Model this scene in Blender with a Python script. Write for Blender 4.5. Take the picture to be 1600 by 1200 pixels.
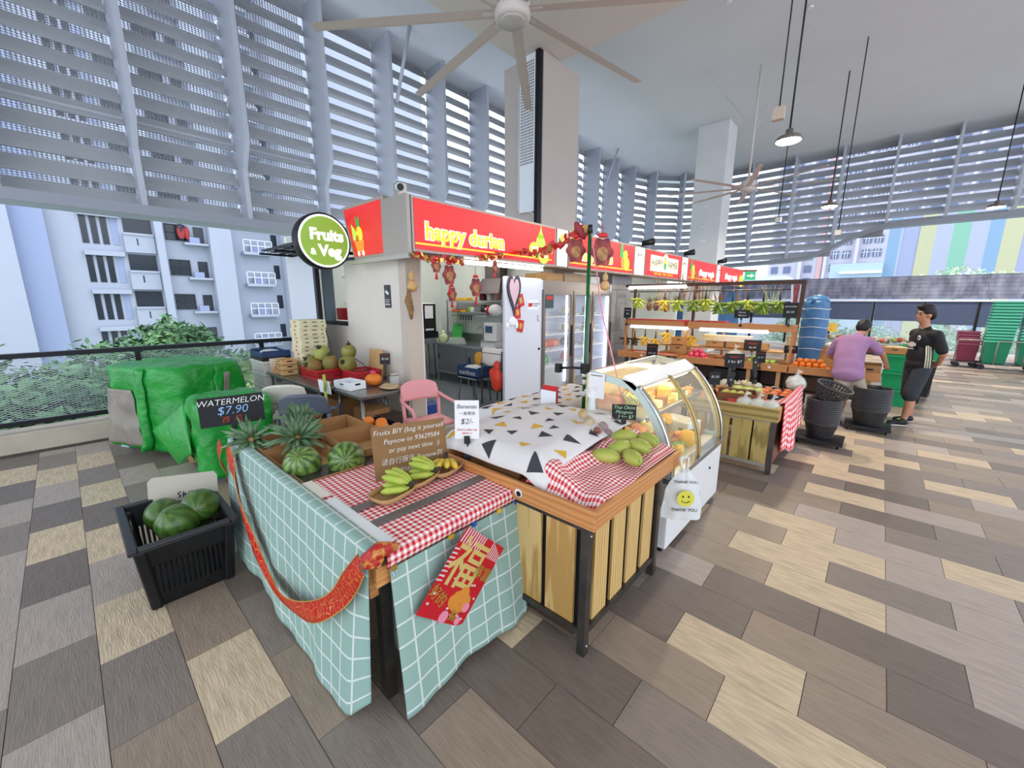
import bpy, bmesh, math, random
from mathutils import Vector, Matrix, Euler, noise
random.seed(7)
for o in list(bpy.data.objects): bpy.data.objects.remove(o, do_unlink=True)
S = bpy.context.scene
COL = S.collection
R = math.radians
PI = math.pi

# ------------------------------------------------------------------ camera
cam_d = bpy.data.cameras.new('camera'); cam = bpy.data.objects.new('camera', cam_d); COL.objects.link(cam)
cam_d.sensor_fit = 'HORIZONTAL'; cam_d.sensor_width = 36.0; cam_d.lens = 36.0 * 628.3 / 1600.0
cam_d.clip_start = 0.05; cam_d.clip_end = 600
cam.location = (-0.2676, -3.7673, 1.8383)
_yaw, _pit, _rol = 0.7351, 0.2027, 0.0021
_f = Vector((-math.sin(_yaw) * math.cos(_pit), math.cos(_yaw) * math.cos(_pit), -math.sin(_pit)))
_r = Vector((math.cos(_yaw), math.sin(_yaw), 0)); _u = _r.cross(_f)
_r2 = _r * math.cos(_rol) + _u * math.sin(_rol); _u2 = -_r * math.sin(_rol) + _u * math.cos(_rol)
cam.rotation_euler = Matrix((_r2, _u2, -_f)).transposed().to_euler()
S.camera = cam

# ------------------------------------------------------------------ sky, exposure
W = bpy.data.worlds.new('overcast_sky'); S.world = W; W.use_nodes = True
_n = W.node_tree.nodes; _l = W.node_tree.links
_bg = _n['Background']; _tc = _n.new('ShaderNodeTexCoord'); _no = _n.new('ShaderNodeTexNoise'); _cr = _n.new('ShaderNodeValToRGB')
_no.inputs['Scale'].default_value = 2.2; _no.inputs['Detail'].default_value = 5
_l.new(_tc.outputs['Generated'], _no.inputs['Vector']); _l.new(_no.outputs['Fac'], _cr.inputs['Fac'])
_cr.color_ramp.elements[0].position = 0.3; _cr.color_ramp.elements[0].color = (0.70, 0.80, 1.0, 1)
_cr.color_ramp.elements[1].position = 0.7; _cr.color_ramp.elements[1].color = (0.88, 0.94, 1.0, 1)
_l.new(_cr.outputs['Color'], _bg.inputs['Color']); _bg.inputs['Strength'].default_value = 2.6
S.view_settings.view_transform = 'Standard'; S.view_settings.look = 'None'
S.view_settings.exposure = 0.18; S.view_settings.gamma = 1.0; S.view_settings.use_curve_mapping = False

# ------------------------------------------------------------------ helpers
def lin(c):
    if isinstance(c, str):
        c = c.lstrip('#'); c = [int(c[i:i+2], 16) / 255 for i in (0, 2, 4)]
        c = [x / 12.92 if x <= 0.04045 else ((x + 0.055) / 1.055) ** 2.4 for x in c]
    return (c[0], c[1], c[2], 1.0)

MATS = {}
def mat(name, col=None, rough=0.6, metal=0.0, var=0.0, scale=8.0, stretch=(1, 1, 1), bump=0.0, bscale=None,
        spec=0.5, trans=0.0, alpha=1.0, emit=None, estr=0.0, col2=None, lo=0.35, hi=0.65, coat=0.0, ior=1.45, sub=0.0, coords='Object', detail=4):
    if name in MATS: return MATS[name]
    m = bpy.data.materials.new(name); m.use_nodes = True
    nt = m.node_tree; N = nt.nodes; L = nt.links; p = N['Principled BSDF']
    c = lin(col)
    p.inputs['Base Color'].default_value = c
    p.inputs['Roughness'].default_value = rough; p.inputs['Metallic'].default_value = metal
    p.inputs['Specular IOR Level'].default_value = spec; p.inputs['IOR'].default_value = ior
    p.inputs['Transmission Weight'].default_value = trans; p.inputs['Alpha'].default_value = alpha
    p.inputs['Coat Weight'].default_value = coat
    if sub: p.inputs['Subsurface Weight'].default_value = sub; p.inputs['Subsurface Scale'].default_value = 0.02
    if emit: p.inputs['Emission Color'].default_value = lin(emit); p.inputs['Emission Strength'].default_value = estr
    if var or bump or col2:
        t = N.new('ShaderNodeTexCoord'); mp = N.new('ShaderNodeMapping'); n = N.new('ShaderNodeTexNoise')
        mp.inputs['Scale'].default_value = stretch
        L.new(t.outputs[coords], mp.inputs['Vector']); L.new(mp.outputs['Vector'], n.inputs['Vector'])
        n.inputs['Scale'].default_value = scale; n.inputs['Detail'].default_value = detail
        if var or col2:
            r = N.new('ShaderNodeValToRGB'); L.new(n.outputs['Fac'], r.inputs['Fac'])
            r.color_ramp.elements[0].position = lo; r.color_ramp.elements[1].position = hi
            if col2: a, b = c, lin(col2)
            else: a = [max(0, x * (1 - var)) for x in c[:3]] + [1]; b = [min(1, x * (1 + var)) for x in c[:3]] + [1]
            r.color_ramp.elements[0].color = a; r.color_ramp.elements[1].color = b
            L.new(r.outputs['Color'], p.inputs['Base Color'])
        if bump:
            if bscale:
                n2 = N.new('ShaderNodeTexNoise'); n2.inputs['Scale'].default_value = bscale; n2.inputs['Detail'].default_value = 5
                L.new(mp.outputs['Vector'], n2.inputs['Vector']); src = n2
            else: src = n
            bm_ = N.new('ShaderNodeBump'); bm_.inputs['Strength'].default_value = bump; bm_.inputs['Distance'].default_value = 0.02
            L.new(src.outputs['Fac'], bm_.inputs['Height']); L.new(bm_.outputs['Normal'], p.inputs['Normal'])
    MATS[name] = m
    return m

def math_node(nt, op, a, b=None, c=None):
    n = nt.nodes.new('ShaderNodeMath'); n.operation = op
    for i, v in enumerate((a, b, c)):
        if v is None: continue
        if isinstance(v, (int, float)): n.inputs[i].default_value = v
        else: nt.links.new(v, n.inputs[i])
    return n.outputs[0]

def pattern_mat(name, base, other, fn, rough=0.8, coords='UV', mid=None, bump=0.0):
    """fn(nt, x, y) returns a 0..1 socket; 0 = base, 1 = other (0.5 = mid when given)"""
    if name in MATS: return MATS[name]
    m = bpy.data.materials.new(name); m.use_nodes = True
    nt = m.node_tree; p = nt.nodes['Principled BSDF']; p.inputs['Roughness'].default_value = rough
    p.inputs['Specular IOR Level'].default_value = 0.2
    t = nt.nodes.new('ShaderNodeTexCoord'); s = nt.nodes.new('ShaderNodeSeparateXYZ')
    nt.links.new(t.outputs[coords], s.inputs[0])
    v = fn(nt, s.outputs[0], s.outputs[1])
    r = nt.nodes.new('ShaderNodeValToRGB'); nt.links.new(v, r.inputs[0])
    e = r.color_ramp.elements; e[0].color = lin(base); e[1].color = lin(other)
    if mid: k = e.new(0.5); k.color = lin(mid)
    nt.links.new(r.outputs[0], p.inputs['Base Color'])
    if bump:
        n = nt.nodes.new('ShaderNodeTexNoise'); n.inputs['Scale'].default_value = 300; nt.links.new(t.outputs['Object'], n.inputs['Vector'])
        b = nt.nodes.new('ShaderNodeBump'); b.inputs['Strength'].default_value = bump; b.inputs['Distance'].default_value = 0.002
        nt.links.new(n.outputs[0], b.inputs['Height']); nt.links.new(b.outputs[0], p.inputs['Normal'])
    MATS[name] = m
    return m

def props(o, label=None, cat=None, group=None, kind=None):
    if label: o['label'] = label
    if cat: o['category'] = cat
    if group: o['group'] = group
    if kind: o['kind'] = kind
    return o

def thing(name, label, cat, loc=(0, 0, 0), rz=0.0, group=None, kind=None):
    o = bpy.data.objects.new(name, None); COL.objects.link(o)
    o.empty_display_size = 0.1; o.location = loc; o.rotation_euler = (0, 0, rz)
    return props(o, label, cat, group, kind)

def link(o, parent=None):
    COL.objects.link(o)
    if parent is not None: o.parent = parent
    return o

def dup(o, loc=None, rot=None, label=None, group=None, parent=None, scale=None):
    c = o.copy(); COL.objects.link(c); c.parent = parent
    if loc is not None: c.location = loc
    if rot is not None: c.rotation_euler = rot if not isinstance(rot, (int, float)) else (0, 0, rot)
    if scale is not None: c.scale = scale if not isinstance(scale, (int, float)) else (scale,) * 3
    if label: c['label'] = label
    if group: c['group'] = group
    for ch in list(o.children):
        d = ch.copy(); COL.objects.link(d); d.parent = c
        for g in list(ch.children):
            e = g.copy(); COL.objects.link(e); e.parent = d
    return c

ORD = ('first', 'second', 'third', 'fourth', 'fifth', 'sixth', 'seventh', 'eighth', 'ninth', 'tenth', 'eleventh', 'twelfth', 'thirteenth', 'fourteenth', 'fifteenth')
class B:
    """collects geometry of ONE part, then links it as one mesh object"""
    def __init__(s): s.v = []; s.f = []; s.uv = {}; s.sm = []
    def add(s, vs, fs, smooth=False, uvs=None):
        o = len(s.v); s.v += [tuple(x) for x in vs]
        for i, f in enumerate(fs):
            if uvs: s.uv[len(s.f)] = [uvs[j] for j in f]
            s.f.append([o + j for j in f]); s.sm.append(smooth)
        return s
    def box(s, a, b, mtx=None):
        x0, y0, z0 = a; x1, y1, z1 = b
        vs = [Vector(p) for p in ((x0,y0,z0),(x1,y0,z0),(x1,y1,z0),(x0,y1,z0),(x0,y0,z1),(x1,y0,z1),(x1,y1,z1),(x0,y1,z1))]
        if mtx: vs = [mtx @ v for v in vs]
        return s.add(vs, [(0,3,2,1),(4,5,6,7),(0,1,5,4),(1,2,6,5),(2,3,7,6),(3,0,4,7)])
    def cbox(s, c, d, rot=None):
        m = Matrix.Translation(c)
        if rot is not None: m = m @ (Euler(rot).to_matrix().to_4x4() if not isinstance(rot, Matrix) else rot)
        h = [x / 2 for x in d]
        return s.box((-h[0], -h[1], -h[2]), (h[0], h[1], h[2]), m)
    def frust(s, b0, b1, z0, z1, t0, t1):
        """box with bottom rect b0..b1 (xy) at z0 and top rect t0..t1 at z1"""
        vs = [(b0[0],b0[1],z0),(b1[0],b0[1],z0),(b1[0],b1[1],z0),(b0[0],b1[1],z0),(t0[0],t0[1],z1),(t1[0],t0[1],z1),(t1[0],t1[1],z1),(t0[0],t1[1],z1)]
        return s.add(vs, [(0,3,2,1),(4,5,6,7),(0,1,5,4),(1,2,6,5),(2,3,7,6),(3,0,4,7)])
    def prism(s, poly, lo, hi, axis='z'):
        n = len(poly)
        def P(p, h):
            return {'z': (p[0], p[1], h), 'y': (p[0], h, p[1]), 'x': (h, p[0], p[1])}[axis]
        vs = [P(p, lo) for p in poly] + [P(p, hi) for p in poly]
        fs = [list(range(n))[::-1], [n + i for i in range(n)]] + [(i, (i+1) % n, n + (i+1) % n, n + i) for i in range(n)]
        return s.add(vs, fs)
    def tube(s, pts, r, n=8, caps=True, closed=False):
        pts = [Vector(p) for p in pts]; k = len(pts)
        rs = r if isinstance(r, (list, tuple)) else [r] * k
        vs = []; prev = None
        for i, p in enumerate(pts):
            if closed: d = pts[(i+1) % k] - pts[i-1]
            else: d = pts[min(i+1, k-1)] - pts[max(i-1, 0)]
            d.normalize()
            if prev is None:
                a = d.orthogonal().normalized()
                if abs(d.z) < 0.9: a = Vector((0, 0, 1)).cross(d).normalized()
            else:
                a = prev - d * prev.dot(d)
                a = a.normalized() if a.length > 1e-6 else d.orthogonal().normalized()
            prev = a; b = d.cross(a)
            for j in range(n):
                t = 2 * PI * j / n; vs.append(p + (a * math.cos(t) + b * math.sin(t)) * rs[i])
        fs = []
        for i in range(k if closed else k - 1):
            i2 = (i + 1) % k
            for j in range(n): fs.append((i*n+j, i*n+(j+1) % n, i2*n+(j+1) % n, i2*n+j))
        s.add(vs, fs, smooth=n > 5)
        if caps and not closed:
            s.f.append([len(s.v) - len(vs) + j for j in range(n)][::-1]); s.sm.append(False)
            s.f.append([len(s.v) - n + j for j in range(n)]); s.sm.append(False)
        return s
    def lathe(s, prof, n=24, c=(0, 0, 0), mtx=None, smooth=True, sx=1.0, sy=1.0):
        vs = []
        for r, z in prof:
            for j in range(n):
                t = 2 * PI * j / n; vs.append(Vector((r * math.cos(t) * sx, r * math.sin(t) * sy, z)))
        if mtx: vs = [mtx @ v for v in vs]
        vs = [v + Vector(c) for v in vs]
        fs = []
        for i in range(len(prof) - 1):
            for j in range(n): fs.append((i*n+j, i*n+(j+1) % n, (i+1)*n+(j+1) % n, (i+1)*n+j))
        o = len(s.v); s.add(vs, fs, smooth=smooth)
        if prof[0][0] > 1e-5: s.f.append([o + j for j in range(n)][::-1]); s.sm.append(False)
        if prof[-1][0] > 1e-5: s.f.append([o + (len(prof)-1)*n + j for j in range(n)]); s.sm.append(False)
        return s
    def ell(s, c, r, n=16, m=10, mtx=None, fn=None):
        if not isinstance(r, (list, tuple)): r = (r, r, r)
        vs = []; fs = []
        for i in range(m + 1):
            ph = PI * i / m - PI / 2
            for j in range(n):
                t = 2 * PI * j / n
                v = Vector((math.cos(ph) * math.cos(t), math.cos(ph) * math.sin(t), math.sin(ph)))
                if fn: v = v * fn(v)
                v = Vector((v.x * r[0], v.y * r[1], v.z * r[2]))
                if mtx: v = mtx @ v
                vs.append(v + Vector(c))
        for i in range(m):
            for j in range(n): fs.append((i*n+j, i*n+(j+1) % n, (i+1)*n+(j+1) % n, (i+1)*n+j))
        return s.add(vs, fs, smooth=True)
    def surf(s, fn, nu, nv, uvf=None, smooth=True, thick=0.0):
        vs = []; uvs = []
        for i in range(nu + 1):
            for j in range(nv + 1):
                a, b = i / nu, j / nv
                vs.append(fn(a, b)); uvs.append(uvf(a, b) if uvf else (a, b))
        fs = [(i*(nv+1)+j, (i+1)*(nv+1)+j, (i+1)*(nv+1)+j+1, i*(nv+1)+j+1) for i in range(nu) for j in range(nv)]
        return s.add(vs, fs, smooth=smooth, uvs=uvs)
    def quad(s, a, b, c, d, uvs=None):
        return s.add([a, b, c, d], [(0, 1, 2, 3)], uvs=uvs or [(0,0),(1,0),(1,1),(0,1)])
    def mesh(s, name, mt, smooth=None):
        me = bpy.data.meshes.new(name); me.from_pydata(s.v, [], s.f)
        if s.uv:
            ul = me.uv_layers.new(name='UVMap'); d = [0.0] * (len(me.loops) * 2)
            for p in me.polygons:
                u = s.uv.get(p.index)
                if u:
                    for k, li in enumerate(p.loop_indices): d[li*2] = u[k][0]; d[li*2+1] = u[k][1]
            ul.data.foreach_set('uv', d)
        me.polygons.foreach_set('use_smooth', [bool(x) if smooth is None else smooth for x in s.sm])
        if mt: me.materials.append(mt)
        me.update()
        bm = bmesh.new(); bm.from_mesh(me); bmesh.ops.remove_doubles(bm, verts=bm.verts, dist=1e-5) if not s.uv else None
        bmesh.ops.recalc_face_normals(bm, faces=bm.faces); bm.to_mesh(me); bm.free()
        return me
    def build(s, name, mt, parent=None, loc=None, rot=None, label=None, cat=None, group=None, kind=None, bevel=0.0, solid=0.0, smooth=None, seg=2, w=False):
        if w:
            q = parent; a = Vector((0, 0, 0))
            while q is not None: a += q.location; q = q.parent
            s.v = [(x[0] - a.x, x[1] - a.y, x[2] - a.z) for x in s.v]
        o = bpy.data.objects.new(name, s.mesh(name, mt, smooth)); link(o, parent)
        if loc is not None: o.location = loc
        if rot is not None: o.rotation_euler = rot if not isinstance(rot, (int, float)) else (0, 0, rot)
        if bevel:
            md = o.modifiers.new('bevel', 'BEVEL'); md.width = bevel; md.segments = seg; md.limit_method = 'ANGLE'; md.angle_limit = R(40)
        if solid:
            md = o.modifiers.new('solid', 'SOLIDIFY'); md.thickness = solid; md.offset = 0
        return props(o, label, cat, group, kind)

def text(body, size, mt, parent, loc, rot=(0, 0, 0), ext=0.001, name='lettering', ax='CENTER', ay='CENTER', shear=0.0, sx=1.0, offset=0.0, space=1.0, lspace=1.0, label=None):
    cu = bpy.data.curves.new(name, 'FONT'); cu.body = body; cu.size = size; cu.extrude = ext
    cu.align_x = ax; cu.align_y = ay; cu.shear = shear; cu.offset = offset; cu.space_character = space; cu.space_line = lspace; cu.resolution_u = 3
    t = bpy.data.objects.new(name, cu); COL.objects.link(t)
    bpy.context.view_layer.update()
    me = bpy.data.meshes.new_from_object(t); me.name = name
    bpy.data.objects.remove(t, do_unlink=True); bpy.data.curves.remove(cu)
    me.materials.clear(); me.materials.append(mt)
    o = bpy.data.objects.new(name, me); link(o, parent)
    o.location = loc; o.rotation_euler = rot if not isinstance(rot, Matrix) else rot.to_euler(); o.scale = (sx, 1, 1)
    if label: o['label'] = label
    return o
RX = (PI/2, 0, PI/2)      # text standing upright, read from +X (reads towards +Y)
RY = (PI/2, 0, 0)         # text standing upright, read from -Y (reads towards +X)

def bake(o, mods):
    """apply modifiers made by mods(o) and keep the result as plain mesh data"""
    mods(o); dg = bpy.context.evaluated_depsgraph_get(); bpy.context.view_layer.update()
    dg = bpy.context.evaluated_depsgraph_get()
    me = bpy.data.meshes.new_from_object(o.evaluated_get(dg)); me.name = o.name
    o.modifiers.clear(); o.data = me
    return o

def blob(name, prims, mt, parent=None, voxel=0.014, smooth=6, loc=None, fn=None, factor=0.5):
    """one continuous surface out of tapered limbs and ellipsoids (voxel union, relaxed)"""
    b = B()
    for p in prims:
        if p[0] == 'c':
            a, ra, c, rc = Vector(p[1]), p[2], Vector(p[3]), p[4]; fl = p[5] if len(p) > 5 else None
            n = max(4, int((c - a).length / 0.03)); pts = [a.lerp(c, i / n) for i in range(n + 1)]; rs = [ra + (rc - ra) * i / n for i in range(n + 1)]
            b.tube(pts, rs, 14); b.ell(a, ra, 14, 8); b.ell(c, rc, 14, 8)
        else:
            m = Euler(p[3]).to_matrix() if len(p) > 3 else None
            b.ell(p[1], p[2], 20, 14, mtx=m)
    o = b.build(name, mt, parent, loc=loc)
    def mods(o):
        r = o.modifiers.new('r', 'REMESH'); r.mode = 'VOXEL'; r.voxel_size = voxel; r.use_smooth_shade = True
        s = o.modifiers.new('s', 'SMOOTH'); s.factor = factor; s.iterations = smooth
    bake(o, mods)
    if fn:
        for v in o.data.vertices: v.co = fn(v.co.copy())
    o.data.materials.clear(); o.data.materials.append(mt)
    o.data.polygons.foreach_set('use_smooth', [True] * len(o.data.polygons))
    return o
# ------------------------------------------------------------------ common materials
M_beige = mat('tile_beige', '#cdb798', 0.45, var=0.16, scale=3.0, stretch=(2, 14, 1), bump=0.35, bscale=9)
M_taupe = mat('tile_taupe', '#968472', 0.4, var=0.10, scale=3.0, stretch=(2, 14, 1), bump=0.25, bscale=9)
M_grey = mat('tile_grey', '#877a6f', 0.4, var=0.09, scale=3.0, stretch=(2, 14, 1), bump=0.25, bscale=9)
M_dark = mat('tile_dark', '#74675d', 0.4, var=0.10, scale=3.0, stretch=(2, 14, 1), bump=0.25, bscale=9)
M_rose = mat('tile_rose', '#ad9d91', 0.4, var=0.09, scale=3.0, stretch=(2, 14, 1), bump=0.25, bscale=9)
M_joint = mat('tile_joint', '#4a4039', 0.9)
M_ceil = mat('ceiling_paint', '#d8dce2', 0.85, var=0.02, scale=0.6)
M_conc = mat('painted_concrete', '#d6d8d8', 0.75, var=0.03, scale=1.5)
M_plast = mat('plaster_cream', '#e2ddd3', 0.8, var=0.03, scale=2.0, bump=0.05, bscale=60)
M_white = mat('white_paint', '#e9ebee', 0.45)
M_slat = mat('louvre_grey', '#aeb0b4', 0.45, metal=0.15)
M_fin = mat('fin_grey', '#b3b8c2', 0.5, metal=0.1)
M_beam = mat('beam_grey', '#8e929a', 0.5, metal=0.2)
M_black = mat('black_plastic', '#17171a', 0.45)
M_blackm = mat('black_metal', '#1d1e22', 0.4, metal=0.5)
M_steel = mat('stainless_steel', '#b9bcc0', 0.28, metal=0.95, var=0.06, scale=4, stretch=(1, 30, 1))
M_alu = mat('aluminium', '#b4aea6', 0.4, metal=0.7)
M_dsteel = mat('raw_dark_steel', '#5f5a57', 0.38, metal=0.85, var=0.18, scale=9)
M_gold = mat('gold_foil', '#d9b25c', 0.3, metal=0.8)
M_red = mat('sign_red_print', '#d8232a', 0.5)
M_glass = mat('clear_glass', '#f4fbfb', 0.02, alpha=0.10, spec=0.6)
M_card = mat('cardboard_brown', '#a77a4c', 0.85, var=0.07, scale=5)
M_cardl = mat('cardboard_light', '#c49b68', 0.85, var=0.06, scale=5)
M_cream = mat('carton_cream', '#ddd3ad', 0.7, var=0.03, scale=5)
M_stone = mat('kerb_stone', '#c2b6a6', 0.8, var=0.06, scale=4)

# ------------------------------------------------------------------ floor: running-bond tiles 600 x 300
floor = thing('floor', 'running bond floor of grey, taupe and beige stone-look tiles', 'floor', kind='structure'); del floor['category']
B().box((-7.87, -12, -0.12), (16, 17.4, -0.006)).build('screed', M_joint, floor)
TILES = {}
KNOWN = {(-6, -2): 'b', (-7, -1): 'b', (-3, -1): 'b', (-1, -1): 'b', (0, -2): 'b', (3, -1): 'b', (5, -1): 'b', (6, -2): 'b', (9, -1): 'b', (11, -1): 'b',
         (0, 0): 'b', (6, 0): 'b', (-4, -1): 'd', (-2, -1): 'g', (-5, -1): 't', (-5, 0): 'd', (-6, -1): 't', (-4, 0): 'r', (-3, 0): 'r', (-2, 0): 'r', (-1, 0): 'r',
         (-7, -2): 't', (-5, -2): 'd', (-6, -3): 'd', (-4, -2): 'd', (-8, -2): 'g', (-8, -1): 'r', (-7, 0): 'r', (-6, 0): 't', (1, 0): 'g', (1, -1): 'r', (2, -1): 'd', (2, -2): 't', (4, -1): 'd', (4, -2): 'g',
         (-13, -12): 'b', (-14, -12): 'b', (-13, -10): 'b', (-14, -9): 'b', (-13, -8): 'b', (-13, -6): 'b', (-15, -12): 'b', (-12, -5): 'b', (-14, -5): 'r', (-13, -5): 'g',
         (-14, -13): 'g', (-15, -11): 'd', (-14, -11): 'r', (-15, -10): 'r', (-14, -8): 'd', (-13, -7): 'r', (-13, -11): 'g', (-13, -9): 'd', (-12, -6): 't', (-11, -5): 'g', (-11, -4): 't', (-12, -4): 'g',
         (-10, -4): 'd', (-10, -3): 't', (-9, -3): 'd', (-9, -2): 'd', (-8, -3): 'd', (-10, -2): 't'}
TM = {'b': M_beige, 't': M_taupe, 'g': M_grey, 'd': M_dark, 'r': M_rose}
cands = []
rt = random.Random(11)
for j in range(-40, 58):
    off = 0.0 if j % 2 else 0.3
    for k in range(-15, 27):
        x0 = off + 0.6 * k; y0 = 0.3 * j
        if x0 < -8.4 or x0 > 15.4 or y0 + 0.3 > 17.4: continue
        c = KNOWN.get((j, k)) or rt.choices('btgdr', (0.09, 0.26, 0.26, 0.15, 0.24))[0]
        p = Vector((x0 + 0.3, y0 + 0.15, 0)) - cam.location
        dz = p.dot(_f); vis = dz > 0.3 and abs(p.dot(_r)) < dz * 1.33 and -p.dot(_u) < dz * 1.02
        cands.append((0 if vis else 1, p.length, x0, y0, c))
cands.sort()
tmesh = {}
def tile_mesh(c):
    if c not in tmesh: tmesh[c] = B().box((0.0015, 0.0015, -0.02), (0.5985, 0.2985, 0)).mesh('tile', TM[c])
    return tmesh[c]
rest = bpy.data.meshes.new('tile'); rv, rf, rm = [], [], []
slots = list('btgdr')
for i, (nv, d, x0, y0, c) in enumerate(cands):
    xa = max(x0, -7.87)
    if i < 300 and xa == x0:
        o = bpy.data.objects.new('tile', tile_mesh(c)); link(o, floor); o.location = (x0, y0, 0)
    else:
        q = len(rv); x1 = x0 + 0.5985
        rv += [(xa + 0.0015, y0 + 0.0015, 0), (x1, y0 + 0.0015, 0), (x1, y0 + 0.2985, 0), (xa + 0.0015, y0 + 0.2985, 0), (xa + 0.0015, y0 + 0.0015, -0.01), (x1, y0 + 0.0015, -0.01), (x1, y0 + 0.2985, -0.01), (xa + 0.0015, y0 + 0.2985, -0.01)]
        for f in ((0, 1, 2, 3), (0, 4, 5, 1), (1, 5, 6, 2), (2, 6, 7, 3), (3, 7, 4, 0)): rf.append([q + t for t in f]); rm.append(slots.index(c))
rest.from_pydata(rv, [], rf)
for c in slots: rest.materials.append(TM[c])
rest.polygons.foreach_set('material_index', rm)
link(props(bpy.data.objects.new('far_tiles', rest), kind='stuff'), floor)

# ------------------------------------------------------------------ ceiling and pillars
ce = thing('ceiling', 'high pale blue-grey ceiling slab', 'ceiling', kind='structure'); del ce['category']
B().box((-10.4, -14, 7.8), (8.5, 18.9, 8.15)).build('slab', M_ceil, ce)
B().box((-6.93, 0.9, 7.0), (-3.2, 4.42, 7.8)).build('dropped_panel', mat('drop_panel_paint', '#d8cfc8', 0.8), ce)
for x, y in ((-2.2, 7.5), (-3.4, 6.2), (0.5, 8.5), (1.4, 5.0), (-0.9, 3.4)):
    B().lathe([(0.05, 0), (0.05, 0.03), (0.02, 0.05)], 12, (x, y, 7.75)).build('sprinkler', M_white, ce)
pl = thing('pillar_front', 'square white pillar behind the first red stall sign', 'pillar', kind='structure'); del pl['category']
B().box((-7.4, 3.83, 0), (-6.24, 5.2, 7.0)).build('shaft', mat('pillar_paint', '#bdb2ab', 0.75, var=0.02, scale=2), pl, bevel=0.02)
b = B()
b.box((-6.86, 3.76, 3.85), (-6.42, 3.80, 7.0))
b.build('cover_panel', M_white, pl)
b = B(); rnd = random.Random(3)
for i in range(34):
    for q in range(9): b.box((-6.82 + q * 0.042, 3.752, 4.86 + i * 0.06), (-6.805 + q * 0.042, 3.759, 4.895 + i * 0.06))
b.build('vent_slots', M_black, pl, kind='stuff')
B().box((-6.38, 3.70, 2.6), (-6.26, 3.82, 7.0)).build('downpipe', M_blackm, pl, bevel=0.02)
B().tube([(-6.9, 3.78, 6.9), (-6.9, 3.78, 3.95), (-6.84, 3.78, 3.88), (-6.5, 3.78, 3.84), (-6.42, 3.77, 3.76), (-6.40, 3.77, 3.4)], 0.018, 8).build('conduit', M_conc, pl)
pl = thing('pillar_rear', 'square white pillar rising behind the far red stall signs', 'pillar', kind='structure'); del pl['category']
B().box((-5.86, 12.08, 0), (-4.85, 13.0, 7.8)).build('shaft', M_conc, pl, bevel=0.02)
for z in (5.1, 4.4, 3.95): B().box((-5.45, 12.03, z), (-5.3, 12.08, z + 0.05)).build('junction_box', M_white, pl)

# ------------------------------------------------------------------ louvre facade that bends around the hall
SP = 1.557
def fpath(s):
    if s < 16.55: return Vector((-10.1, -2.55 + s, 0)), Vector((0, 1, 0))
    if s < 22.833:
        a = (s - 16.55) / 4.0
        return Vector((-5.8 - 4.3 * math.cos(a), 14 + 4.3 * math.sin(a), 0)), Vector((math.sin(a), math.cos(a), 0))
    return Vector((-5.8 + (s - 22.833), 18.3, 0)), Vector((1, 0, 0))
def beamz(s):
    if s < 16.55: return 3.27
    if s < 22.8: return 3.27 + 0.22 * (s - 16.55) / 6.25
    x = -5.8 + s - 22.833
    if x < -3.4: return 3.49 + 0.03 * (x + 5.8)
    if x < -0.49: t = (x + 3.4) / 2.91; t = t * t * (3 - 2 * t); return 3.56 + 1.1 * t
    return 4.67
lou = thing('louvre_screen', 'tall curved facade of grey horizontal louvre slats between deep fins', 'louvre', kind='structure'); del lou['category']
finm = {}
for i in range(-4, 22):
    s = i * SP; p, t = fpath(s); inn = Vector((t.y, -t.x, 0)) ; zb = beamz(s)
    zk = max(4.73, zb + 0.5)
    prof = [(0, zb), (0, 7.8), (0.75, 7.8), (0.75, zk), (0.42, zk - 0.45), (0.42, zb)]
    b = B().prism([(q[0], q[1]) for q in prof], -0.04, 0.04, 'y')
    b.build('fin', M_fin, lou, loc=p, rot=math.atan2(inn.y, inn.x))
ns = 0
for i in range(-4, 21):
    s0, s1 = i * SP, (i + 1) * SP; p0, t0 = fpath(s0); p1, t1 = fpath(s1)
    c = (p0 + p1) / 2; d = (p1 - p0); L_ = d.length - 0.085; rz = math.atan2(d.y, d.x)
    zb = min(beamz(s0), beamz(s1)); zbx = max(beamz(s0), beamz(s1))
    b = B(); n = 5
    pf = [(0.12, -0.13), (0.055, -0.07), (0.0, 0.0), (-0.035, 0.07), (-0.05, 0.13)]     # curved blade, section across the wall
    pts = pf + [(x + 0.015, z + 0.005) for x, z in pf[::-1]]
    b.prism([(-x, z) for x, z in pts], -L_ / 2, L_ / 2, 'x')
    me = b.mesh('slat', M_slat)
    for k in range(14):
        z = 3.52 + k * 0.32
        if z < zb + 0.12: continue
        if zbx - zb > 0.2 and z < (zb + zbx) / 2: continue
        ns += 1
        o = bpy.data.objects.new('slat', me); link(o, lou); o.location = (c.x, c.y, z); o.rotation_euler = (0, 0, rz)
    if i < 14 or i > 17:
        B().box((-L_ / 2, -0.03, 4.78), (L_ / 2, 0.06, 4.82)).build('tie_rail', M_fin, lou, loc=c, rot=rz)
# bottom beam in short straight lengths
for i in range(-8, 44):
    s0, s1 = i * SP / 2, (i + 1) * SP / 2; p0, t0 = fpath(s0); p1, t1 = fpath(s1); z0, z1 = beamz(s0), beamz(s1)
    n0 = Vector((t0.y, -t0.x, 0)); n1 = Vector((t1.y, -t1.x, 0)); b = B(); vs = []
    for p, n_, z in ((p0, n0, z0), (p1, n1, z1)):
        for w, h in ((-0.1, -0.03), (0.5, -0.03), (0.5, 0.13), (-0.1, 0.16)): vs.append(p + n_ * w + Vector((0, 0, z + h)))
    b.add(vs, [(0, 1, 5, 4), (1, 2, 6, 5), (2, 3, 7, 6), (3, 0, 4, 7), (0, 3, 2, 1), (4, 5, 6, 7)]).build('edge_beam', M_beam, lou)
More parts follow.
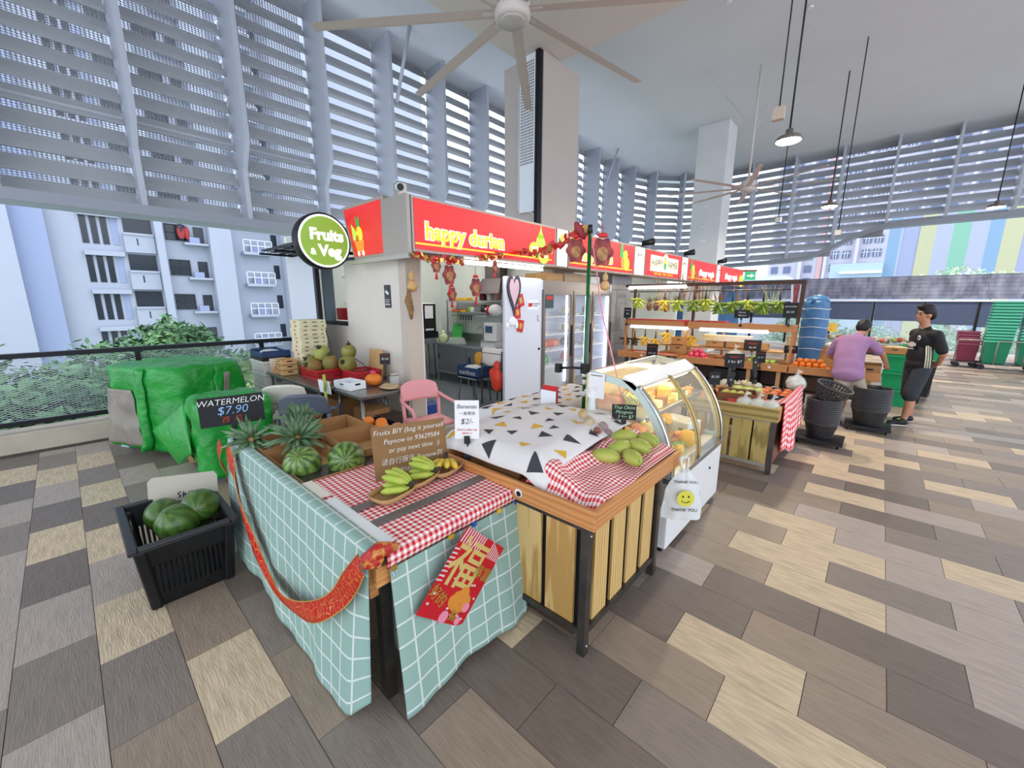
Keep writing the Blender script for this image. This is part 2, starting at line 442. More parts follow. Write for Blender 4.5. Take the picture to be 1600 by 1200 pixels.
# perforated sheet outside the first bays
pm = bpy.data.materials.new('perforated_sheet'); pm.use_nodes = True; nt = pm.node_tree
pp = nt.nodes['Principled BSDF']; pp.inputs['Base Color'].default_value = lin('#c9ccd4'); pp.inputs['Roughness'].default_value = 0.6
tc = nt.nodes.new('ShaderNodeTexCoord'); sx = nt.nodes.new('ShaderNodeSeparateXYZ'); nt.links.new(tc.outputs['Object'], sx.inputs[0])
fx = math_node(nt, 'SUBTRACT', math_node(nt, 'FRACT', math_node(nt, 'MULTIPLY', sx.outputs[1], 1 / 0.05)), 0.5)
fz = math_node(nt, 'SUBTRACT', math_node(nt, 'FRACT', math_node(nt, 'MULTIPLY', sx.outputs[2], 1 / 0.035)), 0.5)
rr = math_node(nt, 'ADD', math_node(nt, 'MULTIPLY', fx, fx), math_node(nt, 'MULTIPLY', fz, fz))
nt.links.new(math_node(nt, 'GREATER_THAN', rr, 0.17), pp.inputs['Alpha'])
for i in range(-4, 2):
    B().box((-10.3, -2.55 + i * SP + 0.05, 3.4), (-10.295, -2.55 + (i + 1) * SP - 0.05, 7.8)).build('perforated_panel', pm, lou)
for (a, c) in (((-8.86, 2.34, 7.8), (-9.35, 2.24, 6.4)), ((-8.9, 12.05, 7.8), (-9.35, 11.9, 6.4)), ((-8.9, 7.2, 7.8), (-9.35, 7.1, 6.4))):
    B().tube([a, c], 0.04, 10).build('brace_rod', M_fin, lou)

# ------------------------------------------------------------------ kerb and balustrade on the left
ke = thing('kerb_left', 'low cream kerb under the mesh balustrade', 'kerb', kind='structure'); del ke['category']
B().box((-8.25, -12, 0), (-7.87, -0.8, 0.24)).build('kerb_body', M_stone, ke, bevel=0.01)
b = B()
for q in range(5): b.box((-7.86 + q * 0.03, -12, 0.0), (-7.842 + q * 0.03, -0.8, 0.004))
b.build('drain_grating', M_dsteel, ke)
fen = thing('mesh_fence', 'dark steel balustrade with expanded mesh infill along the left edge', 'fence', (-8.05, 0, 0.24))
B().box((-0.05, -12, 0.90), (0.06, -0.8, 0.96)).build('top_rail', M_blackm, fen)
B().box((-0.025, -12, 0.06), (0.025, -0.8, 0.12)).build('bottom_rail', M_blackm, fen)
mm = bpy.data.materials.new('expanded_mesh'); mm.use_nodes = True; nt = mm.node_tree
pp = nt.nodes['Principled BSDF']; pp.inputs['Base Color'].default_value = lin('#aab2bd'); pp.inputs['Roughness'].default_value = 0.4; pp.inputs['Metallic'].default_value = 0.3
tc = nt.nodes.new('ShaderNodeTexCoord'); sx = nt.nodes.new('ShaderNodeSeparateXYZ'); nt.links.new(tc.outputs['Object'], sx.inputs[0])
a_ = math_node(nt, 'ADD', math_node(nt, 'MULTIPLY', sx.outputs[1], 1 / 0.075), math_node(nt, 'MULTIPLY', sx.outputs[2], 1 / 0.03))
b_ = math_node(nt, 'SUBTRACT', math_node(nt, 'MULTIPLY', sx.outputs[1], 1 / 0.075), math_node(nt, 'MULTIPLY', sx.outputs[2], 1 / 0.03))
w1 = math_node(nt, 'LESS_THAN', math_node(nt, 'FRACT', a_), 0.17); w2 = math_node(nt, 'LESS_THAN', math_node(nt, 'FRACT', b_), 0.17)
nt.links.new(math_node(nt, 'MAXIMUM', w1, w2), pp.inputs['Alpha'])
ys = [-11.6, -9.9, -8.2, -6.5, -4.8, -3.12, -1.55, -0.85]
for y in ys: B().box((-0.03, y - 0.03, 0), (0.03, y + 0.03, 0.93)).build('post', M_blackm, fen)
for y0, y1 in zip(ys[:-1], ys[1:]): B().box((-0.004, y0 + 0.03, 0.12), (0.0, y1 - 0.03, 0.90)).build('mesh_panel', mm, fen)

# ------------------------------------------------------------------ far parapet, windows and blinds on the right
pw = thing('wall_far', 'weathered board-marked parapet band above the far window strip', 'wall', kind='structure'); del pw['category']
M_para = mat('stained_boards', '#676b80', 0.85, col2='#a2a8bd', scale=2.6, stretch=(1.6, 1, 0.7), lo=0.35, hi=0.75, bump=0.3, detail=8)
for k in range(6):
    z0 = 1.96 + k * 0.135
    for i in range(7):
        x0 = -6.2 + i * 3.1 - (0.8 if k % 2 else 0)
        B().box((x0, 17.40 + 0.006 * ((i + k) % 3), z0), (x0 + 3.09, 17.6, z0 + 0.128)).build('board', M_para, pw)
B().box((-7, 17.42, 1.96), (16, 17.62, 2.78)).build('band_core', mat('band_dark', '#4c4f5e', 0.9), pw)
B().box((-7, 17.3, 1.86), (16, 17.6, 1.93)).build('drip_edge', mat('drip_white', '#dfe5f4', 0.5), pw)
B().box((-7, 17.36, 0), (16, 17.6, 0.10)).build('plinth', M_conc, pw)
M_pane = mat('tinted_pane', '#dfeaea', 0.03, alpha=0.14, spec=0.5)
M_blind = mat('roller_blind', '#4d5a77', 0.8, var=0.04, scale=3)
xs = [-6.05, -4.66, -3.28, -1.9, -0.51, 0.87, 2.2, 3.55, 4.95, 6.35]
for i in range(len(xs) - 1):
    w = thing('window_%d' % (i + 1), 'far window with a half-lowered blue roller blind', 'window', (xs[i], 17.44, 0), kind='structure'); del w['category']; del w['label']
    B().box((-0.035, -0.05, 0.10), (0.035, 0.05, 1.86)).build('mullion', M_blackm, w)
    B().box((0.035, -0.004, 0.10), (xs[i+1] - xs[i] - 0.035, 0.004, 1.86)).build('pane', M_pane, w)
    zb = 1.15 if i < 5 else (1.05 if i % 2 else 1.0)
    B().box((0.04, -0.03, zb), (xs[i+1] - xs[i] - 0.04, -0.022, 1.86)).build('roller_blind', M_blind, w)
# ------------------------------------------------------------------ outdoors, left: white apartment block
M_bw = mat('render_white', '#a2a7b6', 0.85, var=0.02, scale=0.4)
M_bw2 = mat('render_cool', '#8e98b6', 0.85)
M_win = mat('dark_window', '#1d2530', 0.2, spec=0.6)
M_frame = mat('window_frame', '#23282e', 0.5)
bl = thing('apartment_block', 'white apartment block with dark windows and air-conditioner ledges beyond the fence', 'building', (-46, 0, 0))
B().box((-12, -9, -14), (0, 30, 30)).build('wall', M_bw, bl)
B().box((0, -30, -14), (1.5, -5.2, 30)).build('bay_wall', M_bw, bl)
B().box((-4, -5.2, -14), (0.8, -3.6, 30)).build('bay_wall', M_bw2, bl)
B().box((-4, 5.95, -14), (1.2, 7.6, 30)).build('bay_wall', M_bw, bl)
B().box((-4, 11.9, -14), (2.5, 16, 30)).build('bay_wall', M_bw, bl)
B().box((-4, 2.35, -14), (1.0, 2.85, 30)).build('bay_wall', M_bw, bl)
for k in range(-8, 7):
    z = 8.5 - 2.9 * k
    if z < -8: continue
    for q in range(4):       # stairwell: tall dark strips between white fins
        y0 = -1.85 + q * 0.56
        B().box((0, y0, z - 2.35), (0.05, y0 + 0.36, z - 0.3)).build('window', M_win if q < 3 else M_bw2, bl)
    if k < 5:
        B().box((0.05, -1.9, z - 0.34), (0.5, 0.35, z)).build('spandrel', M_bw, bl)
    f = B().box((0, 0.55, z - 1.4), (0.06, 2.25, z - 0.1)).build('window', M_win, bl)          # access balcony
    B().box((0.05, 0.45, z - 1.52), (0.5, 2.3, z - 1.36)).build('sill', M_bw, f)
    B().box((0.05, 0.45, z - 2.86), (0.4, 2.3, z - 1.5)).build('balcony_front', M_bw, f)
    B().box((0.4, 1.2, z - 2.3), (0.42, 1.28, z - 1.75)).build('drain_slot', M_win, f)
    f = B().box((0, 3.15, z - 1.55), (0.06, 4.45, z - 0.35)).build('window', M_win, bl)         # framed window
    fr = B()
    for yy in (3.1, 3.75, 4.42): fr.box((0.06, yy, z - 1.6), (0.12, yy + 0.08, z - 0.3))
    for zz in (-1.6, -1.0, -0.36): fr.box((0.06, 3.1, z + zz), (0.12, 4.5, z + zz + 0.07))
    fr.build('frame', M_frame, f)
    B().box((0, 5.05, z - 1.75), (0.06, 5.75, z - 0.35)).build('window', M_win, bl)
    l = B().box((0, 4.2, z - 1.95), (0.9, 5.9, z - 1.78)).build('ledge', M_bw, bl)
    B().box((0.3, 4.6, z - 1.78), (0.7, 5.3, z - 1.3)).build('condenser', M_bw2, l)
    f = B().box((0, 8.5, z - 2.4), (1.0, 10.9, z - 2.15)).build('ledge', M_bw, bl)              # ledge with railing
    rl = B()
    for yy in [8.5 + 0.6 * t for t in range(5)]: rl.box((0.95, yy, z - 2.15), (1.0, yy + 0.05, z - 1.05))
    for zz in (-1.1, -1.6): rl.box((0.95, 8.5, z + zz), (1.0, 10.95, z + zz + 0.05))
    rl.build('railing', M_white, f)
    cd = B().box((0.2, 9.2, z - 2.15), (0.65, 10.2, z - 1.4)).build('condenser', M_bw2, f)
    B().box((0, 11.2, z - 1.6), (0.06, 11.7, z - 0.3)).build('window', M_win, bl)
ln = B(); ln.ell((-45.4, 4.1, 7.6), (0.2, 0.3, 0.7), 10, 8); ln.ell((-45.4, 4.5, 7.5), (0.2, 0.18, 0.6), 10, 8)
ln.build('hanging_laundry', mat('laundry', '#3a3440', 0.9, col2='#a03a3a', scale=1.2, lo=0.5, hi=0.56), None, label='dark and red laundry hung out at an upper window of the white block', cat='laundry')
b = thing('apartment_wing', 'farther pale apartment wing beyond the white block', 'building', (-70, 24, 0))
B().box((-8, -6, -14), (0, 40, 30)).build('wall', M_bw, b)
for k in range(8): B().box((0, -6, -12 + k * 5.2), (0.08, 40, -11.9 + k * 5.2)).build('joint', M_bw2, b)

# ------------------------------------------------------------------ trees
M_leafs = [mat('leaf_dark', '#3a5f3e', 0.7, col2='#6d9660', scale=1.3, sub=0.0), mat('leaf_mid', '#557a4b', 0.7, col2='#92b683', scale=1.3), mat('leaf_light', '#7ba05a', 0.7, col2='#b7d18f', scale=1.5)]
M_bark = mat('bark', '#5d5148', 0.9, var=0.2, scale=6)
def tree(name, label, cat, loc, h, lobes, n, size, m, group=None, seed=1):
    rn = random.Random(seed); t = thing(name, label, cat, loc, group=group)
    b = B().tube([(0, 0, 0), (0.05, 0.03, h * 0.5), (0, 0, h * 0.9)], [0.16 * h / 6, 0.11 * h / 6, 0.05 * h / 6], 8)
    for c, r in lobes:
        b.tube([(0, 0, h * 0.45), (c[0] * 0.6, c[1] * 0.6, (h * 0.5 + c[2]) / 2), c], [0.06 * h / 6, 0.04 * h / 6, 0.015], 6)
    b.build('trunk', M_bark, t)
    vs = []; fs = []
    for i in range(n):
        c, r = rn.choice(lobes)
        d = Vector((rn.gauss(0, 1), rn.gauss(0, 1), rn.gauss(0, 1))).normalized()
        rr = rn.random() ** 0.4
        p = Vector(c) + Vector((d.x * r[0], d.y * r[1], d.z * r[2])) * rr * (0.85 + 0.3 * noise.noise(d * 2.3 + Vector(c)))
        a = Vector((rn.gauss(0, 1), rn.gauss(0, 1), rn.gauss(0, 0.6))).normalized(); e = a.cross(d + Vector((0.01, 0.2, 0.3))).normalized()
        s = size * (0.6 + 0.8 * rn.random()); q = len(vs)
        vs += [p - a * s, p + e * s * 0.42, p + a * s, p - e * s * 0.42]; fs.append((q, q + 1, q + 2, q + 3))
    bb = B(); bb.add(vs, fs); bb.build('foliage', m, t, kind='stuff')
    return t
G1 = 'trees outside the left balustrade'
tree('leafy_tree', 'dense green tree crown at the left edge beyond the fence', 'tree', (-15, -5.0, -9), 9, [((0, -1.5, 8.6), (2.4, 2.4, 2.2)), ((0.5, 0.6, 7.8), (2.2, 2.0, 1.9)), ((1, -2.8, 9.4), (1.6, 1.5, 1.5))], 9000, 0.16, M_leafs[0], G1, 2)
tree('leafy_tree', 'round green tree crown rising above the fence rail left of the green tarpaulin', 'tree', (-19.5, -1.6, -9), 9, [((0, 0.5, 9.0), (2.0, 1.7, 1.5)), ((0.3, -1.2, 8.0), (2.2, 2.2, 1.9)), ((0, 2.5, 7.6), (2, 2, 1.5))], 7000, 0.16, M_leafs[0], G1, 3)
tree('leafy_tree', 'pale low tree crown seen through the fence mesh', 'tree', (-14.5, -2.2, -9), 8, [((0, 0, 7.4), (1.9, 2.2, 1.7)), ((0.4, 2.2, 7.0), (1.7, 1.8, 1.4)), ((0, -2.6, 7.2), (1.8, 2.0, 1.6))], 7000, 0.15, M_leafs[1], G1, 4)
tree('garden_shrub', 'bright green shrub outside the fence beside the white cartons', 'shrub', (-9.3, -1.2, -1.2), 1.6, [((0, 0, 1.6), (0.5, 0.7, 0.5)), ((0, 0.6, 1.4), (0.5, 0.5, 0.5))], 900, 0.10, M_leafs[2], None, 5)
# ------------------------------------------------------------------ outdoors, right: striped wall, tower, trees
st = thing('striped_building', 'pastel building wall with vertical blue, yellow and green stripes', 'building', (0, 45, 0))
B().box((-0.7, 0.05, -14), (40, 14, 9.3)).build('wall', mat('wall_lilac', '#959cb6', 0.85), st)
cols = {'b': mat('stripe_blue', '#7f9bb4', 0.85), 'y': mat('stripe_yellow', '#b2b290', 0.85), 'g': mat('stripe_green', '#7fae98', 0.85), 'w': mat('stripe_white', '#a3a8b8', 0.85)}
for x0, x1, c in ((-0.7, 0.05, 'b'), (0.05, 0.2, 'w'), (1.2, 2.15, 'y'), (2.15, 3.1, 'w'), (3.1, 4.05, 'g'), (4.05, 5.0, 'w'), (5.0, 5.75, 'b'), (5.75, 6.75, 'y'), (8.2, 9.2, 'g'), (9.9, 10.8, 'b')):
    B().box((x0, 0.0, -14), (x1, 0.05, 9.3)).build('stripe', cols[c], st)
B().box((-4.3, -1, -14), (-0.7, 9, 5.2)).build('wing', mat('wing_cyan', '#a8bccb', 0.85), st)
B().box((-3.6, -1.3, 4.3), (-0.7, -1.0, 4.5)).build('wing_canopy', M_white, st)
tw = thing('apartment_tower', 'tall white apartment tower with rows of small windows behind the striped wall', 'building', (0, 80, 0))
B().box((-16, 0.2, -14), (16, 14, 40)).build('wall', mat('tower_white', '#b0afba', 0.85), tw)
for x0, x1 in ((-11.6, -11.1), (-8.3, -7.9), (-4.6, -4.2), (1.9, 2.2), (6.2, 6.6), (11, 11.5)): B().box((x0, -0.8, -14), (x1, 0.2, 40)).build('pier', mat('tower_pier', '#b8b5c0', 0.85), tw)
B().box((-9.1, -0.1, -14), (-8.5, 0.2, 40)).build('red_strip', mat('tower_red', '#c9a2a2', 0.85), tw)
wm = B().box((-0.55, -0.06, 0), (0.55, 0.14, 1.15)).mesh('window', mat('tower_window', '#5b6680', 0.3))
wf = B()
for q in (-0.2, 0.17): wf.box((q - 0.03, -0.09, 0), (q + 0.03, -0.06, 1.15))
wf.box((-0.55, -0.09, 0.72), (0.55, -0.06, 0.78)); wf = wf.mesh('frame', M_white)
for k in range(15):
    for x in (-15, -13.2, -10.3, -7.0, -5.6, -3.3, -2.0, -0.2, 1.1, 3.4, 4.9, 7.5, 9.5, 12.6, 14.4):
        o = bpy.data.objects.new('window', wm); link(o, tw); o.location = (x, 0.1, 0.6 + k * 2.0); o.scale = (0.9, 1, 0.95)
        if -8 < x < 1: f = bpy.data.objects.new('frame', wf); link(f, o)
cp = thing('walkway_roof', 'pale green pitched walkway roof far behind the wooden rack', 'roof', (-9.5, 40, 0))
B().prism([(-3, 3.1), (3.4, 3.1), (2.4, 4.1), (-2, 4.1)], 0, 4, 'y').build('roof', mat('roof_mint', '#cfe7e2', 0.8), cp)
B().box((-2.8, 0.3, -14), (3.2, 3.6, 3.1)).build('wall', M_bw, cp)
G2 = 'trees beyond the far windows'
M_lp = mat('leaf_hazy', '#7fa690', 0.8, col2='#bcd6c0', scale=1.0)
for i, (x, y, hh, lab) in enumerate(((-3.2, 23, 9.6, 'hazy green tree behind the leftmost visible far window'), (-0.6, 24, 8.8, 'hazy green tree behind the far window left of the standing man'), (2.0, 23.5, 8.9, 'hazy green tree behind the far window next to the standing man'), (4.6, 23.5, 8.8, 'hazy green tree behind the stacks of green baskets'))):
    tree('hazy_tree', lab, 'tree', (x, y, -9), hh, [((0, 0, hh), (1.7, 1.4, 1.2)), ((0.9, 0.3, hh - 0.9), (1.6, 1.3, 1.2)), ((-1.0, 0, hh - 1.0), (1.5, 1.3, 1.2)), ((0, 0.2, hh - 2.2), (2.2, 1.5, 1.4))], 5000, 0.13, M_lp, G2, 20 + i)
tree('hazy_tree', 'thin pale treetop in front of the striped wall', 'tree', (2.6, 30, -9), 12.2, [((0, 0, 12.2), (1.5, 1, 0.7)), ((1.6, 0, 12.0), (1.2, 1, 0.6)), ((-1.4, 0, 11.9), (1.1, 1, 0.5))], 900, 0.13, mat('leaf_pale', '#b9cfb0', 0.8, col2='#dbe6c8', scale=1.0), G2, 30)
B().box((-60, 19, -9.2), (60, 44, -9)).build('ground_outside', mat('outside_ground', '#b5b8b4', 0.9), kind='structure')
B().box((-45, -60, -9.2), (-10.5, 18, -9)).build('ground_beside', mat('outside_grass', '#9db08c', 0.9), kind='structure')
# ------------------------------------------------------------------ first stall: walls
M_cw = mat('stall_wall_cream', '#dcd3c6', 0.7, var=0.025, scale=2.0)
M_kw = mat('kitchen_wall', '#dfe6df', 0.5)
M_ms = mat('signbox_metal', '#a79f95', 0.45, metal=0.4)
sw = thing('wall_stall', 'cream end wall of the first stall with a service window', 'wall', kind='structure'); del sw['category']
B().box((-6.42, -0.78, 0), (-4.88, -0.62, 2.42)).build('end_wall', M_cw, sw)
B().box((-7.8, -0.78, 0), (-6.42, -0.62, 1.46)).build('sill_wall', M_cw, sw)
B().box((-4.88, -0.82, 0), (-4.72, -0.60, 2.42)).build('corner_pier', mat('pier_paint', '#c3b5a6', 0.7), sw)
B().box((-4.86, -0.60, 0), (-4.78, -0.54, 2.42)).build('door_jamb', M_white, sw)
B().box((-8.7, -0.78, 0), (-8.6, 2.85, 3.0)).build('back_wall', M_kw, sw)
B().box((-8.6, 2.75, 0), (-5.4, 2.85, 3.0)).build('kitchen_wall', M_kw, sw)
B().box((-8.6, -0.62, 2.95), (-4.9, 2.75, 3.0)).build('stall_ceiling', M_white, sw)
B().box((-7.82, -0.78, 1.46), (-7.72, -0.62, 2.95)).build('end_post', M_cw, sw)
B().box((-4.98, -0.54, 0.0), (-4.72, 0.95, 0.03)).build('threshold', M_alu, sw)
pk = B()
B().box((-8.6, -0.6, 0.0), (-4.98, 2.75, 0.006)).build('kitchen_floor', mat('chequer_plate', '#8d959a', 0.4, metal=0.4, var=0.2, scale=60, bump=0.3), sw)
# service window with black frame and shelves behind
sv = thing('window_service', 'narrow service window in the end wall', 'window', (-6.42, -0.7, 1.46), kind='structure'); del sv['category']
B().box((-0.80, -0.10, 0.0), (0.0, 0.08, 0.05)).build('sill', M_black, sv)
B().box((-0.80, -0.09, 0.05), (-0.74, 0.08, 1.3)).build('frame', mat('window_frame_teal', '#5c7076', 0.5, metal=0.3), sv)
B().box((-1.3, 0.5, 0.32), (0.0, 0.85, 0.36)).build('shelf', M_white, sv)
B().box((-1.3, 0.5, 0.78), (0.0, 0.85, 0.82)).build('shelf', M_white, sv)
B().box((-1.4, 0.9, -0.2), (0.1, 0.95, 1.4)).build('backing', mat('window_backing', '#59686c', 0.6), sv)
mw = thing('microwave', 'black microwave seen through the service window', 'microwave', (-7.15, -0.05, 2.285))
B().box((-0.3, -0.2, 0), (0.35, 0.18, 0.3)).build('body', M_black, mw, bevel=0.01)
B().box((-0.26, -0.215, 0.04), (0.15, -0.2, 0.26)).build('door', mat('dark_glass', '#27323a', 0.1), mw)
for q in range(3): B().box((0, 0, 0), (0.42, 0.24, 0.045)).build('brown_carton', M_card, None, loc=(-7.35, -0.16, 1.825 + q * 0.047), label='flat brown carton stacked on the shelf behind the service window', cat='carton', group='cartons in the service window')
B().box((-0.2, 0, 0), (0.2, 0.2, 0.2)).build('red_box', M_red, None, loc=(-7.1, -0.55, 1.52), label='red box just inside the service window sill', cat='box', bevel=0.01)
# hinged white leaf and its black awning
ld = thing('door_leaf', 'tall white panel standing open left of the service window', 'panel', (-7.2, -1.1, 0))
B().box((-0.55, -0.02, 0.0), (0.48, 0.03, 2.53)).build('panel', mat('leaf_white', '#d3d5de', 0.5), ld)
B().box((0.48, -0.025, 0.0), (0.56, 0.035, 2.53)).build('edge_frame', M_blackm, ld)
aw = thing('slatted_awning', 'black slatted awning above the service window behind the round sign', 'awning', (-7.1, -0.8, 2.56))
for q in range(5): B().cbox((0, -0.1 - q * 0.13, 0.02 + q * 0.012), (1.35, 0.09, 0.02)).build('slat', M_blackm, aw)
for x in (-0.65, 0.0, 0.65): B().box((x - 0.02, -0.7, 0.0), (x + 0.02, 0.02, 0.03)).build('bracket', M_blackm, aw)
tl = thing('ledge_camera', 'small surveillance camera on the outer end of the awning', 'camera', (-7.6, -1.0, 2.66))
B().tube([(0, 0, 0.08), (0, -0.2, 0.05)], 0.04, 12).build('housing', M_alu, tl); B().box((-0.03, -0.03, -0.06), (0.03, 0.03, 0.06)).build('bracket', M_black, tl)
cs = thing('camera_notice', 'small dark CCTV notice on the cream end wall', 'sign', (-5.22, -0.785, 1.90))
B().box((-0.075, -0.006, -0.15), (0.075, 0.0, 0.15)).build('plate', mat('notice_dark', '#3b3337', 0.5), cs, bevel=0.004)
B().cbox((0, -0.009, 0.05), (0.08, 0.004, 0.035), (0, 0.5, 0)).build('camera_icon', M_white, cs)
B().box((-0.06, -0.009, -0.045), (0.06, -0.006, -0.040)).build('rule', M_white, cs)
text('CCTV\nCAMERA', 0.035, M_white, cs, (0, -0.008, -0.09), RY)

# ------------------------------------------------------------------ illuminated sign band
def glow(name, c, s): return mat(name, c, 0.35, emit=c, estr=s)
G_red = glow('sign_red_lit', '#cf2220', 0.5); G_white = glow('sign_white_lit', '#f4f4f0', 0.55); G_yel = glow('sign_yellow_lit', '#f3c62c', 0.6)
G_lime = glow('sign_lime_lit', '#b6d04a', 0.5); G_grn = glow('sign_green_lit', '#3d9a4e', 0.4); G_or = glow('sign_orange_lit', '#f08a2c', 0.5); G_cr = glow('sign_cream_lit', '#f3ecc4', 0.55); G_blk = mat('sign_black_print', '#22201e', 0.5)
def disc(b, y, z, r, x=0.012, n=24, sy=1.0, sz=1.0, w=0.004):
    vs = [(x, y + r * sy * math.cos(2*PI*i/n), z + r * sz * math.sin(2*PI*i/n)) for i in range(n)]
    return b.prism([(v[1], v[2]) for v in vs], x - w, x, 'x')
def signbox(y0, y1, name, label):
    t = thing(name, label, 'sign', (-4.42, y0, 2.41))
    L_ = y1 - y0
    B().box((-0.45, 0, 0), (0, L_, 0.62)).build('cabinet', M_ms, t)
    B().box((0, 0.03, 0.03), (0.008, L_ - 0.03, 0.59)).build('face', G_red, t)
    return t, L_
def unit_plate(y0, y1, num):
    t = thing('unit_plate', 'white unit number plate reading #%s between the red signs' % num, 'sign', (-4.42, y0, 2.41))
    B().box((-0.45, 0, 0), (0, y1 - y0, 0.62)).build('cabinet', M_ms, t)
    B().box((0, 0.02, 0.02), (0.008, y1 - y0 - 0.02, 0.60)).build('face', G_white, t)
    text('#' + num, 0.10, G_blk, t, (0.012, (y1 - y0) / 2, 0.44), RX, sx=min(1, (y1 - y0) / 0.36))
    b = B(); w = y1 - y0
    for a, c in (((0.05, 0.08), (w - 0.05, 0.085)), ((0.05, 0.20), (w - 0.05, 0.205)), ((0.05, 0.08), (0.055, 0.205)), ((w - 0.055, 0.08), (w - 0.05, 0.205))): b.box((0.008, a[0], a[1]), (0.0095, c[0], c[1]))
    b.build('box_outline', M_ms, t)
    return t
s1, L1 = signbox(-0.90, 1.90, 'stall_sign', 'large red lit sign reading happy durian with a durian picture')
text('happy durian', 0.265, G_white, s1, (0.010, 0.86, 0.24), RX, offset=0.020, name='lettering_outline', ext=0.002)
text('happy durian', 0.265, G_yel, s1, (0.014, 0.86, 0.24), RX, offset=0.008, ext=0.002)
B().box((0.008, 0.03, 0.085), (0.012, L1 - 0.12, 0.105)).build('yellow_line', G_yel, s1)
b = B(); disc(b, 2.38, 0.30, 0.15, 0.014, sy=0.8, sz=1.05); b.prism([(2.30, 0.40), (2.46, 0.40), (2.40, 0.52), (2.38, 0.60), (2.36, 0.52)], 0.010, 0.014, 'x'); b.build('durian_print', G_lime, s1)
for y, z in ((2.22, 0.22), (2.46, 0.13)):
    b = B(); disc(b, y, z, 0.13, 0.017, sz=0.85); h = b.build('durian_half_print', G_lime, s1)
    b = B(); disc(b, y, z + 0.015, 0.10, 0.020, sz=0.8); b.build('flesh_print', G_yel, h)
    b = B()
    for a in (-0.05, 0.0, 0.05): disc(b, y + a, z + 0.015, 0.028, 0.022, 12, sz=1.4)
    b.build('seed_print', G_cr, h)
unit_plate(1.92, 2.25, '03-43')
s2, L2 = signbox(2.28, 4.78, 'stall_sign', 'second red lit sign reading happy with papaya and fruit pictures, behind the green pole')
text('happy fruits', 0.25, G_white, s2, (0.010, 0.95, 0.24), RX, offset=0.018, name='lettering_outline', ext=0.002)
text('happy fruits', 0.25, G_yel, s2, (0.014, 0.95, 0.24), RX, offset=0.006, ext=0.002)
B().box((0.008, 0.03, 0.085), (0.012, L2 - 0.1, 0.105)).build('yellow_line', G_yel, s2)
def fruit_print(t, y, z, s=1.0):
    b = B(); disc(b, y, z, 0.12 * s, 0.014, sy=0.8, sz=1.2); b.build('papaya_print', G_or, t)
    b = B(); disc(b, y + 0.12 * s, z - 0.05 * s, 0.11 * s, 0.016, sy=0.9); disc(b, y + 0.05 * s, z + 0.1 * s, 0.08 * s, 0.018); b.build('banana_print', G_yel, t)
    b = B(); b.prism([(y - 0.15 * s, z + 0.05 * s), (y - 0.02 * s, z + 0.05 * s), (y - 0.05 * s, z + 0.28 * s), (y - 0.13 * s, z + 0.27 * s)], 0.010, 0.016, 'x'); b.build('leaf_print', G_grn, t)
fruit_print(s2, 2.0, 0.26, 1.2)
unit_plate(4.80, 5.30, '03-42')
s3, L3 = signbox(5.33, 7.60, 'stall_sign', 'red lit sign with a cream HAPPY FARMER board and vegetable figure')
B().box((0.008, 0.28, 0.14), (0.014, 2.0, 0.50)).build('board_print', G_cr, s3)
b = B(); disc(b, 1.16, 0.36, 0.22, 0.0135, sy=0.8); b.build('board_bump_print', G_cr, s3)
text('HAPPY', 0.24, G_blk, s3, (0.016, 0.66, 0.32), RX, shear=0.1, sx=0.9); text('FARMER', 0.24, G_blk, s3, (0.016, 1.62, 0.32), RX, shear=0.1, sx=0.75)
b = B(); disc(b, 1.13, 0.34, 0.10, 0.018, sy=0.8, sz=1.5); b.build('carrot_print', G_grn, s3)
b = B(); disc(b, 1.13, 0.40, 0.06, 0.020); b.build('face_print', G_yel, s3)
text('VEGETABLES    FRESH   PRODUCE', 0.08, G_yel, s3, (0.012, 1.1, 0.085), RX)
unit_plate(7.63, 8.06, '03-41')
s4, L4 = signbox(8.08, 10.70, 'stall_sign', 'red lit sign reading Happy veggie with vegetable pictures')
text('#happy veggie', 0.25, G_white, s4, (0.012, 1.66, 0.27), RX, offset=0.01, sx=1.0)
B().box((0.008, 0.03, 0.085), (0.012, L4 - 0.1, 0.105)).build('yellow_line', G_yel, s4); fruit_print(s4, 0.35, 0.24, 1.2)
unit_plate(10.73, 11.10, '03-40')
s5, L5 = signbox(11.12, 14.40, 'stall_sign', 'last and farthest red lit sign reading Happy veggie')
text('#happy veggie', 0.27, G_white, s5, (0.012, 1.35, 0.29), RX, offset=0.01)
b = B(); disc(b, 2.75, 0.2, 0.22, 0.012, sy=1.6); b.build('vegetable_print', G_lime, s5)
B().box((-0.45, 0, 0), (0, 0.02, 0.62)).build('end_cap', M_ms, s5)
# end sign facing the fence
se = thing('end_sign', 'red lit sign with a fruit trolley picture on the end of the stall', 'sign', (-5.5, -0.82, 2.41))
B().frust((-0.45, -0.02), (0.52, 0.4), 0.0, 0.70, (-0.56, -0.10), (0.52, 0.4)).build('cabinet', M_ms, se)
m4 = Matrix.Translation((0, -0.022, 0)) @ Matrix.Rotation(math.atan2(0.08, 0.70), 4, 'X')
B().add([(-0.41, -0.030, 0.04), (0.46, -0.030, 0.04), (0.46, -0.103, 0.66), (-0.51, -0.103, 0.66), (-0.41, -0.02, 0.04), (0.46, -0.02, 0.04), (0.46, -0.09, 0.66), (-0.51, -0.09, 0.66)], [(0, 1, 2, 3), (7, 6, 5, 4), (0, 4, 5, 1), (1, 5, 6, 2), (2, 6, 7, 3), (3, 7, 4, 0)]).build('face', G_red, se)
def yz(x, z): return (x, -0.034 - 0.073 * (z - 0.04) / 0.62, z)
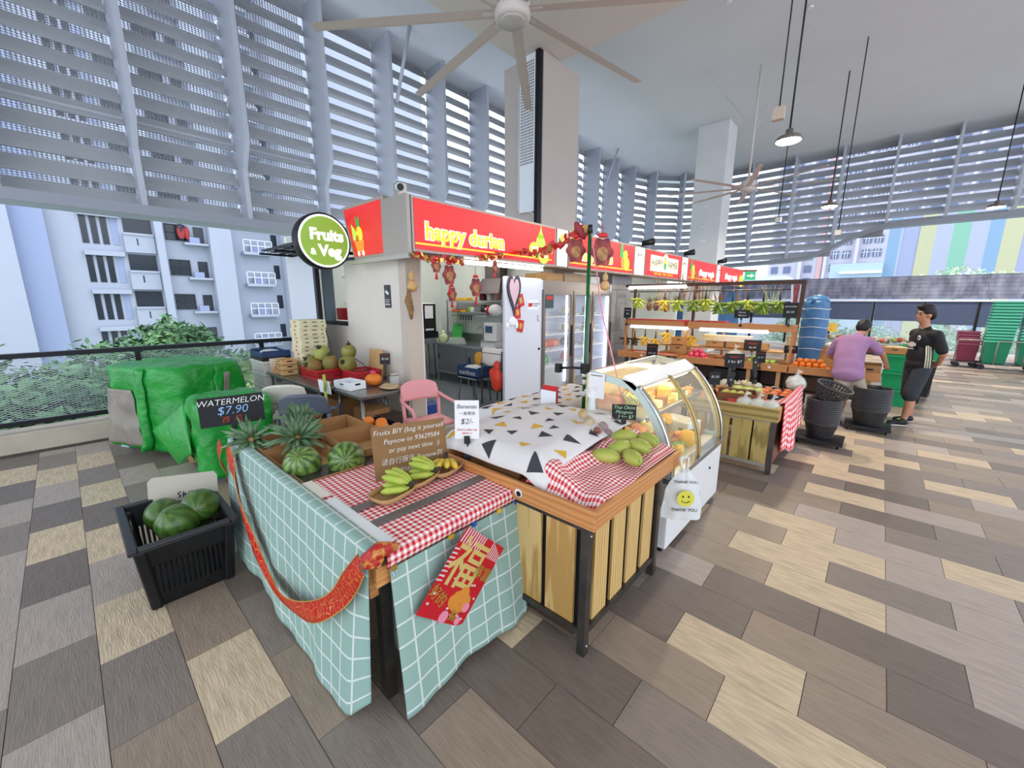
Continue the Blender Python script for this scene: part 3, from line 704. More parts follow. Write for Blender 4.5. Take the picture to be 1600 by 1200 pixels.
def flatp(b, pts): 
    vs = [yz(*p) for p in pts]; n = len(vs); vs2 = [(v[0], v[1] - 0.003, v[2]) for v in vs]
    b.add(vs + vs2, [list(range(n)), [n + i for i in range(n)][::-1]] + [(i, (i+1) % n, n+(i+1) % n, n+i) for i in range(n)])
def circ(x, z, r, n=16, sx=1.0, sz=1.0): return [(x + r*sx*math.cos(2*PI*i/n), z + r*sz*math.sin(2*PI*i/n)) for i in range(n)]
b = B(); flatp(b, [(-0.30, 0.10), (-0.12, 0.10), (-0.08, 0.24), (-0.34, 0.24)]); b.build('trolley_print', G_or, se)
for x in (-0.27, -0.15): b = B(); flatp(b, circ(x, 0.075, 0.035)); b.build('wheel_print', G_cr, se)
b = B(); flatp(b, [(-0.36, 0.25), (-0.20, 0.25), (-0.28, 0.40), (-0.36, 0.46)]); b.build('pear_print', G_lime, se)
b = B(); flatp(b, circ(-0.17, 0.32, 0.08, sz=1.2)); b.build('pineapple_print', G_yel, se)
b = B(); flatp(b, [(-0.21, 0.41), (-0.13, 0.41), (-0.12, 0.55), (-0.17, 0.50), (-0.22, 0.55)]); b.build('crown_print', G_grn, se)
b = B(); flatp(b, circ(-0.24, 0.27, 0.045)); b.build('tomato_print', glow('sign_tomato', '#b71c1c', 0.3), se)
cp_ = thing('corner_fascia', 'beige folded metal fascia at the corner between the two red signs', 'fascia', (-4.9, -0.96, 2.36))
B().prism([(-0.07, 0.0), (0.47, 0.0), (0.47, 0.05), (-0.07, 0.05)], 0.02, 0.68, 'z').build('panel', M_ms, cp_)
B().box((-0.9, -0.03, -0.03), (0.5, 0.05, 0.02)).build('gutter', M_alu, cp_)
cm = thing('security_camera', 'white bullet security camera on top of the sign corner', 'camera', (-4.78, -0.8, 3.05))
B().box((-0.06, -0.06, 0), (0.06, 0.06, 0.18)).build('mount', M_alu, cm, bevel=0.01)
B().tube([(0.0, -0.02, 0.13), (0.16, -0.10, 0.09)], 0.045, 14).build('barrel', M_white, cm)
B().tube([(0.158, -0.099, 0.091), (0.172, -0.106, 0.088)], 0.040, 14).build('lens', M_black, cm)
for y, lab in ((5.35, 'black spotlight on top of the sign band above the second unit plate'), (8.0, 'black spotlight on top of the sign band beside the farmer sign'), (11.1, 'black spotlight on top of the far sign band')):
    t = thing('sign_spotlight', lab, 'spotlight', (-4.5, y, 3.03)); B().box((-0.05, -0.1, 0), (0.05, 0.1, 0.03)).build('base', M_black, t); B().tube([(0, -0.05, 0.10), (0.2, 0.12, 0.14)], [0.05, 0.08], 12).build('head', M_blackm, t); B().tube([(0, 0, 0.03), (0, -0.03, 0.1)], 0.02, 8).build('arm', M_black, t)
# round projecting sign
rs = thing('round_sign', 'round lime green Fruits & Veg sign with black rim', 'sign', (-6.05, -1.2, 2.64))
mx = Matrix.Rotation(PI/2, 4, 'Y')
B().lathe([(0.36, -0.16), (0.37, -0.15), (0.37, -0.005), (0.35, 0.0)], 48, mtx=mx).build('rim', M_black, rs)
B().lathe([(0.345, 0.0), (0.345, 0.006)], 48, mtx=mx).build('white_ring', G_white, rs)
B().lathe([(0.318, 0.006), (0.318, 0.012)], 48, mtx=mx).build('face', glow('sign_face_green', '#8db545', 0.3), rs)
text('Fruits', 0.20, G_white, rs, (0.014, 0.03, 0.075), RX, offset=0.010); text('Veg', 0.20, G_white, rs, (0.014, 0.06, -0.13), RX, offset=0.010); text('&', 0.11, G_white, rs, (0.014, -0.17, -0.15), RX, offset=0.005)
for z in (0.08, -0.12): B().box((-0.10, 0.30, z - 0.02), (-0.06, 0.62, z + 0.02)).build('arm', M_black, rs)
# ------------------------------------------------------------------ further stalls behind the sign band
M_gw = mat('shutter_grey', '#8d8b89', 0.5, metal=0.2)
fs = thing('wall_shutter', 'grey metal wall panel between the glass refrigerator and the wooden rack', 'wall', kind='structure'); del fs['category']
for k in range(8): B().box((-4.78, 4.38 + 0.003 * (k % 2), 0.3 * k), (-4.70, 5.30, 0.3 * k + 0.295)).build('panel', M_gw, fs)
wi = thing('wall_stalls', 'pale interior walls of the row of stalls', 'wall', kind='structure'); del wi['category']
B().box((-7.6, 4.4, 0), (-7.5, 14.5, 3.0)).build('back_wall', M_kw, wi)
B().box((-7.5, 5.22, 0), (-4.78, 5.30, 2.42)).build('partition', M_kw, wi)
B().box((-7.5, 14.4, 0), (-4.5, 14.5, 2.42)).build('partition', mat('blue_shutter', '#4f7fb5', 0.5), wi)
B().box((-7.5, 9.6, 0), (-5.2, 9.68, 2.42)).build('partition', M_kw, wi)
B().box((-7.5, 4.4, 2.95), (-4.9, 14.4, 3.0)).build('stall_ceiling', M_white, wi)
B().box((-5.4, 4.36, 0), (-4.78, 4.40, 2.42)).build('side_panel', M_gw, wi)
# lit fluorescent tubes (each lamp carries its own light)
def tube_lamp(a, b_, label, s=14, c='#fff6ec', group='fluorescent tubes under the signs'):
    a = Vector(a); b_ = Vector(b_); t = thing('fluorescent_tube', label, 'lamp', a, group=None); d = b_ - a
    B().tube([(0, 0, 0), d], 0.016, 10).build('tube', mat('tube_glow_%s_%d' % (c.strip('#'), s), '#ffffff', 0.3, emit=c, estr=s), t)
    n = d.normalized()
    B().tube([d * 0 - n * 0.02, d * 0], 0.02, 8).build('end_cap', M_white, t); B().tube([d, d + n * 0.02], 0.02, 8).build('end_cap', M_white, t)
    B().tube([Vector((0, 0, 0.035)), d + Vector((0, 0, 0.035))], 0.018, 4).build('batten', M_white, t)
    return t
tube_lamp((-4.62, 0.05, 2.36), (-4.62, 1.8, 2.36), 'white fluorescent tube under the first red sign', 30)
tube_lamp((-7.0, 0.6, 2.9), (-7.0, 2.2, 2.9), 'fluorescent tube on the kitchen ceiling', 90)
tube_lamp((-5.8, 5.9, 2.9), (-5.8, 8.9, 2.9), 'fluorescent tube on the ceiling of the second stall', 22)
tube_lamp((-5.8, 10.2, 2.9), (-5.8, 13.6, 2.9), 'fluorescent tube on the ceiling of the farthest stall', 22)
# ------------------------------------------------------------------ kitchen
kc = thing('kitchen_counter', 'stainless steel sink counter with cupboard along the kitchen wall', 'counter', (-7.0, 2.3, 0))
B().box((-1.3, -0.3, 0.86), (1.35, 0.40, 0.90)).build('worktop', M_steel, kc, bevel=0.005)
B().box((-0.9, -0.27, 0.22), (1.3, 0.36, 0.86)).build('cupboard', M_steel, kc)
for x in (-0.86, 0.2): d = B().box((x, -0.285, 0.26), (x + 1.02, -0.27, 0.84)).build('door', mat('steel_door', '#8b8f92', 0.32, metal=0.9), kc); B().box((x + 0.05, -0.30, 0.52), (x + 0.07, -0.285, 0.66)).build('handle', M_black, d)
for x in (-1.25, -0.85, 0.2, 1.25):
    for y in (-0.25, 0.35): B().box((x - 0.02, y - 0.02, 0), (x + 0.02, y + 0.02, 0.86 if x < -1 else 0.22)).build('leg', M_steel, kc)
B().box((-1.3, 0.38, 0.9), (1.35, 0.40, 1.1)).build('splashback', M_steel, kc)
B().tube([(0.1, 0.3, 0.9), (0.1, 0.3, 1.22), (0.1, 0.22, 1.28), (0.1, 0.1, 1.22)], 0.014, 8).build('tap', M_steel, kc)
lc = thing('side_counter', 'steel side counter under the water dispenser', 'counter', (-8.3, 0.9, 0))
B().box((-0.28, -1.2, 0.86), (0.3, 1.2, 0.90)).build('worktop', M_steel, lc)
for x in (-0.25, 0.27):
    for y in (-1.15, 1.15): B().box((x - 0.02, y - 0.02, 0), (x + 0.02, y + 0.02, 0.86)).build('leg', M_steel, lc)
wd = thing('water_dispenser', 'white water dispenser with a black front in the kitchen', 'dispenser', (-7.95, 1.68, 1.16))
B().box((-0.45, -0.1, 0), (0.12, 0.28, 0.64)).build('body', M_white, wd, bevel=0.02)
B().box((0.12, -0.1, 0), (0.16, 0.28, 0.62)).build('front', M_black, wd, bevel=0.01)
B().box((0.16, -0.02, 0.30), (0.165, 0.2, 0.58)).build('panel', M_white, wd); B().box((0.16, -0.02, 0.03), (0.17, 0.2, 0.07)).build('drip_tray', M_white, wd)
sd = thing('dispenser_stand', 'dark equipment stack under the water dispenser', 'stand', (-8.05, 1.68, 0.90))
B().box((-0.35, -0.15, 0.12), (0.3, 0.3, 0.26)).build('top_unit', M_blackm, sd); B().box((-0.3, -0.13, 0.0), (0.25, 0.28, 0.12)).build('base_unit', M_steel, sd)
rk = thing('kitchen_rack', 'two-tier steel rack above the sink counter', 'rack', (-7.0, 2.5, 0.90))
for z in (0.68, 0.93): B().box((-0.9, -0.15, z), (0.9, 0.2, z + 0.025)).build('shelf', M_steel, rk)
for x in (-0.88, 0.88):
    for y in (-0.13, 0.18): B().box((x - 0.012, y - 0.012, 0), (x + 0.012, y + 0.012, 0.98)).build('post', M_steel, rk)
B().box((-0.7, -0.17, 0.60), (0.5, -0.155, 0.64)).build('magnet_bar', M_steel, rk)
for i in range(6):
    t = thing('kitchen_knife', 'knife hanging from the bar under the kitchen rack' if i else 'green-handled knife at the left end of the kitchen bar', 'knife', (-7.42 + i * 0.09, 2.30, 1.54), group='knives under the kitchen rack' if i else None)
    B().box((-0.012, -0.008, -0.11), (0.012, 0.008, 0)).build('handle', mat('knife_green', '#7fae2f', 0.5) if i == 0 else M_black, t)
    B().add([(-0.015, 0, -0.11), (0.015, 0, -0.11), (0.012, 0, -0.27), (-0.008, 0, -0.30)] + [(-0.015, 0.003, -0.11), (0.015, 0.003, -0.11), (0.012, 0.003, -0.27), (-0.008, 0.003, -0.30)], [(0, 1, 2, 3), (7, 6, 5, 4), (0, 4, 5, 1), (1, 5, 6, 2), (2, 6, 7, 3), (3, 7, 4, 0)]).build('blade', M_steel, t)
def jar(name, label, cat, loc, r, h, body, lid, lh=0.03, group=None):
    t = thing(name, label, cat, loc, group=group)
    B().lathe([(r * 0.9, 0), (r, 0.01), (r, h * 0.85), (r * 0.8, h)], 16).build('body', body, t)
    B().lathe([(r * 0.85, h), (r * 0.85, h + lh), (0.001, h + lh + 0.004)], 16).build('lid', lid, t)
    return t
M_redp = mat('red_plastic', '#c8262b', 0.4); M_greenp = mat('green_plastic', '#2e9b4a', 0.4); M_yelp = mat('yellow_plastic', '#e3b32c', 0.45); M_bluep = mat('blue_plastic', '#1f5fb0', 0.4); M_pinkp = mat('pink_plastic', '#e88f94', 0.4)
M_clear = mat('clear_plastic', '#dfe3df', 0.12, alpha=0.45)
jar('storage_jar', 'clear jar with red lid on the upper kitchen shelf', 'jar', (-6.35, 2.5, 1.856), 0.09, 0.22, mat('jar_dark', '#9a6f6c', 0.3), M_redp)
jar('storage_jar', 'small white bottle with red cap on the upper kitchen shelf', 'bottle', (-6.6, 2.5, 1.856), 0.045, 0.14, M_white, M_redp)
jar('storage_jar', 'pink bottle at the left end of the upper kitchen shelf', 'bottle', (-7.75, 2.5, 1.856), 0.04, 0.16, M_pinkp, M_white)
jar('storage_jar', 'tall green cup at the right end of the upper kitchen shelf', 'cup', (-6.17, 2.5, 1.856), 0.045, 0.30, mat('pale_green', '#8fd6a4', 0.4), M_greenp)
jar('storage_jar', 'dark red tin on the upper kitchen shelf', 'tin', (-6.8, 2.5, 1.856), 0.08, 0.13, mat('dark_red', '#6b1d2a', 0.5), mat('dark_red', ''), 0.01)
jar('storage_jar', 'cream tub beside the yellow tray on the kitchen shelf', 'tub', (-7.05, 2.5, 1.856), 0.06, 0.11, mat('cream_plastic', '#e9dfc0', 0.5), M_white)
B().box((-0.2, -0.1, 0), (0.2, 0.1, 0.06)).build('yellow_tray', M_yelp, None, loc=(-7.42, 2.5, 1.856), label='yellow plastic tray on the upper kitchen shelf', cat='tray', bevel=0.01)
B().box((-0.12, -0.1, 0), (0.12, 0.1, 0.05)).build('orange_tray', mat('orange_plastic', '#e0602e', 0.5), None, loc=(-7.65, 2.5, 1.606), label='orange tray at the left end of the lower kitchen shelf', cat='tray', bevel=0.01)
B().box((-0.1, -0.1, 0), (0.1, 0.1, 0.04)).build('yellow_tray', M_yelp, None, loc=(-7.38, 2.5, 1.606), label='yellow tray on the lower kitchen shelf', cat='tray', bevel=0.01)
jar('utensil_pot', 'lime green pot on the lower kitchen shelf', 'pot', (-7.2, 2.5, 1.606), 0.06, 0.12, mat('lime_plastic', '#9cc23a', 0.5), M_white, 0.01)
jar('utensil_pot', 'white cup on the lower kitchen shelf', 'cup', (-7.05, 2.42, 1.606), 0.045, 0.10, M_white, M_white, 0.005)
jar('cooking_pot', 'black cooking pot on the lower kitchen shelf', 'pot', (-6.72, 2.5, 1.606), 0.11, 0.13, M_black, M_blackm, 0.02)
jar('cooking_pot', 'black pan at the right of the lower kitchen shelf', 'pan', (-6.42, 2.5, 1.606), 0.13, 0.10, M_black, M_blackm, 0.01)
t = thing('plush_chicken', 'white plush chicken with a red comb hanging beside the kitchen shelf', 'toy', (-6.08, 2.1, 1.56)); B().ell((0.05, 0, 0.1), (0.16, 0.12, 0.12)).build('body', M_white, t); B().ell((-0.14, 0, 0.10), (0.07, 0.06, 0.09)).build('comb', M_redp, t); B().ell((-0.17, -0.05, 0.12), 0.025).build('eye', M_white, t)
B().box((-0.17, -0.015, 0), (0.17, 0.015, 0.42)).build('chopping_board', mat('board_green', '#49c05a', 0.5), None, loc=(-7.75, 2.52, 0.9), rot=(R(-8), 0, 0), label='tall green chopping board leaning on the kitchen wall', cat='board', bevel=0.01)
t = thing('weighing_scale', 'grey electronic weighing scale with a dark display by the kitchen sink', 'scale', (-6.2, 2.15, 0.90)); B().box((-0.2, -0.12, 0.0), (0.2, 0.15, 0.12)).build('base', M_white, t, bevel=0.01); B().box((-0.17, -0.05, 0.12), (0.2, 0.12, 0.5)).build('head', M_white, t, bevel=0.01); B().box((-0.12, -0.055, 0.30), (0.08, -0.05, 0.44)).build('display', mat('lcd_blue', '#3a5a7a', 0.2), t); B().box((-0.2, -0.14, 0.12), (0.2, -0.05, 0.14)).build('plate', M_steel, t)
for i, (x, y, sx_, sy_, h, m, lab) in enumerate(((-8.25, 1.2, 0.25, 0.3, 0.10, M_greenp, 'green crate on the kitchen side counter'), (-8.2, 0.75, 0.2, 0.16, 0.14, M_bluep, 'blue box on the kitchen side counter'), (-8.25, 0.4, 0.25, 0.15, 0.1, mat('dark_teal', '#31474d', 0.5), 'dark tray at the near end of the kitchen side counter'))):
    B().frust((-sx_*0.9, -sy_*0.9), (sx_*0.9, sy_*0.9), 0, h, (-sx_, -sy_), (sx_, sy_)).build('storage_crate', m, None, loc=(x, y, 0.9), label=lab, cat='crate', bevel=0.01)
b = B(); b.ell((0, 0, 0.1), (0.13, 0.12, 0.12)); b.ell((0, 0, 0.2), (0.05, 0.05, 0.08)); b.build('vegetable_bag', mat('bag_pale', '#cfdcae', 0.4, var=0.2, scale=12), None, loc=(-7.75, 2.12, 0.9), label='clear bag of pale green vegetables on the kitchen counter', cat='bag')
B().frust((-0.2, -0.12), (0.2, 0.12), 0, 0.14, (-0.16, -0.08), (0.16, 0.08)).build('plastic_tub', M_clear, None, loc=(-7.3, 2.15, 0.9), label='upturned clear plastic tub on the kitchen counter', cat='tub', bevel=0.01)
b = B(); b.box((-0.5, -0.25, 0), (0.3, 0.25, 0.35)); b.box((-0.35, -0.1, 0.35), (0.2, 0.25, 0.45))
hd = thing('cooker_hood', 'dark cooker hood on the kitchen wall', 'hood', (-6.55, 2.6, 2.0)); B().frust((-0.4, -0.3), (0.42, 0.14), 0, 0.32, (-0.25, -0.1), (0.3, 0.14)).build('canopy', mat('hood_dark', '#4b4344', 0.5), hd); B().box((-0.2, -0.08, 0.32), (0.25, 0.14, 0.6)).build('duct', mat('hood_dark', ''), hd)
bp = thing('blue_pipes', 'pair of blue water pipes running up the kitchen wall', 'pipe', (-8.52, 1.95, 1.3)); 
for q in (0, 0.06): B().tube([(0, q, 0), (0, q, 1.6)], 0.022, 8).build('pipe', mat('pipe_blue', '#5aa0d8', 0.4), bp)
st_ = thing('metal_stool', 'blue-legged metal stool under the blue carton in the kitchen', 'stool', (-5.75, 1.25, 0))
B().box((-0.25, -0.2, 0.44), (0.25, 0.2, 0.47)).build('seat', M_steel, st_, bevel=0.01)
for x in (-1, 1):
    for y in (-1, 1): B().tube([(x * 0.2, y * 0.15, 0.44), (x * 0.24, y * 0.19, 0)], 0.012, 8).build('leg', mat('leg_bluegrey', '#5a7186', 0.4, metal=0.4), st_)
bx_ = thing('blue_carton', 'blue fruit carton lettered sundous on the kitchen stool', 'carton', (-5.75, 1.25, 0.47))
mb = mat('carton_blue', '#2d4a78', 0.7)
B().box((-0.28, -0.18, 0), (0.28, 0.18, 0.02)).build('base', mb, bx_)
for a, c in (((-0.28, -0.18, 0), (0.28, -0.165, 0.18)), ((-0.28, 0.165, 0), (0.28, 0.18, 0.18)), ((-0.28, -0.165, 0), (-0.265, 0.165, 0.20)), ((0.265, -0.165, 0), (0.28, 0.165, 0.20))): B().box(a, c).build('side', mb, bx_)
text('sundous', 0.13, M_white, bx_, (0, -0.183, 0.09), RY); B().ell((0, 0, 0.14), (0.24, 0.15, 0.07), fn=lambda v: 1 + 0.2 * noise.noise(v * 5)).build('wrapping', M_white, bx_)
rr_ = thing('wire_rack', 'steel wire rack draped with a white towel beside the kitchen doorway', 'rack', (-5.2, 1.35, 0))
for z in (0.3, 0.62, 0.95):
    for q in range(6): B().tube([(-0.25, -0.2 + q * 0.08, z), (0.25, -0.2 + q * 0.08, z)], 0.006, 6).build('wire', M_dsteel, rr_)
for x in (-0.25, 0.25):
    for y in (-0.2, 0.2): B().tube([(x, y, 0), (x, y, 1.0)], 0.012, 8).build('post', M_dsteel, rr_)
b = B(); b.surf(lambda u, v: (-5.5 + 0.5 * u, 1.14 + (0.3 * v if v < .5 else 0.15), (1.02 - 0.0 * v) if v > 0.3 else 1.02 - (0.3 - v) * 0.9 + 0.02 * math.sin(9 * u)), 10, 12)
b.build('white_towel', mat('towel_white', '#eceded', 0.9), None, label='white towel draped over the wire rack in the kitchen', cat='towel', solid=0.01)
blob('red_bag', [('e', (0, 0, 0.2), (0.13, 0.09, 0.2)), ('e', (0, 0, 0.42), (0.07, 0.05, 0.12)), ('e', (-0.1, 0, 0.3), (0.08, 0.05, 0.1))], mat('red_bag', '#ea4a34', 0.35), None, 0.02, 3, loc=(-4.98, 1.06, 0.32)).update_tag()
props(bpy.data.objects['red_bag'], 'orange-red plastic bag hanging on the rack beside the white door panel', 'bag')
blob('yellow_cloth', [('e', (0, 0, 0), (0.08, 0.05, 0.12)), ('e', (0.05, 0, 0.06), (0.05, 0.04, 0.08))], mat('cloth_yellow', '#d9a441', 0.9), None, 0.02, 3, loc=(-5.47, 1.08, 0.84))
props(bpy.data.objects['yellow_cloth'], 'yellow cloth hanging on the left of the kitchen wire rack', 'cloth')
ns_ = thing('steel_side_table', 'low steel table just inside the kitchen doorway', 'table', (-6.9, 0.55, 0))
B().box((-0.4, -0.3, 0.52), (0.3, 0.3, 0.55)).build('top', M_steel, ns_)
for x in (-0.37, 0.27):
    for y in (-0.27, 0.27): B().box((x - 0.015, y - 0.015, 0), (x + 0.015, y + 0.015, 0.52)).build('leg', M_steel, ns_)
nb = thing('open_notebook', 'open white notebook on the low steel table in the kitchen', 'notebook', (-6.85, 0.55, 0.55)); B().box((-0.22, -0.16, 0), (0.0, 0.14, 0.02)).build('page', M_white, nb); B().box((0.005, -0.16, 0), (0.22, 0.14, 0.02)).build('page', M_white, nb)
B().box((-0.1, -0.15, 0), (0.1, 0.15, 0.3)).build('blue_bin', mat('bin_navy', '#1d3b86', 0.5), None, loc=(-5.15, -0.25, 0.03), label='dark blue bin beside the kitchen doorway jamb', cat='bin', bevel=0.01)

# ------------------------------------------------------------------ white freezer and three-door refrigerator
fz = thing('white_door_panel', 'tall plain white cabinet door left of the glass refrigerator', 'door', (-5.0, 1.4, 0))
B().box((0.27, -0.465, 0.04), (0.33, 0.46, 2.22)).build('body', mat('freezer_white', '#d4d9e4', 0.35), fz, bevel=0.012)
B().tube([(0.33, 0.40, 1.02), (0.345, 0.40, 1.02)], 0.022, 12).build('lock', M_blackm, fz)
B().tube([(0.335, 0.36, 1.62), (0.345, 0.36, 1.52), (0.345, 0.385, 1.50)], 0.008, 6).build('hook', M_steel, fz)
B().box((0.27, -0.42, 0), (0.32, 0.42, 0.04)).build('foot_rail', M_black, fz)
t = thing('freezer_sticker', 'small white notice with a red mark on the white door panel', 'sticker', (-4.668, 1.63, 1.78)); B().box((0, -0.15, -0.08), (0.003, 0.15, 0.08)).build('paper', M_white, t); B().box((0.003, -0.13, -0.03), (0.004, -0.03, 0.03)).build('red_mark', M_redp, t); text('NO SMOKING\nPLEASE', 0.035, G_blk, t, (0.004, 0.06, 0), RX)
hp = thing('heart_frame', 'black heart-shaped frame with a pink picture on the white door panel', 'frame', (-4.668, 1.13, 1.98))
hs = [(0.16 * math.sin(a) ** 3, 0.022 * (13 * math.cos(a) - 5 * math.cos(2*a) - 2 * math.cos(3*a) - math.cos(4*a))) for a in [2*PI*i/40 for i in range(40)]]
B().prism(hs, 0, 0.02, 'x').build('heart', mat('heart_dark', '#3a3440', 0.5), hp); B().prism([(y * 0.7, z * 0.7 + 0.02) for y, z in hs], 0.02, 0.024, 'x').build('picture', mat('heart_pink', '#d9b9c8', 0.5), hp)
for i, (y, z, ry, lab) in enumerate(((1.30, 1.85, 0.3, 'red and gold paper charm at the right of the heart frame'), (1.22, 1.66, 0.1, 'red and gold paper charm under the heart frame'), (1.30, 1.44, -0.2, 'lowest red paper charm on the white door panel'))):
    t = thing('paper_charm', lab, 'decoration', (-4.668, y, z)); B().cbox((0.005, 0, 0), (0.006, 0.15, 0.2), (ry, 0, 0)).build('paper', M_redp, t); B().cbox((0.010, 0, 0), (0.004, 0.07, 0.09), (ry, 0, 0)).build('gold_patch', M_gold, t)
t = thing('paper_charm', 'white paper cluster below the heart frame on the door panel', 'decoration', (-4.668, 1.1, 1.52)); b = B(); b.ell((0.01, 0, 0), (0.01, 0.1, 0.07)); b.ell((0.01, -0.12, -0.06), (0.01, 0.05, 0.05)); b.ell((0.01, 0.1, -0.06), (0.01, 0.04, 0.06)); b.build('paper', M_white, t)
fr = thing('glass_refrigerator', 'three-door glass-front refrigerator stocked with fruit', 'refrigerator', (-5.05, 3.12, 0))
M_fri = mat('fridge_inside', '#dfe6f6', 0.5); M_frm = mat('fridge_frame', '#8a8178', 0.35, metal=0.6)
for a, c, n in (((-0.35, -1.24, 0.0), (-0.31, 1.22, 2.2), 'back'), ((-0.31, -1.24, 0.0), (0.36, -1.20, 2.2), 'side'), ((-0.31, 1.18, 0.0), (0.36, 1.22, 2.2), 'side'), ((-0.31, -1.20, 2.02), (0.36, 1.18, 2.2), 'header'), ((-0.31, -1.20, 0.0), (0.36, 1.18, 0.14), 'base')):
    B().box(a, c).build(n, M_fri if n in ('back', 'side') else M_frm, fr)
B().box((-0.31, -1.2, 0.14), (0.30, -0.32, 0.62)).build('lower_panel', mat('fridge_lower', '#b9bfc6', 0.45, metal=0.2), fr)
for y0, y1 in ((-1.22, -0.31), (-0.28, 0.38), (0.41, 1.20)):
    d = B(); d.box((0.36, y0, 0.10), (0.40, y0 + 0.06, 2.04)); d.box((0.36, y1 - 0.06, 0.10), (0.40, y1, 2.04)); d.box((0.36, y0 + 0.06, 0.10), (0.40, y1 - 0.06, 0.17)); d.box((0.36, y0 + 0.06, 1.96), (0.40, y1 - 0.06, 2.04))
    d = d.build('door', M_frm, fr)
    B().box((0.375, y0 + 0.06, 0.17), (0.385, y1 - 0.06, 1.96)).build('pane', M_glass, d)
    B().box((0.40, y1 - 0.05, 0.8), (0.425, y1 - 0.03, 1.4)).build('handle', M_black, d)
    for z in (0.62, 0.92, 1.22, 1.55):
        B().box((-0.30, y0 + 0.04, z), (0.30, y1 - 0.04, z + 0.012)).build('shelf', M_white, fr)
    B().box((0.30, y1 - 0.10, 0.3), (0.33, y1 - 0.07, 1.95)).build('led_strip', mat('led_strip', '#ffffff', 0.4, emit='#cfdcff', estr=5), fr)
t = thing('fridge_notice', 'dark teal notice inside the first refrigerator door', 'sticker', (-4.648, 2.06, 1.84)); B().box((0, -0.12, -0.12), (0.003, 0.12, 0.12)).build('paper', mat('notice_teal', '#2c474d', 0.5), t); B().box((0.003, -0.09, 0.03), (0.004, 0.09, 0.09)).build('red_band', M_redp, t)
def pack(loc, r, m, lab, n=3, cat='fruit pack'):
    t = thing('fruit_pack', lab, cat, loc); rn = random.Random(int(loc[1] * 100))
    B().frust((-0.14, -0.16), (0.14, 0.16), 0, 0.05, (-0.16, -0.19), (0.16, 0.19)).build('tray', M_clear, t)
    for i in range(n): B().ell((rn.uniform(-0.06, 0.08), -0.12 + 0.24 * i / max(1, n - 1), 0.05 + r * 0.7), r * rn.uniform(0.85, 1.1), 12, 8).build('fruit', m, t)
m_ap = mat('apple_green', '#a9c463', 0.4, var=0.15, scale=6); m_or = mat('orange_peach', '#e8793f', 0.4, col2='#c94a35', scale=4); m_pn = mat('cut_pineapple', '#e9d9a6', 0.5); m_dk = mat('fridge_dark_fruit', '#3f4a5c', 0.4, col2='#7d6b68', scale=6)
for z, m, lab, y in ((1.563, m_ap, 'tray of green apples on the top shelf behind the first refrigerator door', 2.15), (1.233, m_ap, 'tray of green apples on the second shelf behind the first refrigerator door', 2.15), (0.933, m_or, 'tray of red and orange fruit behind the first refrigerator door', 2.2), (0.633, mat('leafy_pack', '#3f8a5a', 0.5, col2='#a9c9b0', scale=9), 'pack of green leaves on the lowest shelf behind the first refrigerator door', 2.3), (0.933, m_or, 'second tray of orange fruit farther along the first refrigerator shelf', 2.58)):
    pack((-5.0, y, z), 0.09, m, lab, 4)
for z, m, lab, y in ((1.563, m_pn, 'pack of pale cut fruit on the top shelf behind the middle refrigerator door', 3.2), (1.233, mat('choc_pack', '#6f5a44', 0.5, col2='#e7d4ab', scale=8), 'brown and cream packs behind the middle refrigerator door', 3.2), (0.933, m_dk, 'dark fruit bowl behind the middle refrigerator door', 3.15), (0.633, mat('salmon_pack', '#d97f6a', 0.5), 'salmon pink packs low behind the middle refrigerator door', 3.2), (1.563, m_dk, 'dark fruit pack behind the last refrigerator door', 3.85), (1.233, mat('brown_pack', '#8a6a4a', 0.5), 'brown fruit pack behind the last refrigerator door', 3.85), (0.933, mat('stripe_pack', '#2d3c58', 0.5, col2='#dfe4ee', scale=14), 'striped packs behind the last refrigerator door', 3.85)):
    pack((-5.0, y, z), 0.085, m, lab, 3)
for q, lab in ((0, 'lower brown carton at the foot of the middle refrigerator door'), (1, 'upper brown carton at the foot of the middle refrigerator door')): B().box((-0.15, -0.14, 0), (0.15, 0.14, 0.17)).build('carton', M_card, None, loc=(-4.95, 3.05, 0.14 + 0.172 * q), label=lab, cat='carton')
for k, (y, w_, h_, m, lab) in enumerate(((2.35, 0.5, 0.14, M_cardl, 'long brown carton on top of the glass refrigerator'), (3.1, 0.9, 0.16, mat('carton_worn', '#b49b82', 0.8, var=0.1, scale=5), 'worn pale carton on top of the glass refrigerator'), (3.75, 0.35, 0.14, mat('carton_mint', '#dfe9df', 0.7), 'pale mint box at the far end of the refrigerator top'))): B().box((-0.25, -w_/2, 0), (0.25, w_/2, h_)).build('carton', m, None, loc=(-5.0, y, 2.2), label=lab, cat='carton')
# ------------------------------------------------------------------ pattern materials
def gingham_fn(per):
    def fn(nt, x, y):
        a = math_node(nt, 'LESS_THAN', math_node(nt, 'FRACT', math_node(nt, 'MULTIPLY', x, 1 / per)), 0.5)
        b = math_node(nt, 'LESS_THAN', math_node(nt, 'FRACT', math_node(nt, 'MULTIPLY', y, 1 / per)), 0.5)
        return math_node(nt, 'MULTIPLY', math_node(nt, 'ADD', a, b), 0.5)
    return fn
def lines_fn(per, w):
    def fn(nt, x, y):
        a = math_node(nt, 'LESS_THAN', math_node(nt, 'FRACT', math_node(nt, 'MULTIPLY', x, 1 / per)), w / per)
        b = math_node(nt, 'LESS_THAN', math_node(nt, 'FRACT', math_node(nt, 'MULTIPLY', y, 1 / per)), w / per)
        return math_node(nt, 'MAXIMUM', a, b)
    return fn
M_ging = pattern_mat('gingham_red', '#f0ece8', '#c2272b', gingham_fn(0.031), mid='#e49a97', bump=0.2)
M_ging2 = pattern_mat('gingham_red_wide', '#f4eeec', '#d8373b', gingham_fn(0.075), mid='#f08f8f', bump=0.2)
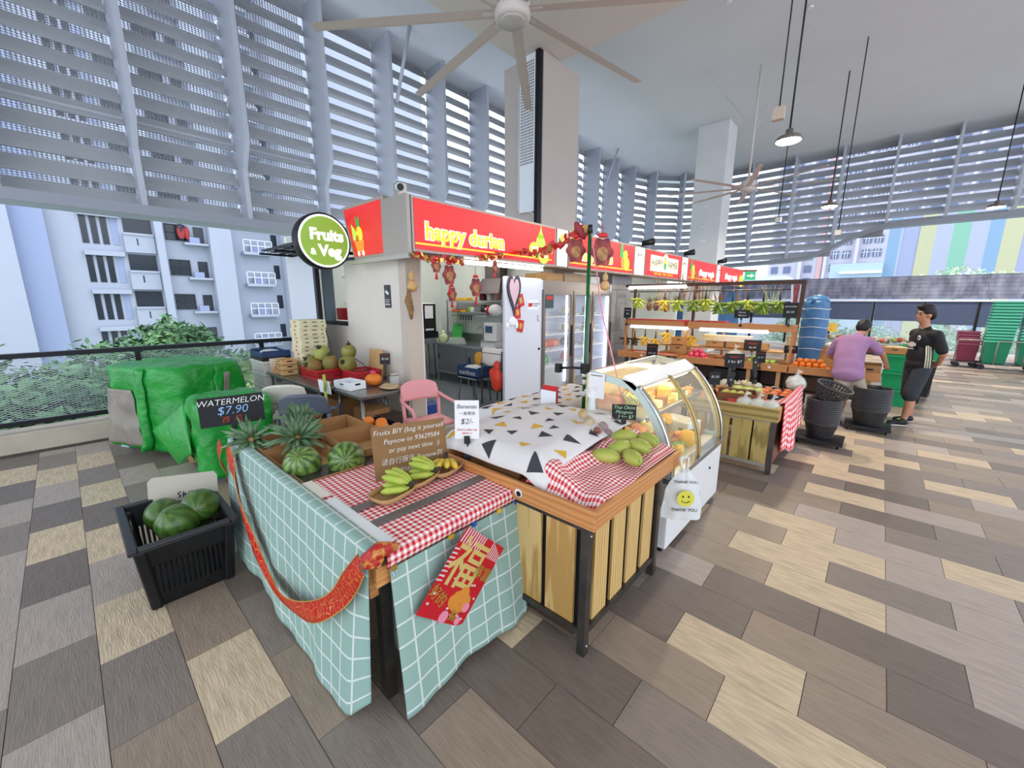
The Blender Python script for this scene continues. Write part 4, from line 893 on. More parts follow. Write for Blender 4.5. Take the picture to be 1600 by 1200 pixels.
M_mint = pattern_mat('mint_grid_cloth', '#8eaa9e', '#ccd3cd', lines_fn(0.105, 0.010), bump=0.3)
M_oak = mat('orange_wood', '#b9783f', 0.5, col2='#d59a5c', scale=3.5, stretch=(1.2, 1.2, 12), bump=0.05)
M_oakx = mat('orange_wood_long', '#b9783f', 0.5, col2='#d79c5e', scale=3.0, stretch=(1.0, 1.0, 16), bump=0.05)
def woodmat(name, a, b_, axis, sc=3.0):
    if name in MATS: return MATS[name]
    m = bpy.data.materials.new(name); m.use_nodes = True; nt = m.node_tree; p = nt.nodes['Principled BSDF']; p.inputs['Roughness'].default_value = 0.5
    tc = nt.nodes.new('ShaderNodeTexCoord'); mp = nt.nodes.new('ShaderNodeMapping'); w = nt.nodes.new('ShaderNodeTexWave'); r = nt.nodes.new('ShaderNodeValToRGB')
    mp.inputs['Scale'].default_value = {'z': (9, 9, 0.9), 'x': (0.9, 9, 9), 'y': (9, 0.9, 9)}[axis]
    w.wave_type = 'RINGS'; w.inputs['Scale'].default_value = sc; w.inputs['Distortion'].default_value = 5.0; w.inputs['Detail'].default_value = 3; w.inputs['Detail Scale'].default_value = 1.2
    oi = nt.nodes.new('ShaderNodeObjectInfo'); va = nt.nodes.new('ShaderNodeVectorMath'); va.operation = 'ADD'
    sc_ = nt.nodes.new('ShaderNodeVectorMath'); sc_.operation = 'SCALE'; sc_.inputs['Scale'].default_value = 3.0
    cb = nt.nodes.new('ShaderNodeCombineXYZ')
    for k in range(3): nt.links.new(oi.outputs['Random'], cb.inputs[k])
    nt.links.new(cb.outputs[0], sc_.inputs[0]); nt.links.new(tc.outputs['Object'], va.inputs[0]); nt.links.new(sc_.outputs[0], va.inputs[1])
    nt.links.new(va.outputs[0], mp.inputs['Vector']); nt.links.new(mp.outputs[0], w.inputs['Vector']); nt.links.new(w.outputs['Fac'], r.inputs[0])
    r.color_ramp.elements[0].color = lin(a); r.color_ramp.elements[1].color = lin(b_); r.color_ramp.elements[0].position = 0.1; r.color_ramp.elements[1].position = 0.6
    nt.links.new(r.outputs[0], p.inputs['Base Color']); MATS[name] = m
    return m
M_ash = woodmat('ash_plank', '#b48c4c', '#d8b678', 'z', 1.5)
M_ashg = woodmat('olive_plank', '#8d783f', '#b39b5b', 'z', 1.5)
M_ashx = woodmat('olive_board', '#86713a', '#ae9556', 'x', 0.5)
M_trx = woodmat('tray_wood_x', '#b87840', '#ca8c52', 'x', 1.3); M_try = woodmat('tray_wood_y', '#b87840', '#ca8c52', 'y', 1.3)

# ------------------------------------------------------------------ prototypes of produce
def melon_mat(name, a, b_, k=11):
    m = bpy.data.materials.new(name); m.use_nodes = True; nt = m.node_tree; p = nt.nodes['Principled BSDF']; p.inputs['Roughness'].default_value = 0.32
    tc = nt.nodes.new('ShaderNodeTexCoord'); s = nt.nodes.new('ShaderNodeSeparateXYZ'); nt.links.new(tc.outputs['Object'], s.inputs[0])
    n = nt.nodes.new('ShaderNodeTexNoise'); n.inputs['Scale'].default_value = 22; n.inputs['Detail'].default_value = 5; nt.links.new(tc.outputs['Object'], n.inputs['Vector'])
    ang = math_node(nt, 'ARCTAN2', s.outputs[1], s.outputs[0])
    v = math_node(nt, 'SINE', math_node(nt, 'ADD', math_node(nt, 'MULTIPLY', ang, k), math_node(nt, 'MULTIPLY', n.outputs[0], 7.0)))
    v = math_node(nt, 'ADD', math_node(nt, 'MULTIPLY', v, 0.22), math_node(nt, 'MULTIPLY', n.outputs[0], 1.0))
    r = nt.nodes.new('ShaderNodeValToRGB'); nt.links.new(v, r.inputs[0]); r.color_ramp.elements[0].color = lin(a); r.color_ramp.elements[1].color = lin(b_)
    r.color_ramp.elements[0].position = 0.25; r.color_ramp.elements[1].position = 0.8
    nt.links.new(r.outputs[0], p.inputs['Base Color']); return m
M_melon = melon_mat('watermelon_rind', '#30501f', '#7d9848'); M_melon2 = melon_mat('watermelon_rind_dark', '#35561f', '#56762f', 9)
M_stem = mat('dry_stem', '#8a7a4c', 0.8)
def watermelon(label, loc, r, rot=(0, 0, 0), m=None, sx=1.0, group=None):
    t = thing('watermelon', label, 'watermelon', loc, group=group); t.rotation_euler = rot
    B().ell((0, 0, 0), (r, r, r * sx), 28, 18).build('rind', m or M_melon, t)
    B().tube([(0, 0, r * sx * 0.99), (0.004, 0.003, r * sx + 0.012), (0.012, 0.006, r * sx + 0.02)], [0.007, 0.005, 0.003], 6).build('stem', M_stem, t)
    return t
M_ban_y = mat('banana_yellow', '#d8b33a', 0.5, col2='#e5c84f', scale=6); M_ban_g = mat('banana_green', '#9aae3c', 0.5, col2='#c0c654', scale=6); M_ban_dg = mat('banana_raw', '#5f7f2f', 0.5, col2='#94a946', scale=7); M_bstem = mat('banana_stem', '#3b3324', 0.8)
def banana_part(t, m, yaw, lean, L_, r, base=(0, 0, 0), curl=0.5, hang=False):
    pts = []; rs = []
    for i in range(9):
        f = i / 8; a = lean + curl * (f - 0.1)
        pts.append((0 if i == 0 else pts[-1][0] + L_ / 8 * math.cos(a), 0, 0 if i == 0 else pts[-1][2] + L_ / 8 * math.sin(a)))
        rs.append(r * (0.28 if f == 0 else 0.55 if f < 0.2 else 1.0 if f < 0.85 else 0.75 if f < 0.95 else 0.25))
    c, s = math.cos(yaw), math.sin(yaw)
    B().tube([(base[0] + p[0] * c, base[1] + p[0] * s, base[2] + p[2]) for p in pts], rs, 7).build('banana', m, t)
def banana_hand(label, loc, rz, n, L_, r, m, spread=1.3, lean0=0.15, curl=0.6, group=None, two=False):
    t = thing('banana_bunch', label, 'bananas', loc, rz, group)
    for k in range(n):
        f = k / max(1, n - 1) - 0.5
        banana_part(t, m, f * spread, lean0 + 0.10 * math.cos(f * 3) + (0.28 if two and k % 2 else 0), L_ * (1 - 0.15 * abs(f)), r, (0, f * 0.05, 0.012 + (0.028 if two and k % 2 else 0)), curl)
    B().tube([(0.02, 0, 0.02), (-0.01, 0, 0.03), (-0.035, 0, 0.045)], [0.018, 0.013, 0.011], 8).build('stem', M_bstem, t)
    return t
def hang_hand(label, loc, rz, n, L_, r, m, group=None):
    """bunch hanging from its stem: bananas sweep out and curl upwards"""
    t = thing('banana_bunch', label, 'bananas', loc, rz, group)
    for k in range(n):
        f = k / max(1, n - 1) - 0.5
        banana_part(t, m, f * 4.2, -1.05 + 0.45 * math.sin(k * 2.1), L_ * (1 - 0.1 * abs(f)), r, (0, 0, 0), 1.1)
    for k in range(n - 2): banana_part(t, m, -PI/2 + (k / max(1, n - 3)) * PI + 0.2, -1.45, L_ * 0.9, r, (0, 0, -0.05), 0.9)
    B().tube([(0, 0, -0.04), (0, 0, 0.05), (0.01, 0, 0.16)], [0.022, 0.016, 0.008], 8).build('stem', M_bstem, t)
    B().tube([(0.01, 0, 0.16), (0.01, 0, 0.34)], 0.003, 5).build('string', M_pinkp, t)
    return t
def rosette(b, n, L_, w, rn, up=0.5, base=(0, 0, 0), droop=0.4):
    for i in range(n):
        a = i * 2.399 + rn.uniform(-0.2, 0.2); f = i / n; el = up * (0.15 + f * 1.1); Lk = L_ * (1 - 0.35 * f) * rn.uniform(0.85, 1.1)
        d = Vector((math.cos(a), math.sin(a), 0)); s = Vector((-d.y, d.x, 0)); vs = []
        for k in range(6):
            q = k / 5; e = el + 0.35 - droop * q * 1.6
            if k == 0: p = Vector(base) + d * 0.015
            else: p = p + (d * math.cos(e) + Vector((0, 0, 1)) * math.sin(e)) * Lk / 5
            ww = w * (1 - q) ** 0.7 * (0.7 + 0.3 * min(1, q * 4)) + 0.001
            vs += [p - s * ww + Vector((0, 0, ww * 0.5)), p.copy(), p + s * ww + Vector((0, 0, ww * 0.5))]
        b.add(vs, [(k*3+c, k*3+c+1, k*3+c+4, k*3+c+3) for k in range(5) for c in (0, 1)], smooth=True)
    return b
M_pleaf = mat('pineapple_leaf', '#35502f', 0.45, col2='#6f8c66', scale=9); M_pskin = mat('pineapple_skin', '#8a6a2f', 0.7, col2='#c09a4a', scale=30, bump=0.6)
def pineapple(label, loc, rot, seed=1, n=30, L_=0.2, group=None):
    t = thing('pineapple', label, 'pineapple', loc, group=group); t.rotation_euler = rot
    B().ell((0, 0, 0.09), (0.062, 0.062, 0.095), 16, 12, fn=lambda v: 1 + 0.05 * math.sin(v.z * 20) * math.sin(math.atan2(v.y, v.x) * 8)).build('fruit', M_pskin, t)
    rosette(B(), n, L_, 0.021, random.Random(seed), 1.0, (0, 0, 0.17), 0.62).build('crown', M_pleaf, t, solid=0.002)
    return t
def ball(name, label, cat, loc, r, m, group=None, sq=1.0, rot=None, stemm=None, mesh=[{}]):
    key = (name, m.name, round(r, 3), sq)
    if key not in mesh[0]: mesh[0][key] = B().ell((0, 0, 0), (r, r, r * sq), 14, 10, fn=lambda v: 1 - 0.06 * max(0, v.z - 0.85) / 0.15).mesh(name, m)
    o = bpy.data.objects.new(name, mesh[0][key]); link(o); o.location = loc
    if rot: o.rotation_euler = rot
    return props(o, label, cat, group)
def open_box(name, label, loc, sx, sy, h, m, rz=0, inner=None, group=None, cat='carton', th=0.006, handles=True, flare=0.0):
    t = thing(name, label, cat, loc, rz, group); hx, hy = sx / 2, sy / 2; im = inner or m
    B().box((-hx, -hy, 0), (hx, hy, th)).build('base', im, t)
    for nm, a, c in (('side', (-hx, -hy, 0), (hx, -hy + th, h)), ('side', (-hx, hy - th, 0), (hx, hy, h)), ('end', (-hx, -hy + th, 0), (-hx + th, hy - th, h)), ('end', (hx - th, -hy + th, 0), (hx, hy - th, h))):
        B().box(a, c).build(nm, m, t)
    if handles:
        for sgn in (-1, 1):
            B().box((sgn * hx - 0.002 - (0 if sgn > 0 else 0), -0.035, h * 0.58), (sgn * hx + 0.002, 0.035, h * 0.8)).build('hand_hole', M_black, t)
            B().box((-0.04, sgn * hy - 0.002, h * 0.62), (0.04, sgn * hy + 0.002, h * 0.75)).build('hand_hole', M_black, t)
    return t
M_chalk = mat('chalkboard', '#1a1b1e', 0.7); M_chw = mat('chalk_white', '#eceae4', 0.8); M_chb = mat('chalk_blue', '#8fb7e6', 0.8); M_chr = mat('chalk_red', '#c6452d', 0.8); M_chg = mat('chalk_green', '#b8d8a8', 0.8)
def chalk(label, loc, w, h, yaw, tilt, lines, stem=0.12, m=None, mname='board', clip=True, name='price_board'):
    """lines: (text, size, x, z, mat); loc = centre of board; faces local -Y"""
    t = thing(name, label, 'sign', loc); t.rotation_euler = (tilt, 0, yaw)
    B().box((-w/2, 0, -h/2), (w/2, 0.006, h/2)).build(mname, m or M_chalk, t)
    for body, s, x, z, mm_ in lines: text(body, s, mm_, t, (x, -0.002, z), RY, shear=0.2, ext=0.0008, offset=-0.010 * s)
    if clip:
        B().box((-0.018, -0.012, -h/2 - 0.03), (0.018, 0.018, -h/2 + 0.02)).build('clip', M_black, t)
        if stem: B().tube([(0, 0.003, -h/2 - 0.02), (0.004, 0.003, -h/2 - stem * 0.5), (0, 0.003, -h/2 - stem)], 0.007, 6).build('stem', M_black, t); B().box((-0.022, -0.018, -h/2 - stem - 0.04), (0.022, 0.024, -h/2 - stem + 0.01)).build('foot_clamp', M_black, t)
    return t

# ------------------------------------------------------------------ corner table with mint cloth
TB = thing('display_table', 'corner display table with a sunken steel bed under the mint grid cloth', 'table', (-2.74, -2.58, 0))
B().box((-1.03, -0.43, 0.66), (-0.10, 0.43, 0.70)).build('bed', M_dsteel, TB)
B().box((-0.10, -0.43, 0.74), (1.02, 0.43, 0.79)).build('bed', M_dsteel, TB)
for a, c in (((-1.05, -0.45, 0.66), (1.04, -0.43, 0.80)), ((-1.05, 0.43, 0.70), (1.04, 0.46, 0.79)), ((-1.05, -0.43, 0.66), (-1.03, 0.43, 0.80))): B().box(a, c).build('rim', M_oakx, TB)
B().box((1.02, -0.46, 0.64), (1.045, 0.47, 0.73)).build('front_board', M_oakx, TB)
for x in (-1.0, 0.98):
    for y in (-0.40, 0.40): B().box((x - 0.025, y - 0.025, 0), (x + 0.025, y + 0.025, 0.66)).build('leg', M_dsteel, TB)
B().box((-1.0, 0.39, 0.10), (0.98, 0.41, 0.14)).build('rail', M_dsteel, TB)
# side cloth (long side) and front cloth
def clothA(u, v):
    x = -3.80 + 2.09 * u + 0.38 * (1 - u) * v * v
    dep = 0.05 + 0.11 * v + 0.010 * v * math.sin(u * 17) + 0.005 * v * math.sin(u * 41 + 1)
    rc = max(0, (u - 0.95) / 0.05)
    z = 0.815 - v * (0.78 - 0.05 * math.sin(u * 6) - 0.04 * max(0, 0.2 - u) / 0.2)
    return (x + 0.02 * rc * (v - 0.3), -3.01 - dep + 0.05 * rc * v, max(0.012, z + 0.09 * rc * v * v))
cl = thing('mint_side_cloth', 'long mint grid tablecloth hanging along the side of the corner table', 'tablecloth', (-2.75, -3.06, 0.02))
B().surf(clothA, 70, 34, lambda u, v: (u * 2.09, v * 0.80)).build('drape', M_mint, cl, solid=0.004, w=True)
B().surf(lambda u, v: (-3.80 + 2.08 * u, -3.06 + 0.07 * v, 0.815 + 0.006 * math.sin(v * PI)), 40, 3, lambda u, v: (u * 2.09, 0.8 + v * 0.06)).build('top_fold', M_mint, cl, solid=0.004, w=True)
def clothB(u, v):
    y = -2.985 + 0.835 * u - 0.015 * (1 - u) * v
    dep = 0.012 + 0.085 * v + 0.012 * v * math.sin(u * 9 + 1.0) + 0.005 * v * math.sin(u * 25)
    return (-1.69 + dep, y, 0.715 + 0.0 * u - v * (0.70 - 0.03 * max(0, math.sin(u * 5 - 1.2)) * 1.0))
cl2 = thing('mint_front_cloth', 'mint grid cloth clipped across the front end of the corner table', 'tablecloth', (-1.65, -2.57, 0.02))
B().surf(clothB, 44, 34, lambda u, v: (u * 0.835 + 0.03, v * 0.72 + 0.05)).build('drape', M_mint, cl2, solid=0.004, w=True)
for u, m, nm in ((0.40, M_yelp, 'clip'), (0.58, M_bluep, 'clip'), (0.80, M_yelp, 'clip'), (0.97, M_bluep, 'clip'), (0.02, M_gold, 'clip')):
    p = clothB(u, 0); k = B().box((p[0] - 0.006, p[1] - 0.014, p[2] - 0.012), (p[0] + 0.010, p[1] + 0.014, p[2] + 0.012)).build(nm, m, cl2, w=True)
    B().tube([(p[0] + 0.006, p[1] - 0.008, p[2] - 0.012), (p[0] + 0.016, p[1] - 0.006, p[2] - 0.032), (p[0] + 0.016, p[1] + 0.006, p[2] - 0.032), (p[0] + 0.006, p[1] + 0.008, p[2] - 0.012)], 0.0015, 5).build('wire', M_steel, k, w=True)
# checked cloth on top
def top_ck(u, v):
    x = -2.60 + 0.925 * u; y = -3.0 + 0.86 * v
    return (x, y, 0.80 + 0.003 * math.sin(x * 9) * math.sin(y * 8))
ck = thing('gingham_table_cover', 'red and white gingham cover on the end of the corner table', 'tablecloth', (-2.1, -2.57, 0.80))
B().surf(top_ck, 24, 24, lambda u, v: (u * 0.925, v * 0.86)).build('top', M_ging, ck, solid=0.004, w=True)
B().surf(lambda u, v: (-1.675 + 0.012 * u * (1 - u) * 4, -3.0 + 0.86 * v, 0.80 - 0.075 * u), 4, 24, lambda u, v: (0.925 + u * 0.075, v * 0.86)).build('overhang', M_ging, ck, solid=0.004, w=True)
B().box((-2.60, -3.0, 0.805), (-2.35, -2.93, 0.812)).build('paper_strip', mat('strip_cream', '#ded7c6', 0.7), None, label='cream paper strip along the inner edge of the gingham cover', cat='paper')
B().box((-2.30, -3.0, 0.805), (-1.72, -2.93, 0.812)).build('paper_strip', mat('strip_white', '#dfe0dc', 0.7), None, label='white paper strip at the front corner of the gingham cover', cat='paper')
for x, lab in ((-1.905, 'long grey metal bar across the gingham cover nearest the front edge'), (-2.10, 'grey metal bar under the banana trays on the gingham cover')):
    B().box((x - 0.03, -2.93, 0.806), (x + 0.03, -2.14, 0.812)).build('metal_bar', mat('bar_grey', '#77726e', 0.4, metal=0.5), None, label=lab, cat='bar')
# plastic bag in the gap under the table
blob('plastic_bag', [('e', (0, 0, 0.3), (0.05, 0.07, 0.28)), ('e', (0.01, 0.03, 0.14), (0.05, 0.09, 0.12)), ('e', (0, -0.02, 0.5), (0.03, 0.05, 0.12))], mat('bag_clear_grey', '#b9b3a6', 0.25, var=0.12, scale=10), None, 0.015, 3, loc=(-1.80, -2.87, 0.1))
props(bpy.data.objects['plastic_bag'], 'crumpled translucent bag in the gap between the two mint cloths', 'bag')
text('GET\nTAGE', 0.05, M_black, bpy.data.objects['plastic_bag'], (0.062, -0.01, 0.25), (PI/2, 0.5, PI/2), name='printed_letters')
B().box((-0.012, -0.02, -0.1), (0.012, 0.02, 0.1)).build('bracket_plate', M_oak, TB, loc=(0.975, -0.445, 0.66))
# red brocade ribbon
pr_ = [(-3.60, 0.80), (-3.50, 0.72), (-3.39, 0.63), (-3.157, 0.465), (-2.814, 0.322), (-2.527, 0.262), (-2.262, 0.31), (-2.03, 0.42), (-1.85, 0.57), (-1.75, 0.70), (-1.68, 0.80)]
def cr(P, t):
    t = t * (len(P) - 1); i = min(int(t), len(P) - 2); f = t - i
    p0, p1, p2, p3 = P[max(i-1, 0)], P[i], P[i+1], P[min(i+2, len(P)-1)]
    return [0.5 * ((2*p1[k]) + (-p0[k]+p2[k])*f + (2*p0[k]-5*p1[k]+4*p2[k]-p3[k])*f*f + (-p0[k]+3*p1[k]-3*p2[k]+p3[k])*f**3) for k in range(len(p1))]
def brocade_fn(nt, x, y):
    v = nt.nodes.new('ShaderNodeTexVoronoi'); v.inputs['Scale'].default_value = 34; v.feature = 'DISTANCE_TO_EDGE'
    cb = nt.nodes.new('ShaderNodeCombineXYZ'); nt.links.new(x, cb.inputs[0]); nt.links.new(y, cb.inputs[1]); nt.links.new(cb.outputs[0], v.inputs['Vector'])
    a = math_node(nt, 'LESS_THAN', v.outputs['Distance'], 0.022)
    e = math_node(nt, 'GREATER_THAN', math_node(nt, 'ABSOLUTE', math_node(nt, 'SUBTRACT', y, 0.04)), 0.0365)
    return math_node(nt, 'MAXIMUM', a, e)
M_broc = pattern_mat('red_gold_brocade', '#b8201f', '#c99a45', brocade_fn, rough=0.45)
def ribbon(u, v):
    x, z = cr(pr_, u)
    x2, z2 = cr(pr_, min(1, u + 0.01)); x1, z1 = cr(pr_, max(0, u - 0.01)); tx, tz = x2 - x1, z2 - z1; l = math.hypot(tx, tz) or 1
    nx, nz = -tz / l, tx / l; w_ = 0.098 * (1 - 0.5 * math.exp(-((u - 0.42) / 0.05) ** 2)) * (v - 0.5)
    q = min(1, max(0, (0.82 - z) / 0.78)); yy = -3.085 - 0.125 * q - 0.02 - 0.012 * math.sin(u * 20 + v * 3)
    return (x + nx * w_, yy, max(0.02, z + nz * w_))
rb = thing('brocade_ribbon', 'red and gold brocade ribbon swagged along the mint side cloth', 'ribbon', (-2.7, -3.15, 0.05))
B().surf(ribbon, 90, 4, lambda u, v: (u * 2.6, v * 0.08)).build('swag', M_broc, rb, solid=0.003, w=True)
B().surf(lambda u, v: (-3.66 - 0.10 * u - 0.05 * v * (1 - u), -3.13 - 0.02 * math.sin(u * 5), 0.80 - 0.30 * u + 0.06 * v), 10, 3, lambda u, v: (u * 0.3, v * 0.08)).build('tail', M_broc, rb, solid=0.003, w=True)
b = B().ell((-1.67, -3.06, 0.80), (0.035, 0.05, 0.03), fn=lambda v: 1 + 0.2 * noise.noise(v * 4)); b.tube([(-1.68, -3.10, 0.80), (-1.66, -3.03, 0.84), (-1.66, -2.96, 0.82)], [0.03, 0.035, 0.02], 8); b.build('knot', mat('ribbon_red', '#b02420', 0.5, col2='#c98a3a', scale=40, lo=0.5, hi=0.62), rb, w=True)
# poster on front cloth (a flat print)
po = thing('new_year_poster', 'red diamond-hung paper with a large gold fu character on the front mint cloth', 'poster', (-1.612, -2.63, 0.505)); po.rotation_euler = (R(-44), R(4), 0)
B().box((0, -0.185, -0.215), (0.003, 0.185, 0.215)).build('sheet', mat('poster_red', '#c01822', 0.5), po)
M_pg = mat('poster_gold', '#e5c878', 0.4, metal=0.3); M_pgd = mat('poster_gold_dark', '#a98232', 0.5)
text('福', 0.26, M_pg, po, (0.005, -0.04, 0.045), RX, offset=0.003)
text('暴富', 0.075, M_pgd, po, (0.005, 0.115, 0.05), RX, offset=0.0006); text('好的', 0.07, M_pgd, po, (0.005, -0.115, -0.115), (PI/2, 0.3, PI/2), offset=0.0006)
b = B(); rn = random.Random(5)
for i in range(9): b.prism([(-0.18 + i * 0.021, 0.14), (-0.172 + i * 0.021, 0.14), (-0.165 + i * 0.021, 0.215), (-0.173 + i * 0.021, 0.215)], 0.003, 0.005, 'x')
for i in range(7): b.prism([(0.07 + i * 0.017, 0.13), (0.076 + i * 0.017, 0.13), (0.082 + i * 0.017, 0.215 - i * 0.008), (0.076 + i * 0.017, 0.215 - i * 0.008)], 0.003, 0.005, 'x')
for i in range(8): b.prism([(-0.19, 0.10 - i * 0.022), (-0.15, 0.105 - i * 0.022), (-0.15, 0.112 - i * 0.022), (-0.19, 0.108 - i * 0.022)], 0.003, 0.005, 'x')
b.build('ray_print', mat('poster_silver', '#d9c2c2', 0.4), po)
b = B(); disc(b, 0.06, -0.11, 0.085, 0.006, sz=0.55); disc(b, 0.03, -0.10, 0.045, 0.008); disc(b, 0.10, -0.10, 0.04, 0.008); disc(b, 0.06, -0.07, 0.04, 0.0085); b.build('flower_basket_print', mat('poster_orange', '#d88a34', 0.5), po)
for y_, z_, r_ in ((0.13, -0.12, 0.025), (0.0, -0.19, 0.03), (0.12, -0.19, 0.02)): b = B(); disc(b, y_, z_, r_, 0.009); b.build('flower_print', mat('poster_pink', '#e58aa0', 0.5), po)
text('财', 0.06, M_pgd, po, (0.006, 0.07, -0.175), RX, offset=0.001)
b = B()
for i in range(14): disc(b, rn.uniform(-0.16, 0.18), rn.uniform(-0.2, 0.0), 0.010, 0.0045, 8, sz=0.6)
b.build('petal_print', mat('poster_silver', ''), po)

# produce and signs on the corner table
bd = [(-3.54, -2.80, 'brown carton holding pineapples at the far left of the corner table', 0.44, 0.36), (-3.06, -2.82, 'brown carton under the larger watermelons on the corner table', 0.46, 0.36)]
open_box('fruit_carton', 'open brown carton at the left end of the corner table with pineapples', (-3.52, -2.79, 0.70), 0.42, 0.37, 0.12, M_card, 0, M_cardl)
open_box('fruit_carton', 'open brown carton holding the front watermelons on the corner table', (-2.94, -2.79, 0.70), 0.68, 0.37, 0.11, M_card, 0, M_cardl)
open_box('fruit_carton', 'open brown carton behind the pineapples, nearest the grey chair', (-3.52, -2.37, 0.70), 0.40, 0.38, 0.14, M_card, 0, M_cardl)
open_box('fruit_carton', 'open brown carton behind the watermelons with a green pear', (-3.02, -2.37, 0.70), 0.52, 0.38, 0.14, M_card, 0, M_cardl)
watermelon('striped watermelon in the corner table carton nearest the side cloth', (-2.86, -2.88, 0.825), 0.112, (R(25), R(35), 0))
watermelon('striped watermelon lying right of the other one by the gingham cover', (-2.72, -2.66, 0.83), 0.116, (R(70), 0, R(60)))
pineapple('pineapple with a spiky crown lying in front of the grey chair', (-3.40, -2.71, 0.765), (0, R(52), R(-18)), 1, 40, 0.24)
pineapple('pineapple crown farthest left behind the watermelon price board', (-3.66, -2.90, 0.765), (0, R(60), R(-30)), 2, 34, 0.2)
pineapple('pineapple crown rising between the price board and the grey chair', (-3.67, -2.64, 0.76), (0, R(30), R(10)), 3, 36, 0.2)
M_orange = mat('orange_skin', '#e0791f', 0.45, var=0.06, scale=20, bump=0.08, bscale=120); M_apr = mat('apple_blush', '#b9b04e', 0.4, col2='#cf6a42', scale=5); M_pear = mat('pear_green', '#a8b05a', 0.45, col2='#c3c07a', scale=7); M_persim = mat('persimmon', '#dd6a2b', 0.4)
tr = open_box('fruit_tray', 'dark fruit tray of oranges and apples behind the cartons on the corner table', (-3.25, -2.06, 0.74), 0.60, 0.24, 0.07, M_black, 0, M_black, cat='tray', handles=False)
for i, (x, y, m, lab) in enumerate(((-3.47, -2.10, M_orange, 'leftmost orange in the fruit tray behind the cartons'), (-3.36, -2.04, M_orange, 'second orange in the fruit tray behind the cartons'), (-3.25, -2.10, M_orange, 'biggest orange at the middle of the fruit tray behind the cartons'), (-3.13, -2.03, mat('pome_red', '#c08a52', 0.4, col2='#c65b3c', scale=5), 'blushed pear at the right of the oranges'), (-3.14, -2.12, M_apr, 'green and red apple in front of the blushed pear'), (-3.04, -2.08, M_apr, 'apple at the right end of the fruit tray'))):
    ball('fruit', lab, 'fruit', (x, y, 0.80), 0.052 if i != 2 else 0.058, m, sq=0.95)
ball('pear', 'pale green wrapped pear in the carton beside the brown payment sign', 'pear', (-2.84, -2.40, 0.755), 0.05, M_pear)
blob('net_bag', [('e', (0, 0, 0.03), (0.09, 0.07, 0.035)), ('e', (0.06, 0.02, 0.04), (0.06, 0.05, 0.03))], mat('net_red', '#d8402f', 0.6, var=0.2, scale=40), None, 0.012, 3, loc=(-2.80, -2.12, 0.79))
props(bpy.data.objects['net_bag'], 'red net bag behind the brown payment sign', 'bag')
chalk('black chalk board reading WATERMELON $7.90 clipped to the corner table', (-3.74, -3.02, 1.045), 0.40, 0.215, R(80), R(-6), [('WATERMELON', 0.062, 0.0, 0.065, M_chw), ('$7.90', 0.085, 0.0, 0.0, M_chb), ('西  瓜', 0.05, -0.01, -0.068, M_chr)], stem=0.10)
M_kraft = mat('kraft_sign', '#8a6740', 0.85, var=0.05, scale=4)
ps = thing('payment_sign', 'brown cardboard sign with white handwriting about paying for bagged fruit', 'sign', (-2.30, -2.44, 0.955)); ps.rotation_euler = (R(-14), R(2), R(78))
B().box((-0.235, 0, -0.165), (0.235, 0.005, 0.155)).build('board', M_kraft, ps)
for body, s_, x, z in (('Fruits BIY (bag it yourself', 0.044, 0.0, 0.115), ('Paynow to 93629584', 0.042, 0.01, 0.058), ('or pay next time  :)', 0.042, 0.02, 0.005), ('请自行服务 Paynow到', 0.042, 0.0, -0.062), ('93629584 或改天  :)', 0.040, 0.0, -0.122)): text(body, s_, M_chw, ps, (x, -0.002, z), RY, shear=0.22, ext=0.0008, offset=-0.014 * s_)
def kraft_tray(label, loc, rz):
    t = thing('kraft_tray', label, 'tray', loc, rz); b = B()
    n = 24; prof = [(0.0, 0.003), (0.62, 0.003), (0.85, 0.012), (1.0, 0.042), (0.97, 0.042), (0.83, 0.018)]
    vs = []; fs = []
    for r_, z in prof:
        for j in range(n):
            a = 2*PI*j/n; c, s = math.cos(a), math.sin(a); k = (abs(c) ** 4 + abs(s) ** 4) ** -0.25
            vs.append((0.085 * r_ * c * k, 0.125 * r_ * s * k, z))
    for i in range(len(prof) - 1):
        for j in range(n): fs.append((i*n+j, i*n+(j+1) % n, (i+1)*n+(j+1) % n, (i+1)*n+j))
    b.add(vs, fs, smooth=True); b.build('bowl', mat('kraft_tray', '#b58a5a', 0.8, var=0.05, scale=9), t, solid=0.003)
    return t
for x, y, rz, m, lab, n in ((-2.07, -2.72, R(12), M_ban_g, 'leftmost', 7), (-2.12, -2.52, R(15), M_ban_g, 'middle', 7), (-2.12, -2.33, R(15), M_ban_y, 'rightmost', 4)):
    kraft_tray('%s kraft paper tray of bananas on the gingham cover' % lab, (x, y, 0.812), rz)
    banana_hand({'leftmost': 'green hand of small bananas in the leftmost paper tray', 'middle': 'yellow-green hand of bananas in the middle paper tray', 'rightmost': 'ripe yellow hand of four bananas with a black stem in the rightmost paper tray'}[lab], (x + 0.05 if lab != 'rightmost' else x - 0.06, y + 0.075 if lab != 'rightmost' else y + 0.055, 0.848), R(-48) if lab == 'rightmost' else R(-150), n, 0.15, 0.021, m, 0.9, 0.02, -0.12, two=n > 5)

